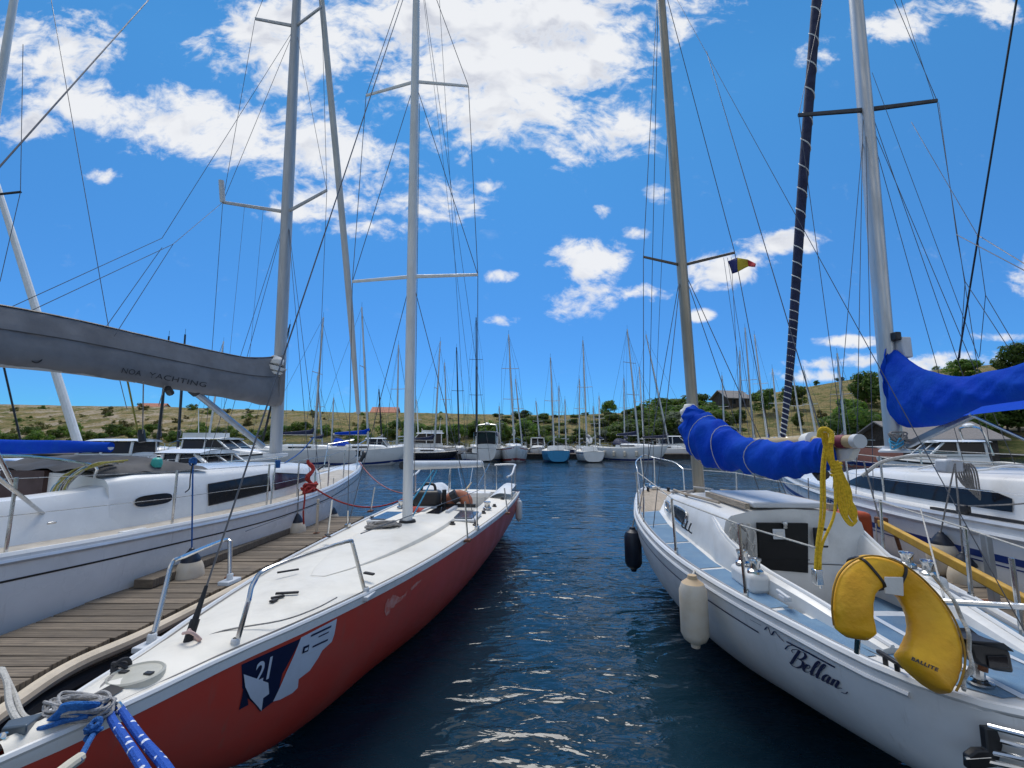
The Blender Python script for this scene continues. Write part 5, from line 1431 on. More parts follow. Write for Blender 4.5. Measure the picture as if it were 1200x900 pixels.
secw = [(2.45, .40, .02), (2.7, .62, .22), (3.1, .84, .36), (4.2, 1.04, .47), (5.5, 1.14, .53), (6.9, 1.2, .55), (7.2, 1.2, .52)]
WB.trunk(secw, GEL, 'cabin', .10, .06)
def wside(u, z, off=.012):
    c = float(np.interp(u, [x[0] for x in secw], [x[1] for x in secw])); h = float(np.interp(u, [x[0] for x in secw], [x[2] for x in secw])) + .02
    zz = WB.D(u, c).z; base = zz - .02; top = WB.D(u, 0).z + h - .02
    f = (z - base) / max(.05, top - base)
    x = np.interp(f, [0, .5, .86, .97], [c, c - .035, c - .075, c - .13])
    return Vector((x + off, WB.y(u), z))
def wwin(name, pts, m, side=1, off=.012):
    mb = MB()
    n = 8
    (u0, a0, b0_), (u1, a1, b1_) = pts
    rows = []
    for i in range(n + 1):
        t = i / n; u = u0 + (u1 - u0) * t; lo = a0 + (a1 - a0) * t; hi = b0_ + (b1_ - b0_) * t
        rows.append([Vector((side * p.x, p.y, p.z)) for p in (wside(u, lo + (hi - lo) * k / 4, off) for k in range(5))])
    mb.grid(rows)
    return mb.build(name, m, wb_)
for sd in (1, -1):
    wwin('saloon_window', ((5.95, 1.22, 1.50), (4.72, 1.27, 1.55)), GLASS, sd)
    wwin('forward_window', ((4.6, 1.27, 1.55), (3.55, 1.33, 1.44)), GLASSP, sd)
    for (u0, a0, b0_), (u1, a1, b1_) in (((5.95, 1.22, 1.50), (4.72, 1.27, 1.55)), ((4.6, 1.27, 1.55), (3.55, 1.33, 1.44))):
        top_ = [wside(u0 + (u1 - u0) * k / 8, b0_ + (b1_ - b0_) * k / 8, .014) for k in range(9)]; bot_ = [wside(u0 + (u1 - u0) * k / 8, a0 + (a1 - a0) * k / 8, .014) for k in range(9)]
        MB().tube([Vector((sd * p.x, p.y, p.z)) for p in top_ + bot_[::-1] + top_[:1]], .007, 6).build('window_gasket', RUBBER, wb_)
    a = MB(); cc = [(6.72 + .23 * math.copysign(abs(math.cos(t)) ** .5, math.cos(t)), 1.40 + .062 * math.copysign(abs(math.sin(t)) ** .8, math.sin(t))) for t in np.linspace(0, 2 * math.pi, 25)[:-1]]
    a.poly([Vector((sd * q.x, q.y, q.z)) for q in (wside(u, z, .014) for u, z in cc)]); a.build('oval_portlight', GLASS, wb_, smooth=False)
wh = WB.D(2.62, .1, .18)
MB().box(wh + Vector((.15, 0, .03)), (.5, .45, .04), Matrix.Rotation(.35, 3, 'X')).build('fore_hatch', GLASS, wb_, bevel=.01)
# cockpit coamings, companionway, far seat back
for sd in (-1, 1):
    mb = MB(); rows = []
    for u in np.linspace(6.95, 9.9, 14):
        h = float(np.interp(u, [6.95, 7.3, 7.8, 9.9], [.52, .44, .40, .36])); c = float(np.interp(u, [6.95, 9.9], [1.2, 1.24])); d = WB.D(u, c).z
        rows.append([Vector((sd * x, WB.y(u), z)) for x, z in ((c, d - .02), (c - .05, d + h * .7), (c - .12, d + h * .97), (c - .2, d + h), (c - .36, d + h), (c - .44, d + h * .9), (c - .5, d - .02))])
    mb.grid(rows); mb.poly(rows[0]); mb.poly(rows[-1]); mb.build('coaming', GEL, wb_)
MB().box((0, WB.y(7.22), 1.45), (.62, .05, .62)).build('companionway_board', BROWN, wb_)
MB().box((-.92, WB.y(7.2) - .05, 1.55), (.4, .08, .3)).build('bulkhead_panel', GREYGEL, wb_, bevel=.01)
# folded dark grey spray hood on the roof
mb = MB(); rows = []
rr_ = random.Random(5)
for i in range(12):
    t = i / 11; u = 5.9 + t * 1.35
    rows.append([Vector((x * 1.05, WB.y(u), WB.D(u, 0).z + .60 + .14 * math.sin(t * math.pi) * (1 - x ** 4) + .02 * math.sin(x * 13 + i) + rr_.uniform(-.012, .012) + (-.05 if abs(x) > .95 else 0))) for x in np.linspace(-1, 1, 22)])
mb.grid(rows); mb.build('folded_spray_hood', GREYD, wb_)
MB().tube(cat([Vector((-1.0, WB.y(7.25), 1.7)), Vector((-.98, WB.y(7.3), 1.84)), Vector((0, WB.y(7.4), 1.93)), Vector((.98, WB.y(7.3), 1.84)), Vector((1.0, WB.y(7.25), 1.7))], 5), .014, 6).build('hood_frame', CHROME, wb_)
# coils of line heaped over the coaming
Q0 = lambda px, py, y: WB.w(PY(px, py, y))
cols = [WROPE, OROPE, GROPE, WROPE, OROPE, CYROPE, GROPE, WROPE]
fan = [OROPE, WROPE, GROPE, OROPE, BROWN, WROPE, OROPE, GROPE, CYROPE]
for k in range(20):
    t = k / 19; jx = lambda s_: rr_.uniform(-s_, s_)
    pts = [Q0(150 - 42 * t + jx(3), 540 + 6 * t + jx(2), 4.9), Q0(118 - 30 * t + jx(4), 543 + 8 * t + jx(2), 4.62), Q0(96 - 22 * t + jx(3), 553 + 7 * t + jx(2), 4.55), Q0(82 - 20 * t + jx(3), 567 + 6 * t, 4.55), Q0(76 - 20 * t + jx(3), 584 + 3 * t, 4.55)]
    MB().tube(cat(pts, 5), .0095, 6).build('coiled_line', fan[k % 9], wb_)
for u, x in ((6.5, .5), (6.6, .75)): winch(WB, Vector((x, WB.y(u), WB.D(u, .5).z + .57)), .055, .12)
# mast
m0 = WB.w(PY(323, 533, 8.75))
WM = mast_line(WB, m0, (348, 0), 8.62, 1.25)
ALUG = mat('grey_anodised_mast', (.50, .50, .50), .5, .3, var=.07, scale=3, stretch=(4, 4, .5))
m_w = spar(WB, m0, WM, .135, .09, ALUG, sx=.72)
MB().box(m0, (.3, .36, .06)).build('mast_step', GREYGEL, m_w, bevel=.01)
c1, t1 = spreader_pair(WB, m_w, m0, WM, 249, [(261, 237), (383, 223)], 8.7, -.45, ALUG, .035)
c2, t2 = spreader_pair(WB, m_w, m0, WM, 32, [(299, 22), (377, 8)], 8.65, -.45, ALUG, .035)
lam = MB().tube([t1[0], t1[0] + Vector((.02, -.1, .42))], .05, 8).build('radar_reflector', GREYGEL, m_w)
for sd, a, b in ((-1, t1[0], t2[0]), (1, t1[1], t2[1])):
    ch = WB.D(3.75, sd * (edw(3.75) - .12))
    WB.wire(ch, a); WB.wire(a, b); WB.wire(b, WM); WB.wire(a, c2, 'diagonal_shroud'); WB.wire(ch + Vector((0, -.1, 0)), c1, 'lower_shroud'); WB.wire(ch + Vector((0, .2, 0)), c1, 'lower_shroud')
    MB().tube([ch, ch + (a - ch).normalized() * .35], .014, 6).build('turnbuckle', CHROME, wb_)
for k, f in enumerate((.33, .62)):
    MB().tube([t1[0].lerp(c1, f), t1[0].lerp(c1, f) + Vector((.0, -.05, -3.4 - k * .3))], .004, 4).build('flag_halyard', WIRE, wb_)
# furled grey headsail on the forestay
fj = [WB.D(.15, 0, .12), WB.w(PY(420, 485, 11.6)), WB.w(PY(405, 300, 11.0)), WB.w(PY(378, 12, 10.2))]
fj.append(fj[3] + (fj[3] - fj[2]) * .5)
MB().tube(cat(fj[1:], 6), [.05, .085, .085, .07, .05], 10).build('furled_jib', mat('grey_uv_strip', (.56, .56, .55), .7, var=.08, scale=5, stretch=(1, 1, .4), bump=.3, bscale=8), wb_)
MB().tube([fj[0], fj[1]], .02, 6).build('forestay', CHROME, wb_)
MB().lathe([(.03, 0), (.1, .02), (.05, .05), (.05, .14), (.1, .17), (.03, .2)], fj[0] + Vector((0, 0, .05))).build('furling_drum', BLACK, wb_)
# boom with grey cover
Q = lambda px, py, y: WB.w(PY(px, py, y))
bw0, bw1 = Q(316, 458, 8.45), Q(-60, 403, 4.15)
path = [(Q(331, 445, 8.62), .52), (Q(318, 447, 8.45), .50), (Q(285, 444, 7.75), .40), (Q(230, 434, 6.85), .37), (Q(150, 418, 5.85), .345), (Q(80, 405, 5.15), .335), (Q(0, 393, 4.55), .33), (Q(-70, 385, 4.1), .32)]
def teardrop(boat, path, name, m, parent, wid, seg=7, n=26, seed=2, wr=.02):
    pts = cat([p for p, _ in path], seg); L = len(pts); rad = np.interp(np.linspace(0, 1, L), np.linspace(0, 1, len(path)), [r for _, r in path])
    r_ = random.Random(seed); mb = MB(); rows = []
    for i, p in enumerate(pts):
        t = (pts[min(i + 1, L - 1)] - pts[max(i - 1, 0)]).normalized(); B = Vector((0, 0, 1)).cross(t).normalized() * -1
        row = []
        for k in range(n):
            a = 2 * math.pi * k / n; s, c = math.sin(a), math.cos(a)
            w = wid * (.55 - .38 * s) * (1 + wr * 3 * math.sin(i * .9 + s * 4))
            row.append(p + B * c * w * rad[i] / .33 + Vector((0, 0, 1)) * s * rad[i] * (1 + wr * math.sin(i * 1.3 + k)) + B * r_.uniform(-.004, .004))
        rows.append(row)
    mb.grid(rows, True); mb.poly(rows[0]); mb.poly(rows[-1])
    return mb.build(name, m, parent, ang=70), pts, rad
cvw, cpw, crw = teardrop(WB, path, 'sail_cover', GREYC, None, .17)
boomW = MB().tube([p - Vector((0, 0, r_ * .5)) for p, r_ in zip(cpw[5:], crw[5:])], .055, 12).build('boom', ALUW, wb_)
cvw.parent = boomW
def cover_pt(pts, rad, i, s, wid=.17, off=.006, side=1):
    t = (pts[min(i + 1, len(pts) - 1)] - pts[max(i - 1, 0)]).normalized(); B = Vector((0, 0, 1)).cross(t).normalized() * -1
    c = math.sqrt(max(0, 1 - s * s))
    return pts[i] + B * (side * (c * wid * (.55 - .38 * s) * rad[i] / .33 + off)) + Vector((0, 0, s * rad[i]))
# which side faces the pier
sdw = 1 if cover_pt(cpw, crw, 10, 0).x > cpw[10].x else -1
MB().tube([cover_pt(cpw, crw, i, .18, side=sdw) for i in range(6, len(cpw))], .007, 5).build('cover_seam', GREYD, boomW)
MB().tube([p + Vector((0, 0, r_ * 1.0)) for p, r_ in zip(cpw[4:], crw[4:])], .014, 6).build('cover_zip', BLACK, boomW)
MB().tube([p - Vector((0, 0, r_ * (.93 if i > 18 else .8))) for i, (p, r_) in enumerate(zip(cpw[8:], crw[8:]))], [.015, .018, .022, .03, .042, .055], 10).build('cover_foot', mat('pale_grey_canvas', (.50, .50, .50), .7, var=.06), boomW)
# lettering along the lower half of the cover
def cover_text(txt, px0, px1, s0, h, m, name):
    vs, fs = text_mesh(txt, 1.0, .05, 0, .0, 1.05)
    xs = [v.x for v in vs]; a, b = min(xs), max(xs)
    pxs = [proj(WB.M @ p)[0] for p in cpw]
    out = []
    for v in vs:
        px = px0 + (px1 - px0) * (v.x - a) / (b - a)
        j = next((k for k in range(len(pxs) - 1) if pxs[k] >= px >= pxs[k + 1]), 1)
        f = (pxs[j] - px) / (pxs[j] - pxs[j + 1])
        s = s0 + v.y * h
        out.append(cover_pt(cpw, crw, j, s, side=sdw, off=.008).lerp(cover_pt(cpw, crw, j + 1, s, side=sdw, off=.008), f))
    MB().add(out, fs).build(name, m, cvw, smooth=False)
cover_text('NOA', 137, 160, -.74, .30, DARKINK, 'cover_lettering')
cover_text('YACHTING', 169, 236, -.72, .30, DARKINK, 'cover_lettering')
sock(WB, [(Q(322, 421, 8.6), .08), (Q(323, 424, 8.55), .17), (Q(322, 431, 8.5), .21), (Q(320, 439, 8.5), .17), (Q(318, 446, 8.5), .1)], 1, 'stowed_sail', SAILW, boomW, 12, .14, 8)
MB().tube([Q(308, 523, 8.3), Q(228, 459, 6.9)], .052, 10).build('boom_vang', mat('steel_grey_strut', (.36, .40, .44), .35, .6), wb_)
MB().tube([Q(231, 461, 6.93), Q(225, 456, 6.85)], .075, 10).build('vang_fitting', BLACK, wb_)
for (x0, y0, x1, y1) in ((118, 392, 190, 290), (134, 394, 203, 286), (8, 362, 190, 279), (28, 368, 203, 286)):
    WB.wire(Q(x0, y0, 5.55 if x0 > 100 else 4.75), Q(x1, y1, 6.6), 'lazy_jack', .0045)
for (x0, y0, x1, y1) in ((190, 279, 268, 210), (203, 286, 262, 236)):
    WB.wire(Q(x0, y0, 6.6), t1[0] if y1 > 230 else c2, 'lazy_jack', .0045)
for (x, y0, x2, y1, r_) in ((148, 440, 163, 513, .012), (168, 447, 167, 512, .008), (139, 440, 149, 480, .005), (193, 452, 186, 475, .006)):
    MB().tube([Q(x, y0, 5.9), Q(x2, y1, 6.2)], r_, 5).build('mainsheet', OROPE if r_ > .01 else GROPE, boomW)
MB().tube([Q(165, 504, 6.2), Q(167, 518, 6.2)], .045, 8).build('sheet_block', BLACK, boomW)
MB().tube([Q(196, 455, 6.3), Q(200, 461, 6.4)], .05, 8).build('boom_block', BLACK, boomW)
MB().tube(cat([Q(48, 408, 4.85), Q(49, 421, 4.85), Q(42, 425, 4.8), Q(33, 420, 4.75)], 5), .007, 5).build('reef_line_loop', BLACK, boomW)
# stanchions, lifelines, pulpit, pushpit
gw = lambda u, v, z=0: WB.D(u, v, z, .04)
us_ = (2.2, 3.2, 4.4, 5.2, 6.75, 8.2)
for sd in (-1, 1):
    for u in us_:
        p = gw(u, sd * (edw(u) - .10)); MB().tube([p, p + Vector((0, 0, .62))], .0135, 8).build('stanchion', CHROME, wb_)
    for z in (.31, .61): MB().tube([gw(.9, sd * (edw(.9) - .08), z * 1.05)] + [gw(u, sd * (edw(u) - .10), z) for u in us_] + [gw(8.9, sd * (edw(8.9) - .12), z)], .0035, 5).build('lifeline', CHROME, wb_)
    pa = gw(4.85, sd * (edw(4.85) - .1)); MB().tube([pa + Vector((0, -.22, 0)), pa + Vector((0, -.35 + .17, .62))], .0125, 8).build('gate_brace', CHROME, wb_)
    # pushpit
    a = gw(8.55, sd * (edw(8.55) - .12)); b = gw(9.3, sd * (edw(9.3) - .12), .62)
    a = WB.w(PZ(71, 618, 1.2)); b = WB.w(PY(0, 562, 3.3)); a = Vector((sd * abs(a.x), a.y, a.z)); b = Vector((sd * abs(b.x), b.y, b.z)); MB().tube([a, b, a + (b - a) * 1.6], .0155, 8).build('pushpit_rail', CHROME, wb_)
    a = WB.w(PY(18, 573, 3.75)); b = WB.w(PY(-4, 530, 3.5)); a = Vector((sd * abs(a.x), a.y, a.z)); b = Vector((sd * abs(b.x), b.y, b.z)); MB().tube([a, b, a + (b - a) * 1.5], .016, 8).build('pushpit_brace', CHROME, wb_)
    MB().tube([gw(1.0, sd * (edw(1.0) - .06)), gw(.92, sd * (edw(.92) - .06), .62), gw(.1, sd * .18, .66)], .0135, 8).build('pulpit', CHROME, wb_)
MB().box(gw(8.95, edw(8.95) - .2, .03), (.12, .26, .07)).build('mooring_cleat', BLACK, wb_, bevel=.02)
MB().box(gw(7.75, 1.26, .17), (.015, .07, .02)).build('drain_fitting', CHROME, wb_, bevel=.004)
MB().beam(gw(7.1, edw(7.1) - .06, .03), gw(7.35, edw(7.35) - .06, .03), .06, .03).build('fairlead', GEL, wb_, bevel=.008)
for z in (1.31, 1.25): pass
MB().tube(cat([gw(.3, .15, .1), gw(.2, .2, .3), gw(.05, .1, .32), gw(-.1, .02, .15)], 4), .05, 7).build('bow_anchor', BLACK, wb_)
WB.wire(Q(60, 0, 5.6), Q(128, 388, 5.6), 'topping_lift', .0045)
WB.wire(Q(174, 0, 6.2), Q(-10, 206, 3.6), 'running_backstay', .008)

# ================================================================== BLUE STRIPED YACHT (right, bow away)
YB = Boat('sailboat', 'white cruising yacht with blue hull stripe and royal blue boom cover at the right', 'sailboat', (6.2, 10.0), (-.035, 1), 9.6,
          [(0, .03, 1.50, 1.4, 1), (.25, .15, 1.47, .7, 1.05), (.6, .34, 1.43, .15, 1.1), (1.2, .60, 1.38, -.3, 1.0), (2.2, .96, 1.32, -.5, .8), (3.4, 1.26, 1.27, -.55, .62), (5.0, 1.48, 1.25, -.55, .5),
           (7.0, 1.56, 1.27, -.45, .42), (9.6, 1.4, 1.30, -.1, .4)])
yb_ = YB.root
YB.hull(HULLW, 20, 46)
hole = (6.7, 9.2, .6)
YB.deck(GEL, hole, .04); YB.tub(hole, .4, GEL2)
for sd in (-1, 1):
    YB.strip(.12, 9.5, .30, .37, STRIPEB, 'blue_hull_stripe', sd, .004, 60)
    YB.strip(.12, 9.5, .40, .415, STRIPEB, 'thin_blue_stripe', sd, .004, 60)
YB.rail(.0, 9.55, mat('silver_toe_rail', (.62, .63, .64), .35, .5), 'toe_rail', .035, .0, -.02)
YB.rail(.3, 9.5, GREYGEL, 'rubbing_strake', .03, -.11, .01)
edy = lambda u: YB.par(u)[1]
secy = [(2.0, .35, .02), (2.4, .62, .20), (3.2, .86, .32), (4.5, 1.02, .40), (5.6, 1.10, .44), (6.6, 1.12, .46), (6.75, 1.12, .44)]
YB.trunk(secy, GEL, 'cabin', .10, .06)
def yside(u, z, off=.012):
    c = float(np.interp(u, [x[0] for x in secy], [x[1] for x in secy])); h = float(np.interp(u, [x[0] for x in secy], [x[2] for x in secy])) + .02
    base = YB.D(u, c).z - .02; top = YB.D(u, 0).z + h - .02
    f = (z - base) / max(.05, top - base)
    return Vector((np.interp(f, [0, .5, .86, .97], [c, c - .035, c - .075, c - .13]) + off, YB.y(u), z))
for sd in (-1, 1):
    mb = MB()
    mb.grid([[Vector((sd * p.x, p.y, p.z)) for p in (yside(u, YB.D(u, 1).z + .07 + (h_ * .2) * k / 4) for k in range(5))] for u, h_ in zip(np.linspace(2.75, 5.3, 14), [.3, .7] + [1] * 11 + [.7])])
    mb.build('cabin_window', GLASS, yb_)
    mb = MB(); rows = []
    for u in np.linspace(6.5, 9.3, 12):
        h = float(np.interp(u, [6.5, 7, 9.3], [.44, .34, .26])); c = 1.14; d = YB.D(u, c).z
        rows.append([Vector((sd * x, YB.y(u), z)) for x, z in ((c, d - .02), (c - .05, d + h * .7), (c - .12, d + h), (c - .38, d + h), (c - .46, d + h * .9), (c - .5, d - .02))])
    mb.grid(rows); mb.poly(rows[0]); mb.poly(rows[-1]); mb.build('coaming', GEL, yb_)
    MB().beam((sd * .93, YB.y(6.8), 1.78), (sd * .93, YB.y(9.0), 1.68), .05, .04).build('coaming_track', BLACK, yb_, smooth=False)
y0m = YB.w(PY(1048, 528, 7.0))
YM = mast_line(YB, y0m, (1003, 0), 6.9, 1.3)
m_y = spar(YB, y0m, YM, .135, .1, ALU, sx=.75)
MB().lathe([(.2, 0), (.2, .03), (.15, .06), (.14, .1)], y0m - Vector((0, 0, .03))).build('mast_collar', GREYGEL, m_y)
c1, t1 = spreader_pair(YB, m_y, y0m, YM, 130, [(936, 135), (1098, 118)], 6.95, -.2, mat('black_spreader', (.04, .04, .045), .5), .04)
tangle(y0m + Vector((-.12, -.22, .16)), (.16, .1, .14), 34, .012, 21).build('halyard_coil', GROPE, yb_)
tangle(y0m + Vector((-.2, -.25, .12)), (.1, .08, .1), 18, .011, 22).build('halyard_coil', CYROPE, yb_)
for sd, a in ((-1, t1[0]), (1, t1[1])):
    ch = YB.D(3.3, sd * (edy(3.3) - .08))
    YB.wire(ch, a); YB.wire(a, YM); YB.wire(ch + Vector((0, .35, 0)), c1, 'lower_shroud'); YB.wire(ch + Vector((0, -.4, 0)), c1, 'lower_shroud'); YB.wire(ch + Vector((0, -.1, 0)), YM * .6 + y0m * .4, 'inner_shroud')
    MB().tube([ch, ch + (a - ch).normalized() * .5], .013, 7).build('turnbuckle', CHROME, yb_)
K = lambda px, py, y: YB.w(PY(px, py, y))
# striped furled genoa on the forestay
sj = cat([K(917, 518, 9.6), K(927, 415, 9.45), K(940, 225, 9.1), K(957, 0, 8.8), K(968, -140, 8.6)], 14)
m_fj = MB().tube(sj, [.05, .085, .10, .10, .09], 12).build('furled_genoa', NAVY, yb_)
mb = MB(); total = len(sj)
from bisect import bisect
dist = [0]
for i in range(1, total): dist.append(dist[-1] + (sj[i] - sj[i - 1]).length)
hp = []; tt = 0; ph = 0
s_ = 0.0
while s_ < dist[-1]:
    i = min(max(bisect(dist, s_), 1), total - 1); f = (s_ - dist[i - 1]) / (dist[i] - dist[i - 1])
    p = sj[i - 1].lerp(sj[i], f); t = (sj[i] - sj[i - 1]).normalized(); N = Vector((0, 1, 0)); N = (N - t * N.dot(t)).normalized(); B = t.cross(N)
    rr2 = float(np.interp(s_ / dist[-1], [0, .25, .5, .75, 1], [.05, .085, .10, .10, .09])) + .003
    hp.append(p + (B * math.cos(ph) + N * math.sin(ph)) * rr2)
    pitch = float(np.interp(s_ / dist[-1], [0, .18, .3, .5, 1], [.10, .16, .34, .62, .75]))
    ph += 2 * math.pi / 14; s_ += pitch / 14
mb.tube(hp, .013, 5)
mb.build('white_spiral_strip', SAILW, m_fj)
MB().tube([YB.D(.1, 0, .05), sj[0]], .05, 8).build('furling_drum', GREYGEL, yb_)
# boom, blue cover, bimini
by0, by1 = K(1052, 478, 6.8), K(1260, 452, 4.5)
boomY = MB().tube([by0, by1], .06, 12, sx=.75).build('boom', ALU, yb_)
pathy = [(K(1045, 424, 6.92), .30), (K(1048, 438, 6.9), .52), (K(1056, 455, 6.8), .60), (K(1080, 464, 6.4), .48), (K(1105, 467, 6.05), .34), (K(1140, 461, 5.62), .24), (K(1175, 455, 5.24), .23), (K(1215, 445, 4.86), .24), (K(1270, 438, 4.43), .24)]
def cover_loft(path, name, m, parent, wid, seed=4, seg=8, n=26):
    pts = cat([p for p, _ in path], seg); L = len(pts); rad = np.interp(np.linspace(0, 1, L), np.linspace(0, 1, len(path)), [r for _, r in path])
    r_ = random.Random(seed); mb = MB(); rows = []
    for i, p in enumerate(pts):
        t = (pts[min(i + 1, L - 1)] - pts[max(i - 1, 0)]); t.z = 0; t.normalize(); B = Vector((0, 0, 1)).cross(t)
        row = []
        for k in range(n):
            a = 2 * math.pi * k / n; s, c = math.sin(a), math.cos(a)
            w = (wid * (.9 - .3 * s)) * (1 + .13 * (1 - 2 * abs(math.sin(i * .28 + s * 2.2 + 1))) + .10 * (1 - 2 * abs(math.sin(i * .5 - s * 3.1))))
            row.append(p + B * c * w * (.6 + .4 * rad[i] / .5) + Vector((0, 0, s * rad[i] * (1 + .05 * math.sin(i * .45) * (1 if s > 0 else .5)))) + B * r_.uniform(-.006, .006))
        rows.append(row)
    mb.grid(rows, True); mb.poly(rows[0]); mb.poly(rows[-1])
    return mb.build(name, m, parent, ang=70)
cover_loft(pathy, 'sail_cover', BLUEC, boomY, .22)
MB().box(K(1057, 408, 6.85), (.16, .2, .34)).build('mast_winch_bracket', GREYGEL, m_y, bevel=.02)
MB().box(K(1047, 395, 6.85), (.1, .2, .14)).build('halyard_clutch', BLACK, m_y, bevel=.02)
MB().beam(K(1063, 522, 6.85), K(1139, 486, 5.9), .09, .09).build('boom_vang', mat('steel_grey_strut', (.36, .40, .44), .35, .6), yb_, bevel=.015)
bm_ = MB(); rows = []
for i in range(8):
    t = i / 7; u = 5.25 + 2.2 * t
    rows.append([Vector((x * 1.42, YB.y(u), 2.42 + .14 * (1 - x * x) + .05 * math.sin(t * math.pi) - (.06 if abs(x) > .99 else 0))) for x in np.linspace(-1, 1, 13)])
bm_.grid(rows); bm_.build('bimini_top', BLUEC, yb_)
for sd in (-1, 1):
    for (ua, ub) in ((5.3, 6.6), (7.4, 6.4), (6.4, 6.4)):
        MB().tube([Vector((sd * 1.4, YB.y(ua), 2.37)), Vector((sd * 1.2, YB.y(ub), 1.5))], .015, 8).build('bimini_frame', CHROME, yb_)
# deck gear
def ydk(u, v, z=0): return YB.D(u, v, z, .04)
for sd in (-1, 1):
    w = winch(YB, Vector((sd * .95, YB.y(6.35), YB.D(6.35, 1).z + .36)), .10, .2, None, CHROME, CHROME)
    for z in (.08, .11, .14): MB().tube([Vector((sd * .95, YB.y(6.35), YB.D(6.35, 1).z + .36 + z)) + Vector((math.cos(a), math.sin(a), 0)) * .095 for a in np.linspace(0, 2 * math.pi, 16)[:-1]], .012, 6, closed=True).build('winch_turn', GROPE, w)
    for u in (1.0, 2.4, 4.0, 5.85, 7.6, 9.2):
        p = ydk(u, sd * (edy(u) - .09)); MB().tube([p, p + Vector((0, 0, .62))], .014, 8).build('stanchion', CHROME, yb_)
    for z in (.31, .61): MB().tube([ydk(.1, sd * .12, z * 1.05)] + [ydk(u, sd * (edy(u) - .09), z) for u in (1.0, 2.4, 4.0, 5.85, 7.6, 9.2)], .007 if z > .5 else .004, 5).build('lifeline', WROPE if z > .5 else CHROME, yb_)
    MB().tube([ydk(1.0, sd * (edy(1) - .06)), ydk(.9, sd * (edy(.9) - .06), .62), ydk(.05, sd * .14, .66)], .0135, 8).build('pulpit', CHROME, yb_)
    MB().beam(ydk(4.6, sd * (edy(4.6) - .2), .02), ydk(6.4, sd * (edy(6.4) - .2), .02), .04, .03).build('genoa_track', BLACK, yb_, smooth=False)
    MB().box(ydk(5.0, sd * (edy(5.0) - .2), .07), (.07, .12, .1)).build('genoa_car', BLACK, yb_, bevel=.02)
    MB().tube(cat([ydk(5.0, sd * (edy(5.0) - .2), .1), ydk(5.6, sd * 1.2, .22), Vector((sd * 1.0, YB.y(6.2), YB.D(6.2, 1).z + .44))], 5), .009, 6).build('genoa_sheet', GROPE, yb_)
    for u in (6.9, 7.5): MB().lathe([(.06, 0), (.065, .02), (.04, .04), (0, .05)], ydk(u, sd * (edy(u) - .2), .01), n=12).build('deck_organiser', BLACK, yb_)
for v in (-.5, -.3, .3, .5): MB().tube([Vector((v, YB.y(u), YB.D(u, 0).z + float(np.interp(u, [x[0] for x in secy], [x[2] for x in secy])) + .085)) for u in np.linspace(3.2, 6.4, 6)], .009, 5).build('control_line', GROPE if abs(v) < .4 else WROPE, yb_)
for sd in (-1, 1): MB().tube(cat([Vector((sd * .75, YB.y(u), YB.D(u, 0).z + float(np.interp(u, [x[0] for x in secy], [x[2] for x in secy])) + (.11 if k % 2 else .04))) for k, u in enumerate(np.linspace(4.0, 6.2, 7))], 3), .016, 7).build('grab_rail', GEL, yb_)
MB().tube(cat([K(1010, 558, 5.6), K(1035, 541, 5.5), K(1075, 534, 5.4), K(1110, 536, 5.2)], 6), .022, 7).build('sheet_bundle', WROPE, yb_)
MB().box(K(1112, 546, 5.0), (.2, .16, .16)).build('clutch_box', GREYGEL, yb_, bevel=.03)
for k in range(6):
    q = K(1122 + k * 3, 543, 4.95)
    MB().tube(cat([q, q + Vector((-.05, -.02, -.12)), q + Vector((.02, -.03, -.25 - .03 * k)), q + Vector((.06, 0, -.1)), q], 5), .009, 5).build('coiled_line', GROPE, yb_)
MB().box((-.62, YB.y(7.2), 1.62), (.7, .9, .5), Matrix.Rotation(.12, 3, 'X')).build('cockpit_cushion', mat('mauve_grey_cushion', (.30, .29, .32), .85, bump=.2), yb_, bevel=.05)
for (pa, pb, r_) in (((1193, -10, 4.2), (1123, 422, 5.9), .011), ((1100, 120, 6.7), (1121, 275, 5.5), .004), ((1121, 275, 5.5), (1210, 322, 4.6), .005), ((1068, 143, 6.7), (1145, 275, 5.3), .004), ((1145, 275, 5.3), (1215, 318, 4.5), .005),
                     ((1145, 275, 5.3), (1155, 346, 5.3), .004), ((1155, 346, 5.3), (1190, 405, 5.0), .004), ((1155, 346, 5.3), (1148, 418, 5.6), .004), ((1121, 275, 5.5), (1131, 330, 5.5), .004), ((1131, 330, 5.5), (1182, 408, 5.0), .004), ((1131, 330, 5.5), (1125, 420, 5.8), .004),
                     ((1022, 85, 6.9), (1147, 420, 5.7), .004), ((1056, 0, 6.7), (1095, 118, 6.7), .004)):
    YB.wire(K(*pa), K(*pb), 'lazy_jack' if r_ < .01 else 'backstay', r_, BLACK if r_ > .01 else WIRE)
hy = HullUV(YB, -1, 1.2, 8.5, 0, .9, 110, 40)
hy.text('LIDO', (976, 597), (10.5, 4.2), (.6, -15), STRIPEB, 'name_lettering', spacing=1.0, offset=.01)

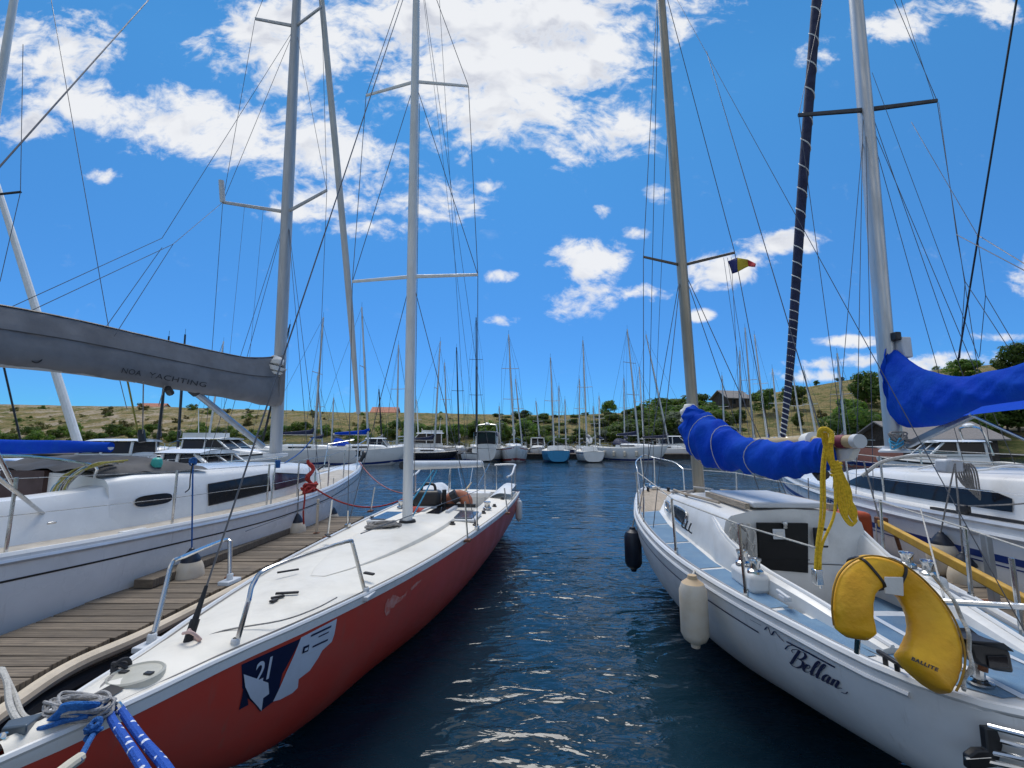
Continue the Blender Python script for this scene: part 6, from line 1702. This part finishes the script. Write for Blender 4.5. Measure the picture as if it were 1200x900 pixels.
# ================================================================== NEIGHBOUR BEYOND THE WHITE YACHT (mast at the left edge)
NB = Boat('sailboat', 'white sailboat with long blue boom cover beyond the white yacht, far left', 'sailboat', (-12.6, 13.5), (-.35, 1), 9.0, gen_st(9.0, 3.0, 1.25))
NB.hull(GEL, 10, 24); NB.deck(CREAM, (6.1, 8.5, .65)); NB.tub((6.1, 8.5, .65), .4, GEL)
NB.trunk([(2.0, .3, .02), (2.4, .6, .22), (4, .85, .34), (5.9, .92, .38), (6.05, .92, .36)], GEL)
for sd in (-1, 1):
    mb = MB(); mb.grid([[NB.D(u, sd * (.86 + (u - 4) * .03), z) for z in (.14, .25)] for u in np.linspace(3.2, 5.4, 5)]); mb.build('cabin_window', GLASS, NB.root)
nm = NB.w(PY(-68, 515, 9.6)); nt = NB.w(PY(18, -10, 9.4)); nt = nm + (nt - nm) * 1.1
n_m = spar(NB, nm, nt, .11, .08, ALUW)
nb0 = NB.w(PY(-60, 527, 9.55)); nb1 = NB.w(PY(130, 524, 8.6))
nbo = MB().tube([nb0, nb1], .06, 8).build('boom', ALUW, NB.root)
sock(NB, [(nb0 + Vector((0, 0, .1)), .2), (nb0.lerp(nb1, .3) + Vector((0, 0, .05)), .17), (nb0.lerp(nb1, .7) + Vector((0, 0, .02)), .14), (nb1, .1)], .7, 'sail_cover', BLUEC, nbo, 16, .05, 6)
for (a, b) in (((27, 52, 9.3), (24, 225, 9.3)), ((24, 225, 9.3), (0, 330, 9.0))): NB.wire(NB.w(PY(*a)), NB.w(PY(*b)), 'shroud', .007)
MB().tube([on_mast(nm, nt, NB.w(PY(-20, 230, 9.5)).z), NB.w(PY(24, 225, 9.3))], .028, 7).build('spreader', BLACK, n_m)
# boat with the raked white mast
far_r = far_sailboat('white sailboat with a strongly raked thick white mast at the far left', 96, 15, (-1, .05), 6.5, 2.2, .95, GEL, None, boom=False)
ra, rb_ = far_r.w(PY(91, 518, 15)), far_r.w(PY(-2, 222, 15.2))
mr = MB().tube([ra, ra.lerp(rb_, .5), ra + (rb_ - ra) * 1.12], [.13, .12, .09], 10).build('mast', ALUW, far_r.root)
MB().tube([ra.lerp(rb_, .46) + Vector((0, .3, 0)), ra.lerp(rb_, .46) + Vector((0, -.3, 0))], .03, 6).build('spreader', ALUW, mr)
far_r.wire(far_r.w(PY(0, 410, 14)), far_r.w(PY(25, 520, 15)), 'shroud', .03, BLACK)


# ================================================================== FENDERS
def fender(label, top, L, r, body=FENDW, tip=None, group=None, lan=.4, lan_to=None, lm=WROPE, round_=False, n=18):
    e = empty('fender', (top.x, top.y, top.z - L), 0, label, 'fender', group)
    if round_:
        prof = [(.001, 0)] + [(r * math.sin(a) ** .8, r * (1 - math.cos(a)) * (L * .80) / (2 * r)) for a in np.linspace(.15, 2.5, 10)]
        MB().lathe(prof, (0, 0, 0), n=n).build('fender_body', body, e)
        h0 = prof[-1][1]
        MB().lathe([(prof[-1][0] + .008, h0 - .03), (prof[-1][0] * .98, h0 + .02), (prof[-1][0] * .88, h0 + (L - h0) * .25), (prof[-1][0] * .66, h0 + (L - h0) * .48), (r * .34, h0 + (L - h0) * .66), (r * .2, h0 + (L - h0) * .8), (r * .17, L * .97), (.0, L)], (0, 0, 0), n=n).build('fender_top', tip or body, e)
    else:
        MB().lathe([(.0, 0), (r * .3, .005), (r * .36, L * .06), (r * .8, L * .12), (r, L * .2), (r, L * .78), (r * .8, L * .88)], (0, 0, 0), n=n).build('fender_body', body, e)
        MB().lathe([(r * .8, L * .88), (r * .38, L * .94), (r * .32, L * .99), (0, L)], (0, 0, 0), n=n).build('fender_eye', tip or body, e)
    q = Vector((0, 0, L))
    end = (Vector(lan_to) - Vector((top.x, top.y, top.z - L))) if lan_to is not None else q + Vector((0, 0, lan))
    MB().tube([q - Vector((0, 0, .02)), end], .008, 6).build('lanyard', lm, e)
    return e


def hullpt(bt, u, d, sd, off): return bt.M @ bt.S(u, d, sd, off)
u_, d_ = HullUV(BB, -1, .3, 6, 0, .8).uv(752, 628)
fp = PY(741, 617, 6.15)
fender('navy blue cylindrical fender hanging at the bow of the small white sloop', fp, .60, .115, FENDN, lan_to=BB.M @ BB.D(2.25, -edge(2.25) + .03, .02), lm=BLACK)
fp = PY(811, 673, 3.45)
fender('large dirty cream fender hanging amidships on the port side of the small sloop', fp, .53, .102, FENDW, mat('tan_fender_tip', (.55, .40, .24), .6), lan_to=BB.M @ BB.D(4.9, -edge(4.9) + .03, .02))
fp = PY(608, 584, 9.6)
fender('small white fender on the stern quarter of the red sloop', fp, .5, .075, GEL, lan_to=RB.M @ RB.D(8.2, -1.05, .02))
for px, py, y, lab, col in ((225, 641, 4.95, 'white and navy fender hanging by a blue line between the white yacht and the pier', BROPE), (349, 601, 7.25, 'white and navy fender below the red rope bundle on the white yacht', GROPE), (390, 593, 8.8, 'white and navy fender nearest the bow of the white yacht', WROPE)):
    fp = PY(px, py, y)
    u = 6.2 if px < 300 else (3.9 if px < 380 else 2.3)
    top = WB.M @ WB.D(u, edw(u) - .08, .45)
    fender(lab, fp, .52, .14, FENDW, FENDN, 'ball fenders of the white yacht', lan_to=PY(px + 1, 543 if px < 300 else (573 if px < 380 else 560), y - .05), lm=col, round_=True)
for px, py, y, lab in ((1102, 622, 5.0, 'left of the two navy topped white fenders on the blue striped yacht'), (1128, 646, 4.75, 'right of the two navy topped white fenders on the blue striped yacht')):
    fp = PY(px, py, y); q = PY(1119, 543, 4.75)
    fender(lab, fp, .5, .15, FENDW, FENDN, 'ball fenders of the blue striped yacht', lan_to=q, lm=GROPE, round_=True)
fender('small navy fender low on the port bow of the blue striped yacht', PY(948, 592, 7.2), .34, .07, FENDN, lan_to=PY(947, 560, 7.2), lm=GROPE)

# ================================================================== LIFEBUOY, HORN, ORANGE TANK, ETC.
lb = [(1003, 746, 2.16), (998, 712, 2.17), (1003, 684, 2.19), (1020, 670, 2.20), (1044, 674, 2.20), (1068, 692, 2.18), (1086, 720, 2.14), (1093, 750, 2.10), (1087, 776, 2.07), (1076, 793, 2.05)]
lpts = cat([PY(*p) for p in lb], 7)
le = empty('lifebuoy', PY(1050, 800, 2.12), 0, 'yellow horseshoe lifebuoy on the port quarter of the small white sloop', 'lifebuoy')
lo = Vector(le.location)
ctr = PY(1045, 735, 2.13)
nrm = (PY(1045, 735, 2.0) - PY(1080, 745, 2.6)); nrm = Vector((-.55, -.83, .12)).normalized()
mb = MB(); rows = []
L = len(lpts)
for i, p in enumerate(lpts):
    t = (lpts[min(i + 1, L - 1)] - lpts[max(i - 1, 0)]).normalized(); N = (nrm - t * nrm.dot(t)).normalized(); B = t.cross(N)
    f = min(1, min(i, L - 1 - i) / 4 + .55) if min(i, L - 1 - i) < 4 else 1
    wid = float(np.interp(i / (L - 1), [0, .25, .55, .85, 1], [.082, .075, .072, .095, .095])); th = .072
    row = []
    for k in range(28):
        a = 2 * math.pi * k / 28; c, s = math.cos(a), math.sin(a)
        e_ = .55
        row.append(p - lo + B * math.copysign(abs(c) ** e_, c) * wid * f * (1 + .012 * math.sin(i * 1.7 + k)) + N * math.copysign(abs(s) ** e_, s) * th * f)
    rows.append(row)
mb.grid(rows, True); mb.poly(rows[0]); mb.poly(rows[-1])
body = mb.build('buoy_cover', YEL, le, ang=60)
def ring_at(i, name, m, r=.008, grow=1.03, a0=0, a1=2 * math.pi):
    p = lpts[i]; t = (lpts[i + 1] - lpts[i - 1]).normalized(); N = (nrm - t * nrm.dot(t)).normalized(); B = t.cross(N)
    wid = float(np.interp(i / (L - 1), [0, .25, .55, .85, 1], [.082, .075, .072, .095, .095])); pts = []
    for a in np.linspace(a0, a1, 26):
        c, s = math.cos(a), math.sin(a); pts.append(p - lo + (B * math.copysign(abs(c) ** .55, c) * wid + N * math.copysign(abs(s) ** .55, s) * .072) * grow)
    MB().tube(pts, r, 5).build(name, m, le)
ring_at(int(L * .31), 'black_strap', BLACK); ring_at(int(L * .45), 'black_strap', BLACK)
i = int(L * .38); p = lpts[i]; t = (lpts[i + 1] - lpts[i - 1]).normalized(); N = (nrm - t * nrm.dot(t)).normalized(); B = t.cross(N)
sg = -1 if (B.z > 0) else 1
q = p - lo + N * .077
MB().prism([q + t * -.045 + B * sg * .01, q + t * .045 + B * sg * .0, q + t * .045 + B * sg * .085, q + t * -.045 + B * sg * .085], N * .006).build('white_reflector', SAILW, le, bevel=.003)
seam = []
for i in range(3, L - 3):
    p = lpts[i]; t = (lpts[i + 1] - lpts[i - 1]).normalized(); N = (nrm - t * nrm.dot(t)).normalized(); B = t.cross(N)
    wid = float(np.interp(i / (L - 1), [0, .25, .55, .85, 1], [.082, .075, .072, .095, .095]))
    sgo = 1 if (p + B - ctr).length > (p - B - ctr).length else -1
    seam.append(p - lo + B * sgo * wid * .99 + N * .06)
MB().tube(seam, .0045, 5).build('seam', mat('dark_yellow_seam', (.30, .16, .01), .7), le)
i0, i1 = int(L * .52), L - 5
gl = []
for i in range(i0, i1):
    p = lpts[i]; t = (lpts[i + 1] - lpts[i - 1]).normalized(); N = (nrm - t * nrm.dot(t)).normalized(); B = t.cross(N)
    sgo = 1 if (p + B - ctr).length > (p - B - ctr).length else -1
    gl.append(p - lo + B * sgo * .115 + N * (.03 + .02 * math.sin(i)))
MB().tube(gl, .008, 6).build('grab_line', WROPE, le)
# lettering on the lower right lobe
vs, fs = text_mesh('BALLITE', .021, .25, 0, .0012, 1.25)
i = int(L * .93); p = lpts[i]; t = (lpts[i] - lpts[i - 3]).normalized(); N = (nrm - t * nrm.dot(t)).normalized()
oo = PY(1075, 782, 2.05) - lo; ex = (PY(1087, 790, 2.05) - PY(1064, 777, 2.06)).normalized(); ex = (ex - N * ex.dot(N)).normalized(); ey = N.cross(ex)
q = (p - lo) + N * .0775
oo = q + ex * ((oo - q).dot(ex)) + ey * ((oo - q).dot(ey))
MB().add([oo + ex * v.x + ey * v.y for v in vs], fs).build('buoy_lettering', DARKINK, le, smooth=False)
MB().tube([PY(1005, 748, 2.2) - lo, PY(1004, 765, 2.22) - lo], .012, 7).build('buoy_bracket', CHROME, le)

hp_ = PY(1148, 800, 2.12)
he = empty('stern_light', hp_, 0, 'black stern lamp on a short rusty steel post, right of the yellow lifebuoy', 'lamp')
MB().tube([(0, 0, 0), (.005, 0, .10)], .022, 10).lathe([(.05, 0), (.05, .01), (.03, .016)], (0, 0, 0)).build('post', CHROME, he)
MB().tube([(.0, -.02, .06), (.01, -.02, .11)], .018, 8).build('rusty_clamp', RUST, he)
hd = [(-.085, .20), (.06, .19), (.10, .16), (.105, .065), (.03, .075), (-.045, .10), (-.075, .13)]
MB().prism([Vector((x, -.06, z)) for x, z in hd], (0, .13, 0)).build('lamp_housing', BLACK, he, bevel=.014)
MB().box((.03, -.063, .12), (.09, .006, .05)).build('lamp_lens', GLASS, he, bevel=.002)
MB().prism([Vector((-.09, -.068, .203)), Vector((.062, -.068, .194)), Vector((.104, -.068, .16)), Vector((.104, .075, .16)), Vector((.062, .075, .194)), Vector((-.09, .075, .203))], (0, 0, .008)).build('lamp_lid', BLACK, he, bevel=.003)
o = MB().tube(cat([PY(1112, 775, 2.15), PY(1126, 785, 2.1), PY(1138, 790, 2.08), PY(1140, 783, 2.1)], 5), .005, 5).build('lashing_line', WROPE)
tag(o, 'thin white lashing line between the lifebuoy and the stern lamp post', 'rope')
# round deck fitting at the right edge
gx = PY(1192, 806, 2.1)
o = empty('deck_vent', BB.M @ Vector((0, 0, 0)), 0)
dv = BB.M @ BB.D(6.5, .12, .0, .05); o.location = dv
tag(o, 'round white deck vent with dark opening on the aft deck of the small sloop', 'vent')
MB().lathe([(.10, 0), (.105, .012), (.08, .02), (.07, .008)], (0, 0, 0), n=24).build('vent_ring', GEL, o)
MB().lathe([(.07, .006), (0, .01)], (0, 0, 0), n=20).build('vent_opening', NAVY, o)

# orange tank on the far pier, yellow gangway beam, posts
oe = empty('fuel_tank', (PY(990, 635, 6.0).x, 6.0, .6), 0, 'orange red plastic tank standing on the pier behind the yellow rope', 'tank')
MB().box((0, 0, .27), (.56, .36, .54)).build('tank_body', ORANGR, oe, bevel=.06)
MB().lathe([(.05, 0), (.05, .05), (.03, .06), (0, .06)], (-.12, 0, .54), n=12).build('filler_cap', BLACK, oe)
MB().tube(cat([(.02, 0, .54), (.03, 0, .61), (.16, 0, .61), (.17, 0, .54)], 4), .018, 8).build('tank_handle', ORANGR, oe)
a, b = PY(1031, 613, 5.4), PY(1215, 712, 3.2)
ye = empty('gangway_beam', b, 0, 'long yellow painted timber beam sloping above the right pier', 'beam')
MB().beam(a - b, (0, 0, 0), .055, .09, up=(0, 0, 1)).build('beam_body', mat('worn_yellow_paint', (.60, .35, .035), .6, var=.12, scale=7, col2=(.46, .26, .04), dirt=.25, bump=.1), ye, bevel=.012)
MB().box(a - b + Vector((.02, 0, .03)), (.1, .1, .08)).build('beam_bracket', RUST, ye, bevel=.01)
MB().tube([a - b + Vector((0, 0, .04)), PY(1012, 540, 5.6) - b], .009, 6).build('suspension_line', GROPE, ye)
MB().tube([a.lerp(b, .15) - b, PZ(1060, 660, .6) - b], .02, 7).build('support_leg', RUST, ye)
for px, y, h, lab in ((1166, 4.05, .62, 'grey steel post standing on the right pier beside the yellow beam'),):
    p = PZ(px, 708, .6)
    e = empty('mooring_post', (p.x, p.y, .6), 0, lab, 'post')
    MB().box((0, 0, h / 2), (.06, .06, h)).build('post_body', mat('galvanised_steel', (.42, .44, .45), .5, .6), e, bevel=.008)
    MB().box((0, 0, .01), (.14, .14, .02)).build('foot_plate', RUST, e)
rp = tangle(PZ(1066, 672, .63), (.2, .2, .05), 46, .011, 43)
o = rp.build('rope_coil', GROPE); tag(o, 'heap of grey and white rope lying on the right pier', 'rope')
for (pa, pb, y1, y2, r_, m_, lab) in (((1003, 600), (1012, 640), 5.6, 5.2, .012, WROPE, 'white line down to the right pier from behind the yellow rope'), ((1079, 597), (1106, 700), 4.5, 2.7, .006, WROPE, 'thin white line rising over the yellow beam to the blue striped yacht'),
                                      ((1026, 605), (1028, 645), 5.6, 5.4, .008, GROPE, 'short grey line hanging at the top end of the yellow beam')):
    o = MB().tube([PY(*pa, y1), PY(*pb, y2)], r_, 6).build('mooring_line', m_); tag(o, lab, 'rope')
# yellow rope hank hanging from the boom end of the small sloop
yr = empty('rope_hank', PY(968, 660, 3.0), 0, 'bundle of yellow rope hung over the boom end of the small white sloop', 'rope')
yo = Vector(yr.location)
Yp = lambda px, py, y=2.98: PY(px, py, y) - yo
for k in range(6):
    dx = rnd.uniform(-3, 3)
    MB().tube(cat([Yp(966 + dx, 507), Yp(968 + dx, 520), Yp(976 + dx, 545), Yp(980 + k * 3.2, 575 + k), Yp(986 + k * 2.4, 606 + rnd.uniform(-6, 8)), Yp(998 + k * 1.2, 616 - k), Yp(1003 - k, 598), Yp(988 + k * 1.5, 572), Yp(979 + dx, 540)], 6), .0075, 6).build('hank_loop', YELR, yr)
for k in range(4): MB().tube([Yp(974, 545 + k * 4), Yp(986, 543 + k * 4)], .011, 7).build('hank_wrap', YELR, yr)
for k, (x0, x1) in enumerate(((963, 957), (966, 960), (977, 963))):
    MB().tube(cat([Yp(968 + k * 3, 510 + k * 4), Yp(x0, 550), Yp(x0 - 1 + k, 600), Yp(x1, 640), Yp(x1 - 2, 672)], 6), .009, 7).build('hanging_fall', YELR, yr)
MB().tube(cat([Yp(960, 512, 3.0), Yp(962, 504, 2.98), Yp(968, 503, 2.96), Yp(974, 508, 2.94), Yp(974, 520, 2.92)], 5), .017, 8).build('turn_over_boom', YELR, yr)
MB().box(Yp(958, 676), (.05, .05, .1)).tube([Yp(960, 672), Yp(962, 690)], .012, 6).build('sheet_block', CHROME, yr, bevel=.008)

# ================================================================== FLAG
fe = empty('flag', PY(853, 312, wY - .2), 0, 'small blue yellow and red striped flag flying from the bronze mast spreader', 'flag')
fo = Vector(fe.location)
outl = [((853, 306), (858, 321)), ((864, 302), (864, 319)), ((876, 304), (877, 312)), ((886, 309), (885, 313))]
names = [('blue_stripe', mat('flag_blue', (.02, .03, .16), .8)), ('yellow_stripe', mat('flag_yellow', (.62, .46, .03), .8)), ('red_stripe', mat('flag_red', (.50, .04, .05), .8))]
for k in range(3):
    (a0, b0_), (a1, b1_) = outl[k], outl[k + 1]
    rows = []
    for i in range(7):
        t = i / 6
        A = Vector((a0[0] + (a1[0] - a0[0]) * t, a0[1] + (a1[1] - a0[1]) * t)); Bq = Vector((b0_[0] + (b1_[0] - b0_[0]) * t, b0_[1] + (b1_[1] - b0_[1]) * t))
        rows.append([PY(*(A.lerp(Bq, j / 5)), wY - .2 + .03 * math.sin((k + t) * 3.2 + j * .5)) - fo for j in range(6)])
    o = MB().grid(rows).build(names[k][0], names[k][1], fe)
    sdm = o.modifiers.new('thickness', 'SOLIDIFY'); sdm.thickness = .004

# ================================================================== ROPES AND GEAR ON / AROUND THE RED SLOOP
def rope(name, pts, r, m, label, cat_='rope', group=None, n=8, seg=8):
    o = MB().tube(cat(pts, seg), r, n).build(name, m)
    return tag(o, label, cat_, group)
bowc = PZ(124, 826, 1.07)
for k, (pts, lab) in enumerate((([(127, 829, 1.87), (132, 845, 1.74), (150, 872, 1.52), (176, 915, 1.28), (205, 985, 1.1)], 'thick blue and white mooring rope from the red bow, left one of the pair'),
                                ([(138, 826, 1.88), (146, 838, 1.78), (166, 866, 1.55), (198, 905, 1.3), (235, 980, 1.1)], 'thick blue and white mooring rope from the red bow, right one of the pair'))):
    rope('mooring_rope', [PY(*p) for p in pts], .0135, FLECK, lab, n=10)
rope('mooring_rope', [PY(126, 832, 1.86), PY(118, 846, 1.75), PY(105, 868, 1.6), PY(92, 892, 1.45)], .009, BROPE, 'thin plain blue rope hanging from the red bow to a white pole end')
kb = tangle(PY(109, 856, 1.66), (.022, .022, .026), 22, .0075, 51)
o = kb.build('rope_knot', BROPE); tag(o, 'blue knot tied in the thin rope below the red bow', 'rope knot')
o = MB().tube([PY(62, 912, 1.35), PY(80, 898, 1.42), PY(93, 889, 1.47)], .017, 10).build('boat_hook', mat('ivory_paint', (.68, .62, .48), .5)); tag(o, 'ivory coloured pole end at the bottom left under the red bow', 'pole')
sh = MB()
sh.tube(cat([PY(124, 832, 1.84), PY(128, 825, 1.83), PY(136, 824, 1.83), PY(140, 830, 1.83), PY(133, 836, 1.82), PY(124, 832, 1.84)], 5), .012, 8)
o = sh.build('shackle', CHROME); tag(o, 'steel shackle joining the blue ropes at the red bow rail', 'shackle')
r5 = random.Random(11)
mb = tangle(PZ(95, 827, 1.09), (.14, .08, .03), 60, .0055, 41)
o = mb.build('rope_heap', mat('grey_white_line', (.42, .41, .40), .85, var=.2, scale=60, bump=.5, bscale=150)); tag(o, 'tangled heap of grey white line on the red sloop bow', 'rope')
mb = MB()
for k in range(10):
    y = 1.83 + .008 * k
    mb.tube(cat([PZ(52 + k * 2, 848 - k * 1.6, 1.075 + .004 * k), PZ(76, 840 - k * 1.6, 1.085 + .006 * k), PZ(104, 837 - k * 1.4, 1.085 + .006 * k), PZ(128, 831 - k * .6, 1.07)], 5), .0075, 6)
o = mb.build('rope_lashing', mat('bright_blue_line', (.015, .16, .52), .8, var=.15, scale=60, bump=.5, bscale=150)); tag(o, 'bright blue line lashed round the bow cleat of the red sloop', 'rope')
rope('mooring_rope', [PZ(22, 860, 1.075), PZ(50, 853, 1.078), PZ(80, 844, 1.08), PZ(104, 839, 1.085)], .009, BROPE, 'blue rope led along the bow tip of the red sloop')
rope('mooring_rope', [PY(0, 784, 2.6), PY(8, 800, 2.45), PY(12, 828, 2.2), PY(28, 850, 2.05), PY(60, 842, 1.95), PY(88, 832, 1.88)], .013, WROPE, 'white braided mooring rope from the pier to the red bow, upper one of the two')
rope('mooring_rope', [PY(3, 784, 2.6), PY(16, 812, 2.4), PY(28, 840, 2.15), PY(50, 838, 2.0), PY(90, 826, 1.9)], .012, WROPE, 'white braided mooring rope from the pier to the red bow, lower one of the two')
rope('mooring_rope', [PZ(142, 782, 1.06), PZ(130, 795, 1.07), PZ(118, 808, 1.07), PZ(104, 824, 1.07)], .012, GROPE, 'dark grey line with a knot on the starboard bow edge of the red sloop')
mb = MB(); q = PZ(142, 783, 1.075)
for k in range(5): mb.tube(cat([q + Vector((math.cos(a + k) * .03, math.sin(a + k) * .03, .012 * k * math.sin(a))) for a in np.linspace(0, 6, 7)], 3), .008, 6)
o = mb.build('rope_knot', mat('black_cord', (.04, .04, .045), .9)); tag(o, 'black cord knot on the bow edge of the red sloop', 'rope knot')
be_ = empty('bow_fitting', PY(20, 868, 1.6), 0, 'grey blue bow roller plate at the tip of the red sloop', 'bow fitting')
bo_ = Vector(be_.location)
MB().prism([PY(0, 866, 1.62) - bo_, PY(8, 856, 1.68) - bo_, PY(52, 846, 1.74) - bo_, PY(30, 862, 1.62) - bo_], (0, 0, .035)).build('roller_plate', mat('slate_blue_metal', (.10, .13, .16), .4, .3), be_, bevel=.006)
MB().lathe([(.0, 0), (.014, .002), (.016, .014), (0, .018)], PY(7, 863, 1.6) - bo_, (0, -1, .3), 10).build('bolt', CHROME, be_)
mb = tangle(PZ(448, 621, 1.02) + Vector((0, 0, .05)), (.24, .16, .04), 60, .012, 42)
o = mb.build('rope_heap', GROPE); tag(o, 'heap of grey rope at the mast foot of the red sloop', 'rope')
oe = empty('life_ring', PZ(533, 604, .95), 0, 'faded orange horseshoe life ring standing in the cockpit of the red sloop', 'life ring')
oo_ = Vector(oe.location)
ring = cat([PY(px, py, 7.3) - oo_ for px, py in ((528, 603), (526, 592), (529, 584), (538, 581), (546, 585), (547, 592))], 5)
MB().tube(ring, .10, 12, sx=.8).build('ring_body', ORANGE, oe)
MB().tube([PY(530, 584, 7.2) - oo_, PY(536, 580, 7.2) - oo_], .11, 10).build('black_strap', BLACK, oe)
oe = empty('outboard_motor', PZ(500, 600, .95), 0, 'black outboard motor lying in the companionway of the red sloop', 'outboard motor')
oo_ = Vector(oe.location)
MB().box((0, .1, .2), (.42, .3, .26)).build('engine_cowl', BLACK, oe, bevel=.06)
MB().tube(cat([(-.12, .1, .32), (-.08, .1, .42), (.08, .1, .42), (.12, .1, .32)], 4), .022, 8).build('carry_handle', BLACK, oe)
MB().box((0, .06, .0), (.34, .24, .2)).build('engine_base', GREYGEL, oe, bevel=.03)
MB().beam((.26, .1, -.05), (.26, .1, .34), .05, .06).build('tiller_arm', BLACK, oe, bevel=.01)
MB().box((-.33, .15, .1), (.16, .16, .22)).build('fuel_box', BLACK, oe, bevel=.03)
o = sock(RB, [(RB.w(PZ(482, 605, .98)), .05), (RB.w(PZ(487, 602, 1.0)), .11), (RB.w(PZ(494, 600, 1.0)), .06)], 1, 'cloth_bundle', mat('red_cloth', (.42, .06, .04), .85, bump=.3), None, 12, .12, 9)[0]
o.data.transform(RB.M); tag(o, 'small crumpled red cloth by the mast of the red sloop', 'cloth')
rope('mooring_rope', sag(WB.M @ WB.D(3.9, edw(3.9) - .1, .12), RB.M @ RB.D(7.2, 1.0, .1), .3, 8), .014, RROPE, 'long red mooring rope sagging from the white yacht to the red sloop stern', seg=2)
rope('mooring_rope', sag(WB.M @ WB.D(.3, .1, .1), RB.M @ RB.D(7.5, 1.0, .1), .25, 8), .012, mat('faded_red_rope', (.50, .18, .16), .85, var=.15), 'faded red rope from the white yacht bow to the red sloop stern', seg=2)
q = WB.M @ WB.D(4.0, edw(4.0) - .1, .10)
mb = tangle(q, (.10, .24, .09), 44, .016, 31)
mb.tube(cat([q + Vector((.0, .0, z)) + Vector((.03 * math.cos(z * 20), .05 * math.sin(z * 23), 0)) for z in np.linspace(0, .5, 14)], 3), [.05, .03, .045, .03, .04, .02], 7)
o = mb.build('rope_bundle', RROPE); tag(o, 'bundle of bright red rope tied round a stanchion of the white yacht', 'rope')
rope('mooring_rope', [PY(357, 573, 7.1), PY(357, 585, 7.1), PY(355.5, 600, 7.1), PY(356, 614, 7.15)], .014, RROPE, 'short red rope end hanging down the white yacht side')
rope('lashing_line', [PY(226, 541, 4.75), PY(223, 560, 4.78), PY(222, 572, 4.8), PY(217, 577, 4.8)], .006, BLACK, 'short dark tie hanging from the white yacht lifeline above the oval window')
mb = MB(); q = PY(226, 541, 4.74)
for k in range(5): mb.tube(cat([q + Vector((math.cos(a + k) * .03, math.sin(a + k) * .03, .01 * k * math.sin(a))) for a in np.linspace(0, 6, 7)], 3), .009, 6)
o = mb.build('rope_knot', BROPE); tag(o, 'blue knot on the white yacht lifeline above the near fender', 'rope knot')
o = MB().tube(cat([PY(368, 512, 9), PY(352, 530, 8.7), PY(333, 543, 8.3)], 5), .012, 6).build('blue_line', BROPE); tag(o, 'blue line led from the white yacht mast foot forward over the cabin', 'rope')
mb = MB()
for k in range(6):
    q = WB.M @ (WB.D(5.0, edw(5.0) - .1, .56) + Vector((0, -.1 * 0, .02 * k)))
    mb.tube([q + Vector((math.cos(a) * .03, math.sin(a) * .03, 0)) for a in np.linspace(0, 2 * math.pi, 10)[:-1]], .012, 6, closed=True)
o = mb.build('tape_wrap', BROPE); tag(o, 'blue cord wrapped round the top of a gate stanchion on the white yacht', 'rope')
cl_ = MB().lathe([(.05, 0), (.06, .05), (.05, .1), (.02, .12)], WB.M @ Vector((.95, WB.y(6.55), 1.76)), n=10).build('handle_grip', mat('teal_plastic', (.05, .45, .38), .5)); tag(cl_, 'small teal green winch handle grip on the white yacht cabin edge', 'grip')
for px, py, top, lab in ((371, 625, 585, 'white painted post at the pier edge beside the red sloop rail'), (269, 677, 634, 'cream post on the pier edge just behind the red sloop bow rail')):
    p = PZ(px, py, .6); t = PY(px + (1 if px < 300 else 2), top, p.y)
    e = empty('mooring_post', p, 0, lab, 'post')
    MB().tube([(0, 0, 0), t - p], .022, 8).build('post_body', CREAMPIPE, e)
    MB().lathe([(.05, 0), (.05, .012), (.025, .02)], (0, 0, 0), n=12).build('foot_plate', RUST, e)
